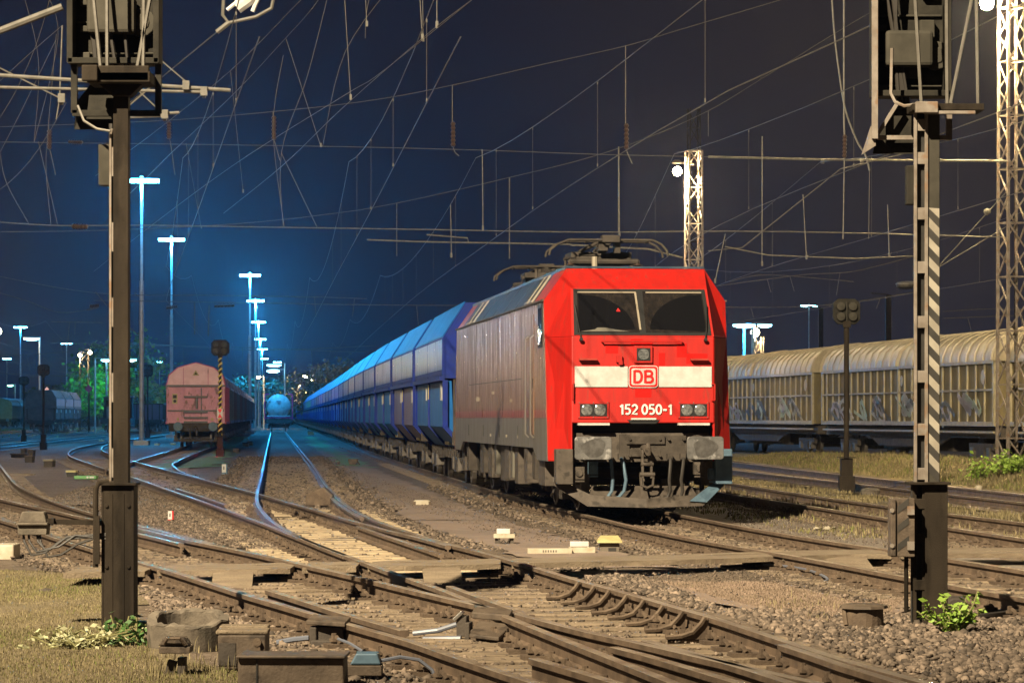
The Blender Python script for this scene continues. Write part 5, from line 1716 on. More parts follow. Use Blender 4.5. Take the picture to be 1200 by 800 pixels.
flood('floodlight with a bright oval glow left of the brown hopper wagons', 37, 396, 300, .85)
flood('small floodlight left of the large steel mast', 125, 421, 300, .6, arm=-1.2)
flood('floodlight just right of the large steel mast', 150, 421, 300, .9, arm=-2.2)
flood('upper of two oval floodlights beside the row of lamp posts', 321, 427, 330, .85, arm=1.2)
flood('lower of two oval floodlights beside the row of lamp posts', 320, 434, 330, .75, arm=1.3)
flood('blue-white floodlight on a post left of the small lattice mast', 872, 380, 210, .85, w=3000, arm=0.02)
flood('blue-white floodlight right of the small lattice mast', 896, 380, 230, .6, arm=-.9)
flood('small greenish lamp at the far left horizon', 12, 451, 500, .55, 'greenlamp')
flood('small greenish lamp behind the brown hopper wagons', 85, 448, 500, .55, 'greenlamp')
flood('orange street lamp glowing inside a tree beyond the tank wagon', 359, 440, 420, .5, 'warmlamp', w=9000, col=(1, .62, .3))
flood('second orange lamp inside the same tree beyond the tank wagon', 363, 444.5, 418, .35, 'warmlamp')
flood('small orange lamp just left of the tank wagon', 302, 441, 420, .45, 'warmlamp')


def lattice(mb, w0, w1, h, n, r=.035, m=0):
    pts = []
    for i in range(n + 1):
        t = i / n; w = w0 + (w1 - w0) * t
        pts.append([Vector((sx * w / 2, sy * w / 2, h * t)) for sx, sy in ((-1, -1), (1, -1), (1, 1), (-1, 1))])
    for c in range(4):
        mb.bar(pts[0][c], pts[-1][c], r * 2, m=m)
    for i in range(n):
        for c in range(4):
            d = (c + 1) % 4
            a, b = (pts[i][c], pts[i + 1][d]) if i % 2 else (pts[i][d], pts[i + 1][c])
            mb.bar(a, b, r * 1.1, m=m)
            if i % 2 == 0: mb.bar(pts[i + 1][c], pts[i + 1][d], r * .9, m=m)


def lattice_mast(label, px, Y, h, w0, w1, n, mats='mastlight', z0=-.2, group='lattice masts', rz=.3):
    t = thing('lattice_mast', label, 'mast', ((px - 600) * Y / FPX, Y, z0), rz, group)
    mb = MB(); lattice(mb, w0, w1, h, n); mb.build('lattice', M[mats], t)
    mb = MB(); mb.box((0, 0, .12), (w0 + .4, w0 + .4, .24)); mb.build('footing', M['concrete'], t)
    return t


def mast_lamp(t, x, y, z, power, r=.2, col=(1.0, .74, .40), spot=None, mm='warmlamp'):
    mb = MB(); mb.bar((0, 0, z + .15), (x, y, z + .22), .07); mb.lathe([(.1, .30), (.2, .24), (.22, .16)], (x, y, z), 14); mb.build('lamp_hood', M['mastlight'], t)
    mb = MB(); mb.lathe([(.001, r), (r * .7, r * .7), (r, 0), (r * .7, -r * .7), (.001, -r)], (x, y - .05, z - r * .8), 14); mb.build('bulb', M[mm], t, smooth=True)
    if power: light('lamp_light', (x, y - .1, z - 1.8 * r - .25), power, col, t, .12)


lm = lattice_mast('tall lattice mast at the right edge before the grey wagons, lit from its top', 1186, 80, 14.4, .58, .50, 20, 'mastlight', z0=.25, rz=.35)
mast_lamp(lm, -.9, -.2, 12.45, 9000, col=(1, .75, .38))
lm2 = lattice_mast('slim pale lattice mast carrying the starry lamp above the locomotive', 813, 122, 12.6, .62, .54, 17, rz=.25)
mast_lamp(lm2, -.75, -.1, 11.9, 7000)
lattice_mast('dark lattice mast rising behind the pale one above the locomotive', 813, 150, 17.2, .8, .5, 18, 'mast', rz=.2)
lm3 = lattice_mast('small bright lattice mast with a warm lamp beyond the grey wagons', 889, 260, 8.7, .8, .7, 10)
mast_lamp(lm3, -.35, 0, 9.4, 2500, .4)
lm4 = lattice_mast('short lattice mast with two warm lamps right of the brown hopper wagons', 99, 330, 8.8, 1.0, .9, 9, 'mast')
mast_lamp(lm4, -.5, 0, 8.7, 3500, .22); mast_lamp(lm4, .6, 0, 9.0, 0, .22)
lm5 = lattice_mast('lattice lamp mast just beyond the left edge, its warm lamp glowing at the border', -14, 300, 11, 1.0, .8, 10, 'mast')
mast_lamp(lm5, 1.0, 0, 10.6, 3500, .35, col=(1, .76, .44))
for i, (px, Y, hz) in enumerate(((-75, 125, 11.5), (-110, 160, 12.5), (-190, 95, 9.5))):  # unseen masts added to cast warm light on locomotive side and pink wagon
    l_ = lattice_mast(ORD[i] + ' added warm lattice lamp mast, unseen outside the left edge', px, Y, hz, .9, .7, 9, 'mast')
    mast_lamp(l_, .6, 0, hz - .4, 2000, .4, col=(1, .78, .50))
# small dark catenary masts far right behind the wagons
for px, Y, h in ((1041, 190, 9.5), (962, 240, 10.5)):
    t = thing('steel_post', 'dark slim post behind the grey wagons, ' + ('nearer the striped mast' if px > 1000 else 'nearer the locomotive'), 'post', ((px - 600) * Y / FPX, Y, -.2), 0, 'slim posts behind the grey wagons')
    mb = MB(); mb.box((0, 0, h / 2), (.35, .35, h)); mb.build('post', M['mast'], t)
    mb = MB(); mb.bar((0, 0, h), (-1.1, 0, h + .1), .08); mb.build('bracket', M['mast'], t)
sl_ = flood('curved street lamp behind the striped mast, unlit', 1061, 333, 150, .5, 'tubegrey', arm=.9)

# the yard's main floodlight mast, behind the camera
fm = thing('floodlight_mast', 'tall steel floodlight mast that lights the near yard', 'mast', (FLOOD_POS[0] - .6, FLOOD_POS[1], -.2))
mb = MB(); mb.cyl((0, 0, 0), (0, 0, FLOOD_POS[2] - .5), .45, 12, r2=.2); mb.box((0, 0, FLOOD_POS[2] - .4), (1.2, 1.2, .15)); mb.build('post', M['postgal'], fm)
mb = MB(); mb.box((.6, -.75, FLOOD_POS[2] + .2), (.9, .3, .7)); mb.bar((0, 0, FLOOD_POS[2] - .4), (.6, -.6, FLOOD_POS[2]), .1); mb.build('lamp_head', M['postgal'], fm)
k_ = light('key_floodlight', FLOOD_POS, FLOOD_W, WARM, None, .28, (math.radians(66), 1.0))
k_.rotation_euler = (Vector(FLOOD_AIM) - Vector(FLOOD_POS)).to_track_quat('-Z', 'Y').to_euler()

# ------------------------------------------------------------------ the big signal masts seen from behind


def signal_head(t, x, y, z0, z1, w, seed):
    """the back of a tall main signal: dark case with hatches, pipes and a sun-screen frame below"""
    r = random.Random(seed)
    sh = thing('signal_head', None, None); sh.parent = t
    h = z1 - z0
    mb = MB(); mb.box((x, y + .16, z0 + h / 2), (w, .06, h)); mb.box((x - w / 2 + .02, y + .05, z0 + h / 2), (.05, .26, h)); mb.box((x + w / 2 - .02, y + .05, z0 + h / 2), (.05, .26, h)); mb.box((x, y + .05, z0 + .02), (w, .26, .05)); mb.build('case', M['signalback'], sh, bevel=.006)
    mb = MB()
    for k in range(5):
        zz = z0 + .12 + k * h / 5
        mb.box((x + r.uniform(-.2, .2), y + .10, zz + .1), (r.uniform(.12, .3), .10, r.uniform(.1, .2)))
    for k in range(7): mb.box((x - w / 2 + .09 + r.uniform(0, .04), y + .10, z0 + .08 + k * h / 7), (.08, .08, .05))
    for k in range(6): mb.box((x, y + .115, z0 + .1 + k * h / 6), (w - .1, .03, .018))
    mb.cyl((x + .22, y + .12, z0 + .35), (x + .22, y + .03, z0 + .35), .12, 14); mb.cyl((x + .22, y + .04, z0 + .35), (x + .22, y + .02, z0 + .35), .07, 12)
    mb.cyl((x - .1, y + .12, z0 + h - .2), (x - .1, y + .04, z0 + h - .2), .1, 12)
    mb.build('fitting', M['sig2'], sh, bevel=.008)
    mb = MB(); mb.box((x - .02, y + .02, z0 + .40), (.40, .18, .30)); mb.build('relay_box', M['sig2'], sh, bevel=.03)
    mb = MB()
    for k in range(4):
        x0 = x + r.uniform(-.3, .1); mb.tube([(x0, y + .05, z0 + h), (x0 + r.uniform(-.06, .06), y - .02, z0 + h * .6), (x0 + r.uniform(.0, .1), y + .0, z0 + h * .25), (x0 + .12, y + .04, z0 - .1)], .017, 6)
    mb.build('cable', M['cable'], sh, smooth=True)
    return sh


LY = 24.5
ml = thing('signal_mast', 'dark steel signal mast at the left, rising from a thicker sleeve among pale weeds', 'signal mast', ((138 - 600) * LY / FPX, LY, -.18), 0, 'large signal masts seen from behind')


def zc(py, Y): return CAM_H - (py - 488) * Y / FPX + .18


sc_ = LY / FPX
mb = MB()
wb = 38 * sc_
mb.box((0, 0, zc(566, LY) / 2 - .15), (wb, .012, zc(566, LY) + .3)); mb.box((-wb / 2 + .008, .12, zc(566, LY) / 2 - .15), (.016, .26, zc(566, LY) + .3)); mb.box((wb / 2 - .008, .12, zc(566, LY) / 2 - .15), (.016, .26, zc(566, LY) + .3))
mb.box((0, .25, zc(566, LY) / 2 - .15), (wb, .012, zc(566, LY) + .3))
mb.box((0, .12, zc(567, LY)), (wb + .04, .34, .02))
for z in (.5, 1.0):
    for x in (-.09, .09): mb.cyl((x, -.02, z), (x, 0, z), .016, 6)
mb.box((-.045, -.009, .55), (.012, .006, 1.1)); mb.box((.05, -.009, .55), (.010, .006, 1.1))
mb.build('sleeve', M['mast'], ml, bevel=.006)
mb = MB()
zt = zc(100, LY)
mb.box((.012, .10, (zt + 1.0) / 2), (.125, .012, zt - 1.0)); mb.box((.012, .22, (zt + 1.0) / 2), (.125, .012, zt - 1.0)); mb.box((.012, .16, (zt + 1.0) / 2), (.012, .12, zt - 1.0))
mb.box((.068, .16, (zt + 1.0) / 2), (.012, .13, zt - 1.0))
mb.build('column', M['mast'], ml, bevel=.004)
mb = MB()
for z in np.arange(1.35, zt - .4, .62): mb.box((-.065, .14, z), (.035, .05, .24))
mb.tube([(-.075, .12, 1.2), (-.075, .12, zc(160, LY)), (-.06, .1, zc(150, LY))], .012, 6)
mb.build('cable_clip', M['mastlight'], ml)
mb = MB(); mb.tube([(-.075, .16, 1.2), (-.075, .16, zt - .3)], .02, 6); mb.build('cable_run', M['cable'], ml)
mb = MB()
mb.box((.02, .10, zc(92, LY)), (.52, .42, .09)); mb.box((.02, -.08, zc(88, LY)), (.50, .06, .13)); mb.prism([(-.16, zc(98, LY)), (.2, zc(98, LY)), (.1, zc(112, LY)), (-.05, zc(112, LY))], 'y', .02, .2)
mb.box((-.21, -.13, zc(88, LY)), (.13, .06, .13))
mb.build('bracket_platform', M['mast'], ml, bevel=.01)
sh = signal_head(ml, (128 - 138) * sc_, .30, zc(70, LY), 6.2, 108 * sc_, 4)
mb = MB()
for px in (80, 180): mb.box(((px - 138) * sc_, .34, (zc(70, LY) + zc(128, LY)) / 2), (.05, .06, zc(128, LY) - zc(70, LY)))
mb.box(((130 - 138) * sc_, .34, zc(128, LY)), (104 * sc_, .06, .05))
mb.slab([((82 - 138) * sc_, .42, zc(112, LY)), ((106 - 138) * sc_, .5, zc(78, LY)), ((128 - 138) * sc_, .5, zc(78, LY)), ((128 - 138) * sc_, .42, zc(146, LY)), ((78 - 138) * sc_, .42, zc(146, LY))], (0, .03, 0))
mb.build('sun_screen', M['signalback'], ml)
mb = MB()
for a, b in (((105, -60), (119, 80)), ((126, -60), (127, 85)), ((170, -60), (169, 85)), ((188, -60), (161, 85))):
    mb.tube([((a[0] - 138) * sc_, -.06, zc(a[1], LY)), ((b[0] - 138) * sc_, -.06, zc(b[1], LY))], .016, 6)
mb.build('ladder_rail', M['tubegrey'], ml)
mb = MB(); mb.tube([((87 - 138) * sc_, .2, zc(121, LY)), ((96 - 138) * sc_, .12, zc(140, LY)), ((112 - 138) * sc_, .08, zc(150, LY)), ((128 - 138) * sc_, .06, zc(153, LY))], .011, 6); mb.build('cable', M['tubegrey'], ml, smooth=True)
mb = MB(); mb.box(((119 - 138) * sc_, .30, (zc(166, LY) + zc(215, LY)) / 2), (17 * sc_, .14, zc(166, LY) - zc(215, LY))); mb.build('relay_box', M['sig2'], ml, bevel=.01)
# the conduit beside the sleeve and the cable box on an arm
mb = MB()
mb.tube([((113 - 138) * sc_, -.04, zc(664, LY)), ((113 - 138) * sc_, -.04, zc(572, LY)), ((117 - 138) * sc_, -.04, zc(565, LY)), ((128 - 138) * sc_, -.02, zc(564, LY))], .022, 8)
mb.bar(((115 - 138) * sc_, -.06, zc(660, LY)), ((115 - 138) * sc_, -.06, zc(604, LY)), .03, .04)
mb.build('conduit', M['mast'], ml, smooth=True)
cb = thing('cable_box', 'weathered cable distribution box held out on an arm left of the steel mast', 'cable box', ((40 - 600) * LY / FPX, LY, zc(626, LY) - .18))
s_ = sc_
mb = MB(); mb.prism([(-17 * s_, 0), (16 * s_, 0), (17 * s_, 12 * s_), (-18 * s_, 12 * s_)], 'y', -.08, .10); mb.box((0, 0, 13 * s_), (36 * s_, .22, 3 * s_)); mb.build('case', M['concrete'], cb, bevel=.006)
mb = MB(); mb.prism([(-17 * s_, 14 * s_), (16 * s_, 14 * s_), (13 * s_, 27 * s_), (-13 * s_, 27 * s_)], 'y', -.07, .09); mb.build('lid', M['concrete'], cb, bevel=.01)
mb = MB(); mb.bar((14 * s_, .0, 15 * s_), (78 * s_, .06, 13.5 * s_), .03, .04); mb.box((19 * s_, 0, 16 * s_), (10 * s_, .1, 6 * s_)); mb.build('arm', M['mast'], cb)
mb = MB()
for k, (x0, d, x1, z1) in enumerate(((-12, 24, 84, 4), (-6, 20, 84, 2), (4, 17, 84, 8), (7, 26, 84, 3))):
    mb.tube([(x0 * s_, -.02, 0), (x0 * s_ + .01, -.04, -8 * s_), ((x0 + 10) * s_, -.05, -d * s_), ((x0 + 26) * s_, -.05, -(d - 3) * s_), ((x0 + 45) * s_, -.03, -(d - 14 + k) * s_ + .03), (x1 * s_, -.0, -z1 * s_ + .02)], .010, 6)
mb.build('cable', M['cable'], cb, smooth=True)

RY = 24.8
sr = RY / FPX
mr = thing('signal_mast', 'signal mast at the right with black and white slanting stripes on a thicker dark sleeve', 'signal mast', ((1089 - 600) * RY / FPX, RY, -.18), 0, 'large signal masts seen from behind')


def xr_(px): return (px - 1089) * sr


mb = MB()
zs = zc(566, RY)
mb.box((xr_(1097), 0, zs / 2 - .15), (27 * sr, .014, zs + .3)); mb.box((xr_(1072), .02, zs / 2 - .15), (5 * sr, .014, zs + .3)); mb.box((xr_(1083), .02, zs / 2 - .15), (4 * sr, .03, zs + .3)); mb.box((xr_(1109.5), .12, zs / 2 - .15), (.014, .26, zs + .3))
mb.box((xr_(1077), .10, zs / 2 - .15), (16 * sr, .01, zs + .3), 1)
for py in (630, 685, 590): mb.box((xr_(1078), .005, zc(py, RY)), (13 * sr, .02, 12 * sr))
mb.box((xr_(1089), .10, zs), (48 * sr, .34, .022))
mb.build('sleeve', [M['mast'], M['black']], mr, bevel=.004)
zt2 = zc(130, RY)
mb = MB()
hgt = zt2 - zs
for px, w in ((1073.6, 3.4), (1086.4, 3.6)): mb.box((xr_(px), .05, zs + hgt / 2), (w * sr, .05, hgt))
for py in (185, 250, 313, 377, 441, 503, 555, 146): mb.box((xr_(1080), .045, zc(py, RY)), (12 * sr, .02, 14 * sr))
mb.build('column_frame', M['mastlight'], mr, bevel=.003)
mb = MB(); mb.box((xr_(1080), .09, zs + hgt / 2), (13 * sr, .01, hgt)); mb.build('column_back', M['black'], mr)
# striped face plate
mb = MB(); mb.box((xr_(1095), .05, zs + hgt / 2), (13.5 * sr, .012, hgt)); mb.box((xr_(1101.5), .12, zs + hgt / 2), (.010, .14, hgt)); mb.build('face_plate', M['sig2'], mr)
x0, x1 = xr_(1088.4), xr_(1101.6)
mbw = MB(); mbb = MB()
z = zs; k = 0
ztop = zc(243, RY)
while z < ztop:
    st = 11.5 * sr; sl2 = 14 * sr
    pts = [(x0, z + sl2), (x1, z), (x1, z + st), (x0, z + st + sl2)]
    pts = [(x, max(zs, min(zz, ztop))) for x, zz in pts]
    (mbw if k % 2 else mbb).prism(pts, 'y', .040, .0435)
    z += st; k += 1
mbw.build('white_stripe', M['stripewhite'], mr); mbb.build('black_stripe', M['stripeblack'], mr)
mb = MB()
mb.box((xr_(1109), .06, zc(127, RY)), (84 * sr, .36, 8 * sr)); mb.box((xr_(1083), -.14, zc(128, RY)), (26 * sr, .06, 13 * sr), 1); mb.box((xr_(1110), -.14, zc(134, RY)), (60 * sr, .03, 4 * sr), 1)
mb.build('bracket_platform', [M['mast'], M['mastlight']], mr, bevel=.006)
signal_head(mr, xr_(1074), .34, zc(108, RY), 6.2, 92 * sr, 9)
mb = MB()
mb.bar((xr_(1028.5), .20, zc(160, RY)), (xr_(1028.5), .20, zc(-60, RY)), 4 * sr, .05); mb.bar((xr_(1119), .34, zc(160, RY)), (xr_(1119), .34, zc(100, RY)), 5 * sr, .05); mb.bar((xr_(1034), .34, zc(157, RY)), (xr_(1121), .34, zc(157, RY)), .05, 5 * sr)
mb.slab([(xr_(1017), .22, zc(176, RY)), (xr_(1028), .22, zc(142, RY)), (xr_(1030), .22, zc(142, RY)), (xr_(1030), .22, zc(168, RY))], (0, .25, 0))
mb.bar((xr_(1034), .3, zc(153, RY)), (xr_(1058), .3, zc(115, RY)), .03)
mb.build('screen_frame', M['mastlight'], mr)
mb = MB(); mb.slab([(xr_(1034), .42, zc(155, RY)), (xr_(1058), .42, zc(115, RY)), (xr_(1078), .42, zc(115, RY)), (xr_(1078), .42, zc(175, RY)), (xr_(1030), .42, zc(175, RY))], (0, .03, 0)); mb.build('sun_screen', M['signalback'], mr)
mb = MB()
for a, b in (((1068, -60), (1079, 125)), ((1108, -60), (1109, 122)), ((1150, -60), (1113, 122)), ((1143, -10), (1145, 122))):
    mb.tube([(xr_(a[0]), -.05, zc(a[1], RY)), (xr_(b[0]), -.05, zc(b[1], RY))], .015, 6)
mb.build('ladder_rail', M['tubegrey'], mr)
mb = MB(); mb.tube([(xr_(1047), .1, zc(55, RY)), (xr_(1046), .1, zc(108, RY)), (xr_(1050), .05, zc(119, RY)), (xr_(1060), .02, zc(124, RY)), (xr_(1076), .02, zc(122, RY))], .014, 6); mb.build('cable', M['mastlight'], mr, smooth=True)
mb = MB(); mb.box((xr_(1070), .12, (zc(193, RY) + zc(239, RY)) / 2), (13 * sr, .12, zc(193, RY) - zc(239, RY))); mb.build('relay_box', M['signalback'], mr, bevel=.008)
# cable cabinet strapped to the sleeve
cc = thing('cable_cabinet', None, None); cc.parent = mr
mb = MB(); mb.box((xr_(1055), -.06, (zc(583, RY) + zc(651, RY)) / 2), (28 * sr, .2, 68 * sr)); mb.box((xr_(1043.5), -.17, (zc(583, RY) + zc(651, RY)) / 2), (6 * sr, .03, 66 * sr)); mb.build('cabinet', M['brownbox'], cc, bevel=.006)
mb = MB()
for zz in (zc(597, RY), zc(638, RY)): mb.box((xr_(1064), -.16, zz), (8 * sr, .06, 10 * sr)); mb.cyl((xr_(1042), -.17, zz), (xr_(1042), -.2, zz), .02, 6)
mb.build('strap', M['mastlight'], cc)
mb = MB(); mb.tube([(xr_(1061), -.05, zc(651, RY)), (xr_(1061), -.05, zc(716, RY))], .018, 6); mb.build('conduit', M['mast'], cc)
mb = MB()
for k in range(3):
    zz = zc(598 + 22 * k, RY)
    mb.prism([(xr_(1049), zz - .02), (xr_(1062), zz + .05), (xr_(1062), zz + .11), (xr_(1049), zz + .04)], 'y', -.1635, -.160)
mb.build('slant_stripe', M['stripeblack'], cc)

# ------------------------------------------------------------------ dwarf and shunting signals


def shunt_signal(label, px, base, top, Y, hw, hh, striped=False, group='shunting signals on slim posts', lampred=False):
    z0 = CAM_H - (base - 488) * Y / FPX
    t = thing('shunting_signal', label, 'signal', ((px - 600) * Y / FPX, Y, z0), 0, group)
    k = Y / FPX
    H = (base - top) * k
    hb = hh * k; wb_ = hw * k
    mb = MB(); mb.box((0, 0, .15), (.35, .35, .5)); mb.box((0, 0, H * .13), (.26, .26, H * .10)); mb.box((0, 0, H * .185), (wb_ * .62, .4, .02)); mb.build('foot', M['mast'], t)
    mb = MB(); mb.cyl((0, 0, .3), (0, 0, H - hb), .06, 10); mb.box((0, 0, H - hb), (.18, .18, .14)); mb.build('post', M['mast'], t)
    if striped:
        mb = MB(); n = 14
        z1, z2 = H * .20, H - hb - .1
        for i in range(n):
            a = []
            for q in range(9):
                u = q / 8
                an = math.pi * 2 * u * 1.0
                a.append((.067 * math.cos(an + i * 0), .067 * math.sin(an), z1 + (z2 - z1) * i / n + .28 * u))
            mb.tube(a, .045, 4)
        mb.build('yellow_stripe', M['yellowmast'], t)
        mb = MB(); mb.box((0, -.10, H * .38), (.24, .03, .42)); mb.build('plate', M['dbwhite'], t)
        mb = MB(); mb.slab([(-.10, -.118, H * .38 - .19), (.10, -.118, H * .38 - .19), (0, -.118, H * .38)], (0, .003, 0)); mb.slab([(-.10, -.118, H * .38 + .19), (.10, -.118, H * .38 + .19), (0, -.118, H * .38)], (0, .003, 0)); mb.build('plate_mark', M['dbred'], t)
    hd = thing('signal_head', None, None); hd.parent = t
    c = wb_ * .18
    ou = [(-wb_ / 2 + c, H - hb), (wb_ / 2 - c, H - hb), (wb_ / 2, H - hb + c), (wb_ / 2, H - c), (wb_ / 2 - c, H), (-wb_ / 2 + c, H), (-wb_ / 2, H - c), (-wb_ / 2, H - hb + c)]
    mb = MB(); mb.prism(ou, 'y', -.05, .10); mb.build('case', M['signalback'], hd, bevel=.015)
    mb = MB()
    for sx in (-1, 1):
        for sz in (0, 1):
            mb.lathe([(.001, -.16), (wb_ * .16, -.14), (wb_ * .18, -.04)], (sx * wb_ * .22, 0, H - hb * (.3 + .4 * sz)), 12, 'y')
    mb.box((0, -.08, H - hb / 2), (.03, .06, hb * .8))
    mb.build('lamp_cover', M['sig2'], hd, bevel=.01)
    if lampred:
        mb = MB(); mb.lathe([(.001, -.3), (.085, -.27), (.09, -.2)], (-.05, 0, -.02), 12, 'y'); mb.build('red_lamp', M['redlamp'], t)
        light('red_light', (-.05, -.8, .15), 18, (1, .03, .15), t, .1)
    return t


shunt_signal('shunting signal with yellow and black spiral post beside the pink wagon', 258, 537, 398, 129, 21, 19, True, lampred=True)
shunt_signal('shunting signal standing alone before the grey wagons on the right', 992, 578, 350, 68, 32, 30)
shunt_signal('shunting signal in front of the brown hopper wagon, right of its twin', 51, 527, 427, 157, 14, 13)
shunt_signal('shorter shunting signal in front of the brown hopper wagons, left of its twin', 28, 517, 441, 205, 12, 10)
shunt_signal('shunting signal half hidden behind the tall lamp post', 173, 511, 427, 215, 12, 14)
t = thing('signpost', 'post with a magenta diamond sign right of the brown hopper wagons', 'sign', (P(104, 453, 300).x, 300, -.2))
mb = MB(); mb.cyl((0, 0, 0), (0, 0, 4.6), .06, 8); mb.build('post', M['mast'], t)
mb = MB(); mb.slab([(-.42, -.08, 4.55), (0, -.08, 4.13), (.42, -.08, 4.55), (0, -.08, 4.97)], (0, .03, 0)); mb.build('sign_plate', M['magenta'], t)
t = thing('signpost', 'post with a small pink triangle sign showing above the brown hopper wagon', 'sign', (P(55, 452, 335).x, 335, -.2))
mb = MB(); mb.cyl((0, 0, 0), (0, 0, 4.9), .06, 8); mb.build('post', M['mast'], t)
mb = MB(); mb.slab([(-.45, -.08, 4.5), (.45, -.08, 4.5), (0, -.08, 5.1)], (0, .03, 0)); mb.build('sign_plate', M['pinkroof'], t)

# ------------------------------------------------------------------ overhead lines
def PZ(px, py, z):
    """the point at height z that shows at (px, py)"""
    Y = (z - CAM_H) * FPX / (488 - py)
    return P(px, py, Y)


def smooth_pts(pts, n=6):
    out = []
    k = len(pts)
    for i in range(k - 1):
        p0, p1, p2, p3 = pts[max(i - 1, 0)], pts[i], pts[i + 1], pts[min(i + 2, k - 1)]
        for j in range(n):
            t = j / n
            out.append(.5 * ((2 * p1) + (p2 - p0) * t + (2 * p0 - 5 * p1 + 4 * p2 - p3) * t * t + (3 * p1 - p0 - 3 * p2 + p3) * t ** 3))
    out.append(pts[-1])
    return out


def line_thing(label, group, name='overhead_line', cat='overhead line'):
    return thing(name, label, cat, (0, 0, 0), 0, group)


def wire_part(t, pts, r=.008, name='wire', m='wire', n=5, smooth=True):
    mb = MB(); mb.tube(smooth_pts(pts) if smooth and len(pts) > 2 else pts, r, n); return mb.build(name, M[m], t)


def insul(t, a, b, r=.05):
    """a ribbed insulator between a and b"""
    a = Vector(a); b = Vector(b); n = 6
    mb = MB(); pts = []; rs = []
    for i in range(n * 2 + 1):
        pts.append(a.lerp(b, i / (n * 2))); rs.append(r if i % 2 else r * .55)
    mb.tube(pts, rs, 8); mb.build('insulator', M['insul'], t)


# lines along the tracks: carrying wire, contact wire and droppers
def catenary(label, cen, y0, y1, sup, zs=8.3, zm=6.9, zcw=5.85, off=0.0, r=.0085, dmax=145):
    t = line_thing(label, 'contact lines along the tracks')
    Yb = [s for s in sup]
    carr = []; cont = []
    for a, b in zip(Yb[:-1], Yb[1:]):
        for i in range(12):
            u = i / 12; Y = a + (b - a) * u
            if not (y0 <= Y <= y1): continue
            z = zm + (zs - zm) * (2 * u - 1) ** 2
            X = xat(cen, Y) + off
            carr.append(Vector((X, Y, z))); cont.append(Vector((X, Y, zcw + .02 * math.sin(u * 6.28))))
    wire_part(t, carr, r, 'carrying_wire', smooth=False); wire_part(t, cont, r, 'contact_wire', smooth=False)
    for a, b in zip(Yb[:-1], Yb[1:]):
        for u in (.12, .28, .44, .60, .76, .9):
            Y = a + (b - a) * u
            if not (y0 + 1 <= Y <= min(y1, dmax)): continue
            z = zm + (zs - zm) * (2 * u - 1) ** 2
            X = xat(cen, Y) + off
            mb = MB(); mb.tube([(X, Y, z), (X, Y, zcw + .02)], .004, 4); mb.box((X, Y, zcw + .04), (.02, .02, .06)); mb.box((X, Y, z - .03), (.02, .02, .05)); mb.build('dropper', M['wire'], t)
    return t


def cenline(l, r): return [Vector(((xat(l, p.y) + xat(r, p.y)) / 2, p.y, 0)) for p in l]


SUP = [12, 78, 143, 208, 273, 338, 403, 468]
catenary('contact line with droppers over the locomotive track', acen, 28, 460, SUP, 8.3, 7.3)
catenary('contact line with droppers over the track just right of the locomotive', cenline(RAILS['BL'], RAILS['BR']), 30, 300, SUP, 8.4, 7.2)
catenary('contact line over the track beside the grassy bank', cenline(RAILS['CL'], RAILS['CR']), 45, 300, SUP, 8.2, 7.0)
tcl = [Vector((-.25 - (Y - 30) * .0835, Y, 0)) for Y in np.arange(460, 10, -10)]
catenary('contact line over the middle track that leads to the tank wagon', tcl, 30, 420, SUP, 8.2, 7.0, dmax=100)
hcl = [Vector((-15.95 - (Y - 150.7) * .0785 if Y > 110 else -15.95 + 40.7 * .0785 + (110 - Y) * .13, Y, 0)) for Y in np.arange(460, 10, -10)]
catenary('contact line over the row led by the pink wagon', hcl, 30, 420, SUP, 8.3, 7.1, dmax=100)
for i, off in enumerate((-8.0, -13.0, -18.5)):
    lcl = [Vector((-18.5 + off - (Y - 130) * .0765, Y, 0)) for Y in np.arange(460, 10, -10)]
    catenary(('nearest', 'middle', 'outermost')[i] + ' of the contact lines over the far left tracks', lcl, 60, 420, SUP, 8.2, 7.0, dmax=0)
wcl = [pW + dW * (t - 60) for t in (300, 200, 100, 0)]
catenary('contact line over the grey wagons at the right', wcl, 48, 260, SUP, 8.6, 7.4)

# cross-spans between the masts: steady wires and sagging head wires with hangers
t = line_thing('upper sagging span wire with long hangers high above the locomotive', 'cross-span wires')
Yq = 78
wire_part(t, [P(x, y, Yq) for x, y in ((1020, -32), (915, 0), (800, 34), (733, 54), (630, 77), (530, 100), (440, 117), (330, 130), (180, 142), (-40, 150))], .009, 'head_wire')
for (x, y0, yi, yj, y1) in ((530, 100, 143, 172, 183), (733, 54, 145, 175, 192), (320, 131, 136, 164, 188), (197, 141, 143, 163, 205), (57, 147, 152, 175, 205)):
    wire_part(t, [P(x, y0, Yq), P(x, yi, Yq)], .012, 'hanger'); insul(t, P(x + 1, yi, Yq), P(x + 1, yj, Yq), .07)
    wire_part(t, [P(x + 1, yj, Yq), P(x + 3, yj + 6, Yq), P(x + 8, y1, Yq)], .012, 'hanger')
t = line_thing('lower sagging span wire with hangers running from the right mast down to the left', 'cross-span wires')
Yq = 100
wire_part(t, [P(x, y, Yq) for x, y in ((1190, -75), (1025, 12), (900, 88), (830, 130), (750, 165), (675, 189), (597, 208), (530, 224), (465, 238), (400, 249), (280, 262), (120, 270), (-40, 272))], .010, 'head_wire')
for x, y0, y1, r in ((465, 238, 300, .012), (597, 208, 303, .022), (725, 172, 272, .03), (830, 130, 160, .012)):
    wire_part(t, [P(x, y0, Yq), P(x, y1, Yq)], r, 'hanger', 'wiregrey')
t = line_thing('upper steady wire stretched level across the yard, tubular at the right', 'cross-span wires')
Yq = 79.2
wire_part(t, [P(x, y, Yq) for x, y in ((1180, 189), (960, 187), (830, 184))], .035, 'tube', 'wiregrey', smooth=False)
wire_part(t, [P(x, y, Yq) for x, y in ((830, 184), (700, 181), (560, 176), (400, 172), (200, 169), (-40, 166))], .010, 'wire')
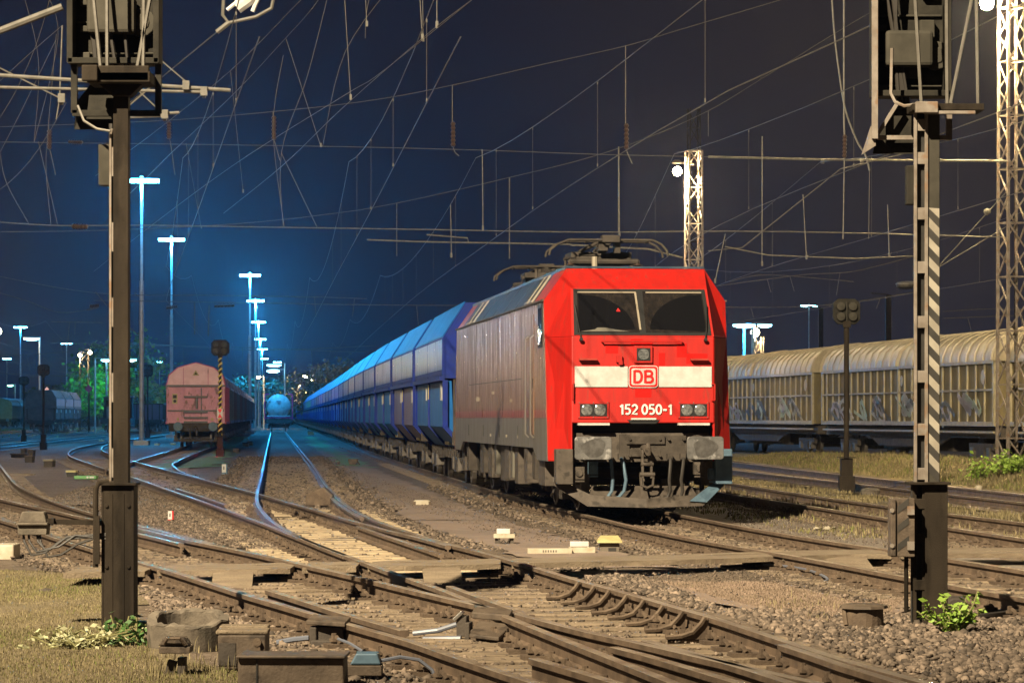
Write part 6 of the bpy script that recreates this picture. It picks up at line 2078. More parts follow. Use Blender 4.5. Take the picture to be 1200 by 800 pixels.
for x in (1175, 1012, 966): 
    mb = MB(); mb.tube([P(x, 189, Yq), P(x - 4, 188.8, Yq)], .07, 8); mb.build('clamp', M['wiregrey'], t)
insul(t, P(80, 166.5, Yq), P(97, 167, Yq), .06)
t = line_thing('lower steady wire stretched level across the yard above the locomotive', 'cross-span wires')
wire_part(t, [P(x, y, Yq) for x, y in ((1178, 278), (1000, 273), (850, 271), (680, 272), (500, 269), (400, 267.5), (300, 266), (170, 264), (60, 264), (-40, 257))], .016, 'wire', 'wiregrey')
wire_part(t, [P(x, y, Yq - .3) for x, y in ((668, 286.5), (595, 285), (500, 283.5), (430, 281))], .022, 'steady_tube', 'wiregrey', smooth=False)
wire_part(t, [P(x, y, Yq - .3) for x, y in ((850, 289), (900, 299), (1000, 303), (1072, 300))], .018, 'steady_tube', 'wiregrey', smooth=False)
wire_part(t, [P(x, y, Yq - .3) for x, y in ((500, 275), (548, 279), (549, 285))], .02, 'steady_arm', 'wiregrey', smooth=False)
wire_part(t, [P(x, y, Yq - .3) for x, y in ((668, 287), (760, 292), (800, 302))], .025, 'steady_arm', 'wiregrey', smooth=False)
for x0, y0, x1, y1 in ((725, 180, 726, 275), (528, 240, 529, 300), (565, 175, 566, 268), (941, 228, 945, 302), (893, 160, 893, 310), (850, 274, 838, 330), (1040, 240, 1042, 300)):
    mb = MB(); mb.tube([P(x0, y0, Yq - .3), P(x1, y1, Yq - .3)], .014, 5); mb.box(P(x1, y1 - 1, Yq - .3), (.05, .05, .12)); mb.build('hanger', M['wiregrey'], t)
insul(t, P(84, 265, Yq), P(103, 266, Yq), .08)
# two slack feeders near the right signal mast
t = line_thing('pair of slack feeder cables hanging left of the right signal mast', 'feeder cables')
Yq = 60
wire_part(t, [P(989, -60, Yq), P(989, 130, Yq), P(990, 160, Yq)], .022, 'cable', 'wiregrey'); insul(t, P(990, 158, Yq), P(989.5, 185, Yq), .05); wire_part(t, [P(989.5, 185, Yq), P(988, 280, Yq)], .014, 'cable', 'wiregrey', smooth=False)
wire_part(t, [P(x, y, Yq) for x, y in ((972, -60), (977, 30), (984, 90), (991, 130), (1004, 165), (1014, 182), (1019, 200))], .022, 'cable', 'wiregrey')
wire_part(t, [P(1019, 200, Yq), P(1018, 280, Yq)], .008, 'cable', smooth=False)
mb = MB(); mb.tube([P(830, 294, 79), P(870, 290, 79), P(985, 198, 79), P(1010, 192, 79), P(1060, 180, 79)], .014, 5); mb.build('stay_wire', M['wiregrey'], t)
mb = MB(); mb.tube([P(1182, 222, 80), P(1158, 248, 80), P(1100, 312, 80)], .014, 5); mb.lathe([(.01, -.1), (.09, -.05), (.1, 0), (.09, .05), (.01, .1)], P(1157, 248, 80), 10); mb.tube([P(1182, 264, 80), P(1100, 313, 80)], .014, 5); mb.build('stay_wire', M['wiregrey'], t)
# diagonal messenger wires at the upper left, climbing towards the camera
for i, (lab, pts, zz, r, mm, drops) in enumerate((
    ('first of the slanting carrying wires beside the left signal mast', ((372, -20), (345, 8), (270, 83), (190, 148), (150, 178), (112, 206)), 8.0, .007, 'wire', ((270, 83, 285, 226),)),
    ('second of the slanting carrying wires beside the left signal mast', ((385, -20), (366, 10), (330, 50), (272, 112), (200, 180), (174, 206), (136, 242)), 8.2, .007, 'wire', ((335, 45, 376, 172), (218, 168, 236, 268))),
    ('long slanting wire that passes the insulator at the top left', ((575, -18), (520, 27), (440, 90), (400, 92 + 22), (270, 196), (170, 270), (110, 318)), 8.6, .007, 'wiregrey', ((495, -20, 496, 48), (428, -10, 430, 30))),
    ('slanting contact wire that ends below the top edge left of centre', ((570, -14), (553, 0), (495, 45), (400, 128), (330, 195), (262, 250)), 7.2, .006, 'wiregrey', ((491, -20, 495, 46), (404, 0, 411, 116), (512, -20, 512, 31))),
)):
    t = line_thing(lab, 'slanting wires at the upper left')
    pts = [PZ(x, y, zz) for x, y in pts]
    wire_part(t, pts, r, 'wire', mm)
    for x0, y0, x1, y1 in drops:
        Yd = (zz - CAM_H) * FPX / (488 - max(y1, 20))
        mb = MB(); mb.tube([P(x0, y0, Yd), P(x1, y1, Yd)], .007, 5); mb.box(P(x1, y1 - 2, Yd), (.04, .04, .10)); mb.build('dropper', M['wiregrey'], t)
t = line_thing('tangle of slack wires and droppers left of centre at the top', 'slanting wires at the upper left')
for pts in (((470, -30), (405, 60), (378, 172)), ((332, 65), (320, 150), (333, 266)), ((388, -20), (360, 90), (330, 178), (332, 267)), ((330, 180), (372, 267)), ((440, -30), (430, 12), (428, 45))):
    wire_part(t, [P(x, y, 62) for x, y in pts], .006, 'wire', 'wire')
t = line_thing('crossing cyan-lit wires at the left edge beside the signal mast', 'slanting wires at the upper left')
for pts in (((73, 30), (36, 62), (0, 95), (-20, 112)), ((62, -15), (45, 45), (22, 100), (0, 138), (-14, 160)), ((66, 40), (60, 110), (56, 155), (54, 200), (60, 265)), ((78, 120), (45, 175), (15, 210), (-15, 232)), ((25, -15), (45, 70), (40, 167)), ((54, -10), (68, 45), (40, 167)), ((66, 46), (20, 140), (-14, 205)), ((0, 180), (8, 215), (35, 264)), ((45, 166), (60, 230), (68, 265))):
    wire_part(t, [P(x, y, 66) for x, y in pts], .006, 'wire', 'wire')
# cantilever tubes at the top left
t = line_thing('pale cantilever tubes reaching out from behind the left signal mast', 'cantilevers', 'cantilever', 'cantilever')
Yq = 40
for a, b, r in (((-20, 87), (270, 106), .028), ((-20, 102), (236, 108), .022), ((73, 8), (-20, 44), .05), ((150, 136), (210, 132), .022), ((140, 138), (192, 136), .02)):
    mb = MB(); mb.tube([P(*a, Yq), P(*b, Yq)], r, 8); mb.build('tube', M['wiregrey'], t)
for x, y in ((239, 107), (193, 134), (72, 115), (218, 100)):
    mb = MB(); mb.box(P(x, y, Yq - .05), (.09, .06, .12)); mb.cyl(P(x - 2, y + 5, Yq), P(x + 2, y + 5, Yq), .04, 8); mb.build('clamp', M['wiregrey'], t)
for a, b in (((183, 66), (218, 96)), ((73, 30), (70, 115)), ((0, 80), (72, 116)), ((70, 116), (66, 140)), ((150, 125), (185, 95)), ((150, 95), (182, 125))):
    mb = MB(); mb.tube([P(*a, Yq), P(*b, Yq)], .011, 5); mb.build('stay_wire', M['wiregrey'], t)
# section insulator hanging into the frame
t = line_thing('bright section insulator with guard bars at the top edge left of centre', 'section insulators', 'section_insulator', 'insulator')
Yq = 44
mb = MB(); mb.tube([P(262, 0, Yq), P(261, 18, Yq), P(268, 27, Yq), P(300, 20, Yq), P(318, 10, Yq), P(321, -4, Yq), P(316, -20, Yq)], .028, 7); mb.tube([P(268, 27, Yq), P(254, 38, Yq)], .04, 7); mb.build('guard_bar', M['wiregrey'], t, smooth=True)
mb = MB(); mb.tube([P(278, 10, Yq), P(292, 0, Yq), P(300, -12, Yq)], .09, 9); mb.tube([P(266, 12, Yq), P(276, 4, Yq), P(282, -6, Yq)], .03, 7); mb.tube([P(296, 14, Yq), P(300, 4, Yq), P(306, -8, Yq)], .035, 7); mb.build('insulator', M['dbwhite'], t, smooth=True)
mb = MB(); mb.tube([P(254, 38, Yq), P(182, 97, Yq + 8), P(150, 122, Yq + 12)], .011, 5); mb.build('stay_wire', M['wiregrey'], t)
# further spans over the left part of the yard
for i, (lab, Yq, rows) in enumerate((
    ('cyan-lit cross-span over the left tracks, level with the lamp of the second post', 150, (((-30, 318), (110, 343), (250, 346), (370, 348), (430, 350)), ((110, 352), (300, 355), (420, 357), (560, 358)), ((60, 377), (120, 378)), ((-30, 335), (30, 352), (70, 366), (115, 361)))),
    ('cyan-lit cross-span lower down over the pink wagon', 190, (((60, 402), (170, 403), (300, 410), (440, 405)), ((150, 404), (280, 407), (420, 412), (500, 409)))),
    ('yellowish cross-span at the far left above the brown hopper wagons', 240, (((-30, 417), (40, 415), (80, 412)), ((-30, 436), (60, 440), (110, 441)))),
    ('cross-span behind the lattice lamp mast at the right', 150, (((840, 335), (940, 322), (1000, 318), (1072, 300)), ((845, 360), (960, 358), (1075, 342)), ((855, 330), (900, 322), (1000, 330)), ((1105, 365), (1160, 362), (1230, 365)), ((1105, 373), (1230, 368)))),
)):
    t = line_thing(lab, 'cross-span wires')
    for row_ in rows:
        wire_part(t, [P(x, y, Yq) for x, y in row_], .022, 'wire', 'wiregrey')
    r = random.Random(i)
    for k in range(7):
        a = rows[k % len(rows)]; j = r.randrange(len(a) - 1); u = r.random()
        x = a[j][0] + (a[j + 1][0] - a[j][0]) * u; y = a[j][1] + (a[j + 1][1] - a[j][1]) * u
        y1 = y + r.uniform(12, 34)
        mb = MB(); mb.tube([P(x, y, Yq), P(x + r.uniform(-5, 5), y1, Yq)], .018, 5); mb.build('hanger', M['wiregrey'], t)
    if i < 1:
        for a, b in (((112, 342), (125, 358)), ((157, 343), (163, 347)), ((228, 355), (228, 392)), ((245, 358), (244, 394)), ((148, 380), (162, 392))):
            mb = MB(); mb.tube([P(*a, Yq), P(*b, Yq)], .03, 5); mb.build('steady_arm', M['wiregrey'], t)
        insul(t, P(195, 361, Yq), P(208, 359, Yq), .12); insul(t, P(105, 359, Yq), P(116, 358, Yq), .12); insul(t, P(251, 359, Yq), P(275, 358, Yq), .09)

# ------------------------------------------------------------------ board crossing with ramp plates
wk = thing('board_crossing', 'plank walkway laid straight across all tracks in front of the locomotive', 'walkway', (0, 0, 0))


def yc(X): return float(np.interp(X, [-4.6, -1, 2, 3.8, 7], [30.8, 32.2, 33.6, 34.8, 35.4]))


cross = [xat(RAILS[k], yc(xat(RAILS[k], 32.5))) for k in ('K', 'G', 'E', 'TR')]
cross = sorted(cross) + [xat(RAILS['AL'], yc(2.9)), xat(RAILS['AR'], yc(4.2)), xat(RAILS['BL'], 36.5) - .15]
xsb = [-4.6] + cross
r = random.Random(8)
for a, b in zip(xsb[:-1], xsb[1:]):
    a += .06; b -= .06
    if b - a < .25: continue
    for q, (d0, d1) in enumerate(((-.62, -.21), (-.20, .20), (.21, .62))):
        mb = MB(); n = 6; vs = []
        for i in range(n + 1):
            X = a + (b - a) * i / n
            ya, yb = yc(X) + d0, yc(X) + d1
            zt = -.024 + r.uniform(-.006, .004)
            vs += [(X, ya, zt - .055), (X, ya + r.uniform(-.008, .008), zt), (X, yb, zt), (X, yb, zt - .055)]
        fs = []
        for i in range(n):
            for j in range(4): fs.append((i * 4 + j, i * 4 + (j + 1) % 4, (i + 1) * 4 + (j + 1) % 4, (i + 1) * 4 + j))
        fs += [(0, 1, 2, 3), tuple(n * 4 + j for j in range(4))]
        mb.add(vs, fs); mb.build('plank', M['walk'], wk)
for (px0, px1, pya, pyb) in ((256, 302, 661, 681), (496, 540, 657, 675), (972, 1022, 650, 667)):
    xa, xb = G((px0 + px1) / 2, pya).x - (px1 - px0) / 2 * (CAM_H / (pya - 488)), G((px0 + px1) / 2, pya).x + (px1 - px0) / 2 * (CAM_H / (pya - 488))
    yA = yc((xa + xb) / 2) - .64; yB = yA - .62
    mb = MB(); mb.slab([(xa, yA, -.045), (xb, yA, -.045), (xb + .04, yB, -.165), (xa + .04, yB, -.165)], (0, 0, -.02)); mb.build('ramp_plate', M['walk'], wk)

# ------------------------------------------------------------------ small things on the ground


def gthing(name, label, cat, px, py, z=-.18, rz=0.0, group=None):
    p = G(px, py, z)
    t = thing(name, label, cat, (p.x, p.y, z), rz, group)
    return t, p.y / FPX


# marker lamp boxes near the crossing
t, k = gthing('marker_box', 'low white-topped marker box with cable loops standing on the trodden path', 'marker box', 591, 637)
mb = MB(); mb.box((0, 0, 9.5 * k), (25 * k, .22, 5 * k)); mb.build('body', M['palebox'], t, bevel=.006)
mb = MB(); mb.box((-1 * k, 0, 15 * k), (16 * k, .14, 6 * k)); mb.build('lens_block', M['dbwhite'], t, bevel=.008)
mb = MB()
for x in (-8, 8): mb.box((x * k, .0, 3.5 * k), (6 * k, .12, 8 * k))
mb.tube([(-7 * k, -.08, 6 * k), (-4 * k, -.12, 2 * k), (-1 * k, -.08, 5 * k), (3 * k, -.12, 1.5 * k), (6 * k, -.08, 6 * k)], .012, 6); mb.build('leg', M['grime'], t)
t, k = gthing('marker_box', 'long low white box with faint lettering beside the crossing boards', 'marker box', 654, 648.5, rz=.05)
mb = MB(); mb.box((-10 * k, 0, 3.5 * k), (52 * k, .2, 6 * k)); mb.build('body', M['palebox'], t, bevel=.006)
mb = MB()
for i, x in enumerate((-18, -15, -12, -9, -6, -3)): mb.box((x * k, -.103, 3.5 * k), (1.3 * k, .004, 2.6 * k))
mb.build('lettering', M['grime'], t)
t, k = gthing('marker_box', 'white marker box with a glassy top block right of the long low box', 'marker box', 682, 647.5)
mb = MB(); mb.box((0, 0, 3.5 * k), (31 * k, .24, 7 * k)); mb.build('body', M['palebox'], t, bevel=.006)
mb = MB(); mb.box((-3 * k, .02, 10.5 * k), (22 * k, .16, 6 * k)); mb.build('lens_block', M['dbwhite'], t, bevel=.008)
t, k = gthing('relay_stump', 'small concrete stump with a yellow peaked lid near the locomotive', 'relay box', 714, 646)
mb = MB(); mb.box((0, 0, 5 * k), (23 * k, .26, 11 * k)); mb.build('body', M['concrete'], t, bevel=.008)
mb = MB(); mb.box((3 * k, -.132, 2.5 * k), (9 * k, .01, 5 * k)); mb.build('opening', M['black'], t)
mb = MB()
w = 14.5 * k
mb.add([(-w, -.2, 11 * k), (w, -.2, 11 * k), (w, .2, 11 * k), (-w, .2, 11 * k), (-w, -.2, 13 * k), (w, -.2, 13 * k), (w, .2, 13 * k), (-w, .2, 13 * k), (-w * .7, 0, 19 * k), (w * .7, 0, 19 * k)], [(0, 3, 2, 1), (0, 1, 5, 4), (1, 2, 6, 5), (2, 3, 7, 6), (3, 0, 4, 7), (4, 5, 9, 8), (6, 7, 8, 9), (5, 6, 9), (7, 4, 8)])
mb.build('lid', M['yellow'], t)
t, k = gthing('concrete_stub', 'small tan concrete stub lying on the brown path left of the locomotive', 'concrete stub', 495, 591.5)
mb = MB(); mb.prism([(-10 * k, 0), (10 * k, 0), (10 * k, 4 * k), (8 * k, 6 * k), (-9 * k, 6 * k), (-10.5 * k, 4 * k)], 'y', -.15, .15); mb.build('block', M['palebox'], t, bevel=.01)
mb = MB(); mb.box((-9 * k, -.155, 2.5 * k), (3 * k, .01, 4 * k)); mb.box((9 * k, -.155, 2.5 * k), (3 * k, .01, 4 * k)); mb.build('dark_end', M['rust'], t)
for px, py, lab, mm in ((200, 610, 'small white marker post with a red edge on the gravel right of the steel mast', 'dbred'), (263, 555, 'small white marker post with a blue edge beside the red signal lamp', 'bluegrey')):
    t, k = gthing('marker_post', lab, 'marker post', px, py, group='small marker posts')
    mb = MB(); mb.box((-.4 * k, 0, 5.5 * k), (5 * k, .08, 12 * k)); mb.build('post', M['dbwhite'], t, bevel=.004)
    mb = MB(); mb.box((2.6 * k, 0, 5.5 * k), (1.6 * k, .084, 12.4 * k)); mb.box((-.4 * k, -.002, .8 * k), (5.2 * k, .085, 2.2 * k)); mb.build('coloured_edge', M[mm], t)
    mb = MB(); mb.box((-.5 * k, -.043, 7 * k), (1.2 * k, .004, 4 * k)); mb.build('mark', M['black'], t)
t, k = gthing('switch_lantern', 'squat switch box with a yellow top left of the steel mast', 'switch box', 84, 558)
mb = MB(); mb.prism([(-5 * k, 0), (5 * k, 0), (5.5 * k, 5 * k), (-5.5 * k, 5 * k)], 'y', -.15, .15); mb.build('body', M['black'], t)
mb = MB(); mb.box((0, 0, 6 * k), (12 * k, .4, 2.5 * k)); mb.build('top', M['yellow'], t, bevel=.01)
t, k = gthing('switch_plate', 'green cover plate with pale fittings next to the yellow-topped switch box', 'cover plate', 101, 561)
mb = MB(); mb.box((0, 0, 2 * k), (26 * k, .5, 4 * k)); mb.build('plate', M['greenbox'], t, bevel=.02)
mb = MB(); mb.cyl((3 * k, -.26, 2.2 * k), (3 * k, -.24, 2.2 * k), 1.3 * k, 8); mb.box((8 * k, -.255, 2.2 * k), (5 * k, .02, 2 * k)); mb.build('fitting', M['dbwhite'], t)
for i, (px, py, w, h, lab) in enumerate(((23, 535.5, 18, 3, 'flat dark box, leftmost of the cluster left of the steel mast'), (35, 541, 9, 6, 'square dark box in the middle of the cluster left of the steel mast'), (58, 546, 11, 6, 'dark box with a pale lid, rightmost of the cluster left of the steel mast'), (37, 533, 7, 5, 'rusty dark box, rearmost of the cluster left of the steel mast'), (28, 530.5, 5, 4, 'tiny dark box behind the cluster left of the steel mast'))):
    t, k = gthing('ground_box', lab, 'box', px, py, group='dark ground boxes at the left')
    mb = MB(); mb.prism([(-w * .45 * k, -.05), (w * .45 * k, -.05), (w * .5 * k, h * k), (-w * .5 * k, h * k)], 'y', -.35, .35); mb.build('body', M['under'], t, bevel=.02)
    mb = MB(); mb.box((0, 0, h * k + .03), (w * 1.1 * k, .8, .05)); mb.build('lid', M['brownbox'] if i != 2 else M['greypost'], t, bevel=.01)
for i, (px, py) in enumerate(((40, 500), (65, 512.5), (119, 517), (184, 521.5), (148, 510.5), (203, 521), (110, 506))):
    p = G(px, py, -.2); k = p.y / FPX
    t = thing('point_marker', ('yellow-green point marker by the curved track, ' + ('leftmost', 'second', 'third', 'sixth', 'fourth', 'rightmost', 'farthest')[i] + ' of its kind'), 'marker', (p.x, p.y, -.2), 0, 'yellow-green markers between the left tracks')
    mb = MB(); mb.prism([(-3 * k, 0), (3 * k, 0), (3 * k, 2.4 * k), (1.5 * k, 1.6 * k), (0, 2.6 * k), (-1.5 * k, 1.6 * k), (-3 * k, 2.4 * k)], 'y', -.1, .1); mb.build('marker', M['yellow'], t)
# bins and dark pits between the middle track and the train
t, k = gthing('buffer_block', 'dark tapered block on the greenish ground beside the middle track', 'block', 414, 544.5)
mb = MB(); mb.prism([(-4 * k, 0), (4 * k, 0), (6 * k, 7 * k), (-6 * k, 7 * k)], 'y', -.3, .3); mb.bar((5 * k, -.2, 5 * k), (8 * k, -.2, 0), .05); mb.build('block', M['brownbox'], t, bevel=.02)
for i, (px, py) in enumerate(((277, 530), (288, 523), (293, 521.5), (364, 509.5))):
    p = G(px, py, -.2); k = p.y / FPX
    t = thing('ground_box', ('dark', 'yellowish', 'second yellowish', 'small pale')[i] + ' box on the green ground ' + ('right of the red lamp', 'between the spiral signal and the middle track', 'beside its twin near the middle track', 'right of the tank wagon track')[i], 'box', (p.x, p.y, -.2), 0, 'boxes beside the middle track')
    mb = MB(); mb.prism([(-3.5 * k, 0), (3.5 * k, 0), (3 * k, 4 * k), (-3 * k, 4 * k)], 'y', -.3, .3); mb.build('body', M['brownbox'] if i == 0 else M['yellow'], t, bevel=.03)
    mb = MB(); mb.box((0, 0, 4.2 * k), (7 * k, .7, .05)); mb.build('lid', M['brownbox'], t)

# foreground boxes
t, k = gthing('manhole_ring', 'round concrete manhole ring with a broken rim right of the steel mast', 'manhole', 221, 762, -.20)
t.rotation_euler = (.16, 0, 0)
mb = MB(); R0 = 48 * k
prof = [(R0 * .97, -.05), (R0, .08), (R0, 38 * k), (R0 * .98, 40 * k), (R0 * .78, 40 * k), (R0 * .76, 38 * k), (R0 * .74, .10)]
vs = []; fs = []; n = 36; r = random.Random(2)
rr = [r.uniform(-.012, .012) for _ in range(n)]
for i, (a, z) in enumerate(prof):
    for j in range(n):
        an = 2 * math.pi * j / n
        dz = rr[j] * 1.4 if i in (2, 3, 4, 5) else 0
        aa = a + (rr[(j * 3) % n] * .8 if i in (3, 4) else 0)
        vs.append((aa * math.cos(an), aa * math.sin(an), z + dz))
for i in range(len(prof) - 1):
    for j in range(n): fs.append((i * n + j, i * n + (j + 1) % n, (i + 1) * n + (j + 1) % n, (i + 1) * n + j))
fs.append(tuple(range((len(prof) - 1) * n, len(prof) * n)))
mb.add(vs, fs); mb.build('ring', M['concrete'], t)
t, k = gthing('cable_junction', 'small cable junction box on a stubby post in the dry grass', 'cable box', 207, 792, -.18)
mb = MB(); mb.box((6 * k, .03, 10 * k), (9 * k, .12, 24 * k)); mb.box((-8 * k, .05, 8 * k), (10 * k, .10, 20 * k), M=Matrix.Rotation(.25, 3, 'Y')); mb.build('leg', M['under'], t)
mb = MB(); mb.prism([(-19 * k, 28 * k), (17 * k, 28 * k), (18 * k, 36 * k), (-19 * k, 36 * k)], 'y', -.1, .12); mb.build('case', M['brownbox'], t, bevel=.006)
mb = MB(); mb.prism([(-20 * k, 37 * k), (16 * k, 37 * k), (10 * k, 46 * k), (-14 * k, 46 * k)], 'y', -.09, .11); mb.build('lid', M['brownbox'], t, bevel=.008)
mb = MB(); mb.tube([(-12 * k, -.1, 40 * k), (-8 * k, -.13, 46 * k), (6 * k, -.13, 46 * k), (12 * k, -.1, 38 * k)], .012, 6); mb.build('handle', M['rust'], t)
t, k = gthing('cable_cabinet', 'low brown cable cabinet with a split wooden lid in the foreground', 'cable cabinet', 286, 782, -.18, .02)
mb = MB(); mb.prism([(-28 * k, 0), (26 * k, 0), (27 * k, 40 * k), (-29 * k, 40 * k)], 'y', -.15, .30); mb.build('case', M['brownbox'], t, bevel=.01)
mb = MB(); mb.box((-1 * k, .0, 43 * k), (61 * k, .26, 5 * k)); mb.build('lid_board', M['walk'], t, bevel=.01)
mb = MB(); mb.box((-2 * k, .24, 45 * k), (58 * k, .20, 5 * k)); mb.build('lid_board', M['walk'], t, bevel=.01)
mb = MB(); mb.bar((20 * k, -.16, 12 * k), (17 * k, -.16, 32 * k), .03); mb.cyl((17 * k, -.18, 32 * k), (17 * k, -.13, 32 * k), .03, 8); mb.build('handle', M['rust'], t)
mb = MB(); mb.box((-18 * k, -.152, 18 * k), (20 * k, .01, 26 * k)); mb.build('door', M['under'], t)
t, k = gthing('long_box', 'long dark box lying in front of the cable cabinet at the bottom edge', 'box', 343, 806, -.18, -.03)
mb = MB(); mb.prism([(-63 * k, 0), (62 * k, 0), (61 * k, 37 * k), (-62 * k, 37 * k)], 'y', -.10, .22); mb.build('case', M['brownbox'], t, bevel=.012)
mb = MB(); mb.box((0, .06, 38.5 * k), (128 * k, .40, 3.5 * k)); mb.build('lid', M['brownbox'], t, bevel=.01)
mb = MB(); mb.box((-40 * k, -.103, 18 * k), (2 * k, .01, 34 * k)); mb.build('joint', M['black'], t)
t, k = gthing('cable_junction', 'cable junction box with a bluish lid at the bottom edge beside the rusty rail', 'cable box', 428, 800, -.2)
mb = MB(); mb.prism([(-20 * k, 10 * k), (20 * k, 10 * k), (20 * k, 22 * k), (-22 * k, 22 * k)], 'y', -.10, .12); mb.build('case', M['brownbox'], t, bevel=.006)
mb = MB(); mb.prism([(-17 * k, 23 * k), (19 * k, 23 * k), (15 * k, 36 * k), (-10 * k, 36 * k)], 'y', -.09, .11); mb.build('lid', M['bluegrey'], t, bevel=.01)
mb = MB()
for x in (-10, -3, 5, 13): mb.tube([(x * k, -.05, 10 * k), (x * k + .01, -.07, 2 * k), ((x + 2) * k, -.05, -6 * k)], .012, 6)
mb.tube([(17 * k, 0, 26 * k), (40 * k, .05, 30 * k), (62 * k, .10, 26 * k), (78 * k, .1, 14 * k), (84 * k, .1, -2 * k)], .012, 6); mb.tube([(-4 * k, .1, 36 * k), (-20 * k, .2, 44 * k), (-35 * k, .3, 48 * k)], .010, 6)
mb.build('cable', M['bluecable'], t, smooth=True)
t, k = gthing('point_lever_box', 'brown box with a projecting flat lid beside the rusty rail', 'box', 384, 757, -.18)
mb = MB(); mb.box((2 * k, .06, 12 * k), (34 * k, .3, 24 * k)); mb.box((-16 * k, -.02, 14 * k), (8 * k, .2, 20 * k)); mb.box((0, -.12, 4 * k), (36 * k, .14, 10 * k)); mb.build('case', M['under'], t, bevel=.01)
mb = MB(); mb.slab([(-24 * k, -.12, 27 * k), (22 * k, -.20, 25 * k), (25 * k, .25, 27 * k), (-20 * k, .3, 30 * k)], (0, 0, 5 * k)); mb.build('lid', M['brownbox'], t, bevel=.006)
mb = MB(); mb.tube([(-22 * k, .0, 10 * k), (-40 * k, .02, 8 * k), (-60 * k, .05, 4 * k)], .02, 6); mb.build('rod', M['bluecable'], t)
t, k = gthing('point_machine', 'point machine with a bare metal cap between the rails in the foreground', 'point machine', 570, 752, -.19, -.12)
mb = MB(); mb.box((4 * k, .15, 8 * k), (44 * k, .42, 15 * k)); mb.build('case', M['brownbox'], t, bevel=.015)
mb = MB(); mb.slab([(-16 * k, -.22, 12 * k), (20 * k, -.28, 9 * k), (28 * k, .12, 20 * k), (-12 * k, .16, 24 * k)], (0, 0, -.03)); mb.build('cover_plate', M['brownbox'], t, bevel=.008)
mb = MB(); mb.slab([(-22 * k, .22, 33 * k), (24 * k, .18, 30 * k), (22 * k, .50, 34 * k), (-24 * k, .52, 37 * k)], (0, 0, -.05)); mb.build('cover_plate', M['brownbox'], t, bevel=.008)
mb = MB(); mb.box((-30 * k, .1, 18 * k), (12 * k, .16, 24 * k)); mb.box((-22 * k, .05, 10 * k), (6 * k, .2, 26 * k)); mb.build('crank', M['under'], t, bevel=.008)
mb = MB(); mb.box((-34 * k, .06, 30 * k), (14 * k, .12, 4 * k), M=Matrix.Rotation(-.75, 3, 'Y')); mb.build('metal_cap', M['chrome'], t, bevel=.004)
mb = MB(); mb.tube([(-36 * k, .1, 20 * k), (-60 * k, .12, 12 * k), (-90 * k, .14, 8 * k)], .020, 8); mb.tube([(-30 * k, .0, 4 * k), (-76 * k, .05, 2 * k)], .022, 8); mb.build('rod', M['bluecable'], t)
t, k = gthing('switch_cover', 'rust-brown sheet cover beside the switch of the middle track', 'cover', 374, 592, -.16, .0)
mb = MB(); mb.prism([(-15 * k, 0), (14 * k, -.0), (17 * k, 12 * k), (6 * k, 22 * k), (-14 * k, 14 * k)], 'y', -.25, .25); mb.build('cover', M['rust'], t, bevel=.02)
# right side
t, k = gthing('round_pit_cover', 'round rusty pit cover with a pale lid left of the striped mast', 'pit cover', 1012, 735, -.18)
mb = MB(); mb.lathe([(22 * k, -.05), (24 * k, 0), (23 * k, 22 * k)], (0, 0, 0), 20); mb.build('drum', M['rust'], t)
mb = MB(); mb.lathe([(25 * k, 22 * k), (29 * k, 23 * k), (28 * k, 26 * k), (22 * k, 28 * k)], (0, 0, 0), 9); mb.build('lid', M['brownbox'], t)
mb = MB(); mb.tube([(-24 * k, -.05, 22 * k), (-22 * k, -.1, 4 * k)], .02, 6); mb.build('latch', M['rust'], t)
t, k = gthing('pale_stone_box', 'pale stone block beside the foot of the lone shunting signal', 'box', 1020, 580.5, -.18)
mb = MB(); mb.lathe([(11 * k, 0), (11.5 * k, 5 * k), (12 * k, 6 * k), (10 * k, 8 * k), (3 * k, 9 * k)], (0, 0, 0), 14); mb.build('block', M['concrete'], t)
t, k = gthing('cover_slab', 'flat pale cover slabs lying right of the lone shunting signal', 'cover slab', 1050, 579, -.18)
mb = MB(); mb.box((0, 0, 2 * k), (24 * k, .7, 4 * k)); mb.box((4 * k, .8, 4 * k), (20 * k, .6, 3 * k)); mb.build('slab', M['greypost'], t, bevel=.02)
t, k = gthing('small_cap', 'small pale cap beside the rail right of the striped mast', 'cap', 1147, 576.5, -.18)
mb = MB(); mb.lathe([(4 * k, 0), (4.5 * k, 6 * k), (3 * k, 8 * k), (.5 * k, 8.5 * k)], (0, 0, 0), 12); mb.build('cap', M['palebox'], t, smooth=True)
t, k = gthing('crumpled_paper', 'crumpled yellowish scrap lying between the tracks right of the locomotive', 'litter', 967, 621, -.17)
mb = MB(); r = random.Random(4)
vs = [(x * .055 + r.uniform(-.02, .02), y * .05 + r.uniform(-.02, .02), r.uniform(.0, .07)) for y in range(-2, 3) for x in range(-3, 4)]
mb.add(vs, [(j * 7 + i, j * 7 + i + 1, (j + 1) * 7 + i + 1, (j + 1) * 7 + i) for j in range(4) for i in range(6)]); mb.build('scrap', M['palebox'], t)
t, k = gthing('covered_hatch', 'low green-black hatch behind the right mast sleeve', 'hatch', 1126, 712, -.18)
mb = MB(); mb.prism([(-18 * k, 0), (16 * k, 0), (15 * k, 8 * k), (10 * k, 13 * k), (-12 * k, 13 * k), (-18 * k, 9 * k)], 'y', -.12, .2); mb.build('hatch', M['under'], t, bevel=.02)
t = thing('ground_cable', 'bluish cable lying on the ballast beside the rail in front of the locomotive', 'cable', (0, 0, 0))
mb = MB(); mb.tube(smooth_pts([G(895, 661, -.13), G(920, 663, -.12), G(945, 667, -.11), G(962, 673, -.12), G(970, 678, -.15), G(966, 681, -.17)]), .014, 6); mb.build('cable', M['bluecable'], t, smooth=True)
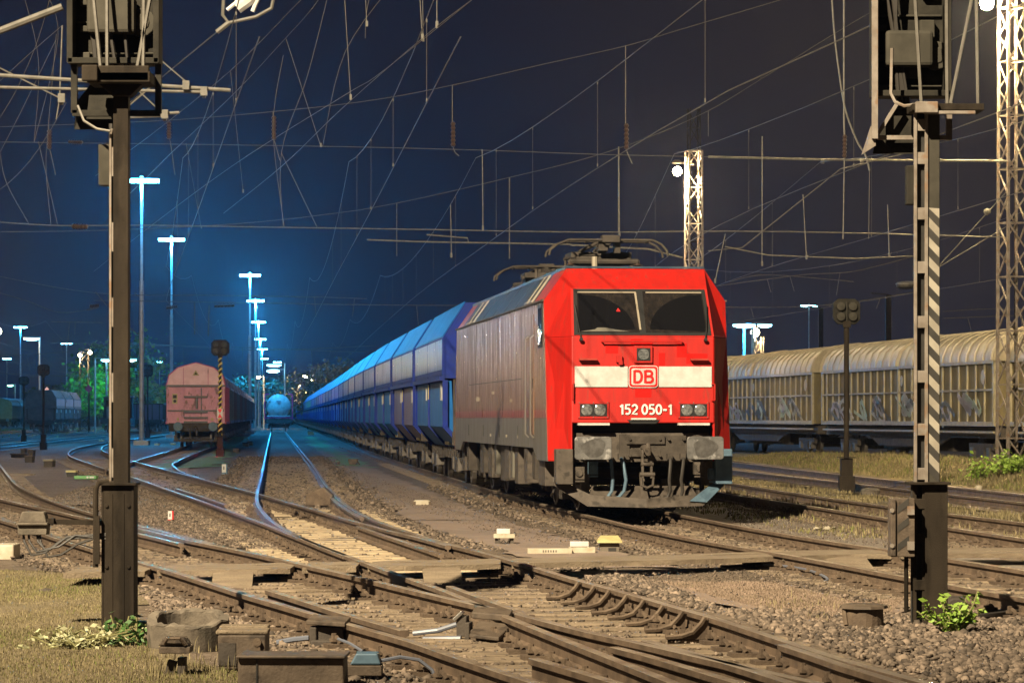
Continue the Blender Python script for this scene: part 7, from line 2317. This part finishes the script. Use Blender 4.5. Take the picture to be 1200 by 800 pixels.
t = thing('ground_cable', 'thick brown hose lying along the ground at the right edge', 'cable', (0, 0, 0))
mb = MB(); mb.tube(smooth_pts([G(1110, 722, -.14), G(1150, 721, -.13), G(1185, 717, -.13), G(1230, 712, -.13)]), .022, 6); mb.build('cable', M['cable'], t, smooth=True)
t, k = gthing('stone_lump', 'dark clod of earth lying in the dry grass at the left', 'clod', 53, 693, -.17)
mb = MB(); r = random.Random(9); mb.add([tuple(Vector(p) * .055 * r.uniform(.7, 1.3) * 1.0) for p in ICO], [tuple(f) for f in ICF]); o = mb.build('clod', M['under'], t); o.scale = (1.6, 1, .8)
t, k = gthing('kerb_stone', 'pale kerb stone at the left edge beside the rusty track', 'kerb stone', 4, 652, -.18)
mb = MB(); mb.box((0, 0, .06), (32 * k, .5, .2)); mb.build('stone', M['palebox'], t, bevel=.02)

# ------------------------------------------------------------------ plants
M['leafpale'] = mat('pale_leaf', (.42, .40, .25), (.30, .31, .17), .7, 0, 10, island=.3, spec=.3)
M['leafgreen'] = mat('green_leaf', (.07, .15, .035), (.05, .11, .03), .6, 0, 10, island=.3, spec=.4)
M['leaftree'] = mat('tree_leaf_green', (.10, .22, .05), (.07, .16, .04), .6, 0, 2, island=.35, spec=.3)
M['leafbright'] = mat('bright_green_leaf', (.16, .27, .03), (.22, .32, .05), .6, 0, 10, island=.3, spec=.4)
M['leafdark'] = mat('dark_tree_leaf', (.11, .11, .05), (.07, .08, .035), .7, 0, 2, island=.4)
M['stem'] = mat('stem', (.16, .15, .06), None, .8)
M['bark'] = mat('bark', (.07, .055, .04), (.05, .04, .03), .9, 0, 6)


def leaf_cloud(name, centres, size, matl, parent, flat=.5, elong=1.6):
    """leaf-shaped faces at the centres"""
    n = len(centres)
    a = rng.uniform(0, 6.28, n); tl = rng.uniform(-1.1, 1.1, n) * flat + rng.uniform(-.2, .2, n)
    u = np.stack([np.cos(a) * np.cos(tl), np.sin(a) * np.cos(tl), np.sin(tl)], -1)
    v = np.cross(u, rng.normal(0, 1, (n, 3)) * np.array([.4, .4, 1.0])); v /= np.linalg.norm(v, axis=1)[:, None] + 1e-9
    s = (size * rng.uniform(.6, 1.4, n))[:, None]
    V = np.stack([centres - u * s * elong * .5, centres + v * s * .5, centres + u * s * elong * .5, centres - v * s * .5], 1).reshape(-1, 3)
    F = (np.arange(n) * 4)[:, None] + np.array([0, 1, 2, 3])[None]
    o = np_mesh(name, V, F, matl)
    o.parent = parent
    return o


def stem_plant(t, stems, m_leaf, leaf, per, spread=.05, m_stem='stem'):
    mb = MB(); C = []
    for pts in stems:
        mb.tube(smooth_pts([Vector(p) for p in pts], 3) if len(pts) > 2 else pts, .006, 5)
        for i in range(per):
            u = rng.uniform(.15, 1.0) * (len(pts) - 1); j = min(int(u), len(pts) - 2)
            p = Vector(pts[j]).lerp(Vector(pts[j + 1]), u - j)
            C.append([p.x + rng.normal(0, spread), p.y + rng.normal(0, spread), p.z + rng.normal(0, spread * .7)])
    mb.build('stem', M[m_stem], t)
    leaf_cloud('foliage', np.array(C), leaf, M[m_leaf], t, .8, 2.0)


p = G(1118, 743, -.19)
t = thing('weed_plant', 'bright green leafy weed in front of the striped right mast', 'plant', (p.x, p.y, -.19))
k = p.y / FPX; st = []
r = random.Random(6)
for i in range(17):
    x1 = r.uniform(-46, 46) * k; h = (r.uniform(18, 48) if i > 2 else (44, 50, 40)[i]) * k
    if i < 3: x1 = (-40, 30, -14)[i] * k
    st.append([(r.uniform(-12, 12) * k, r.uniform(-.1, .1), 0), (x1 * .6, r.uniform(-.12, .12), h * .55), (x1, r.uniform(-.18, .18), h)])
stem_plant(t, st, 'leafbright', .030, 26, .022)
p = G(150, 757, -.18)
t = thing('weed_plant', 'dark green weed climbing at the foot of the left mast', 'plant', (p.x, p.y, -.18))
st = [[(r.uniform(-20, 20) * k, r.uniform(-.1, .1), 0), (r.uniform(-24, 24) * k, r.uniform(-.15, .15), r.uniform(10, 34) * k)] for i in range(18)]
stem_plant(t, st, 'leafgreen', .032, 16, .03)
p = G(95, 757, -.18)
t = thing('weed_plant', 'pale whitish weed sprawling left of the mast foot', 'plant', (p.x, p.y, -.18))
st = [[(r.uniform(-50, 50) * k, r.uniform(-.5, .5), 0), (r.uniform(-62, 62) * k, r.uniform(-.5, .5), r.uniform(5, 22) * k)] for i in range(46)]
stem_plant(t, st, 'leafpale', .026, 13, .03)
for px, py, Y, w, h, lab, n in ((1190, 541, 74, .55, .38, 'leafy bush on the bank at the right edge below the lattice mast', 700), (1150, 540, 75, .35, .5, 'slim sprouting shrub on the bank left of the lattice mast', 240)):
    X = (px - 600) * Y / FPX
    t = thing('bush', lab, 'bush', (X, Y, bank_z(X, Y)))
    q = rng.normal(0, 1, (n, 3)) * np.array([w * .5, .35, h * .33]) + np.array([0, 0, h * .5]); q[:, 2] = np.abs(q[:, 2])
    mb = MB()
    for i in range(7): mb.tube([(rng.normal(0, .1), 0, 0), (rng.normal(0, w * .5), rng.normal(0, .2), h * rng.uniform(.5, 1.1))], .012, 5)
    mb.build('stem', M['stem'], t)
    leaf_cloud('foliage', q, .07, M['leafbright'], t, .8, 1.8)


def tree(label, px, base, Y, w, h, n, mm, leaf=.5, bare=False, clumps=26, group='trees beyond the yard'):
    X = (px - 600) * Y / FPX
    t = thing('tree', label, 'tree', (X, Y, -.2), 0, group)
    mb = MB(); mb.tube([(0, 0, 0), (.1, 0, h * .3), (-.05, .1, h * .55), (.1, 0, h * .85)], [.28, .22, .15, .05], 8)
    cs = []
    for i in range(clumps):
        a = rng.uniform(0, 6.28); z = rng.uniform(.25, .98); rad = w / 2 * math.sin(math.pi * min(max((z - .15) / .95, .05), .97)) ** .7 * rng.uniform(.35, 1.0)
        c = np.array([rad * math.cos(a), rad * math.sin(a), z * h]); cs.append(c)
        z0 = max(.2, z - .25) * h
        mb.tube([(0, 0, z0), tuple(c * np.array([.5, .5, 1]) + np.array([0, 0, -.03 * h])), tuple(c)], [.09, .06, .02], 5)
    mb.build('trunk', M['bark'], t)
    C = []
    for c in cs:
        kq = n // clumps
        q = rng.normal(0, 1, (kq, 3)) * np.array([w * .10, w * .10, h * .055]) * rng.uniform(.7, 1.4)
        C.append(q + c)
    leaf_cloud('crown', np.concatenate(C), leaf, M[mm], t, .9, 1.3)
    return t


tree('sparse tree glowing orange around a lamp beyond the tank wagon', 362, 480, 415, 9.5, 8.6, 3200, 'leafdark', .33, clumps=34)
tree('dark slim tree right of the orange-lit tree above the blue train', 395, 475, 440, 6.5, 9.5, 2200, 'leafdark', .4)
for i, (px, Y, w, h) in enumerate(((122, 420, 9, 10), (140, 440, 13, 13.5), (160, 430, 9, 9), (113, 460, 8, 7.5))):
    tree('green-lit tree behind the large left mast, ' + ('left', 'tallest', 'right', 'lowest')[i] + ' of its clump', px, 490, Y, w, h, 2600, 'leaftree', .5)
light('green_light', (P(138, 430, 425).x, 409, 6), 5000, (.10, 1.0, .35), None, .4)
for i, (px, Y, w, h) in enumerate(((302, 560, 14, 9), (318, 600, 12, 10), (340, 580, 13, 8), (205, 520, 14, 7), (60, 620, 16, 8), (280, 640, 18, 9))):
    tree('teal-lit tree on the horizon, ' + ORD[i] + ' of the distant row counted loosely from the tank wagon', px, 490, Y, w, h, 1500, 'leafdark', .6, group='distant trees on the horizon')
# far dark treeline that closes the horizon
mb = MB(); C = []
for X in np.arange(-420, 420, 5.0):
    hh = 6 + 3 * math.sin(X * .05) + 2 * math.sin(X * .17 + 1)
    q = rng.normal(0, 1, (60, 3)) * np.array([3.5, 3, hh * .28]) + np.array([X, 980, hh * .5]); C.append(q)
tl = leaf_cloud('far_trees', np.concatenate(C), 1.8, M['leafdark'], None, .9, 1.2)
tl.name = 'treeline'
tag(tl, 'far dark treeline closing the horizon behind the yard', 'trees', kind='stuff')

# ------------------------------------------------------------------ the hazy night air
HZ = bpy.data.materials.new('hazy_air')
HZ.use_nodes = True
N = HZ.node_tree.nodes; L = HZ.node_tree.links
N.remove(N['Principled BSDF'])
pv = N.new('ShaderNodeVolumePrincipled')
pv.inputs['Color'].default_value = (.85, .90, 1, 1)
pv.inputs['Density'].default_value = .000095
pv.inputs['Anisotropy'].default_value = .80
L.new(pv.outputs[0], N['Material Output'].inputs['Volume'])
mb = MB(); mb.box((0, 760, 18.6), (1900, 1900, 39.6))
hz = mb.build('haze', HZ)
tag(hz, kind='stuff')
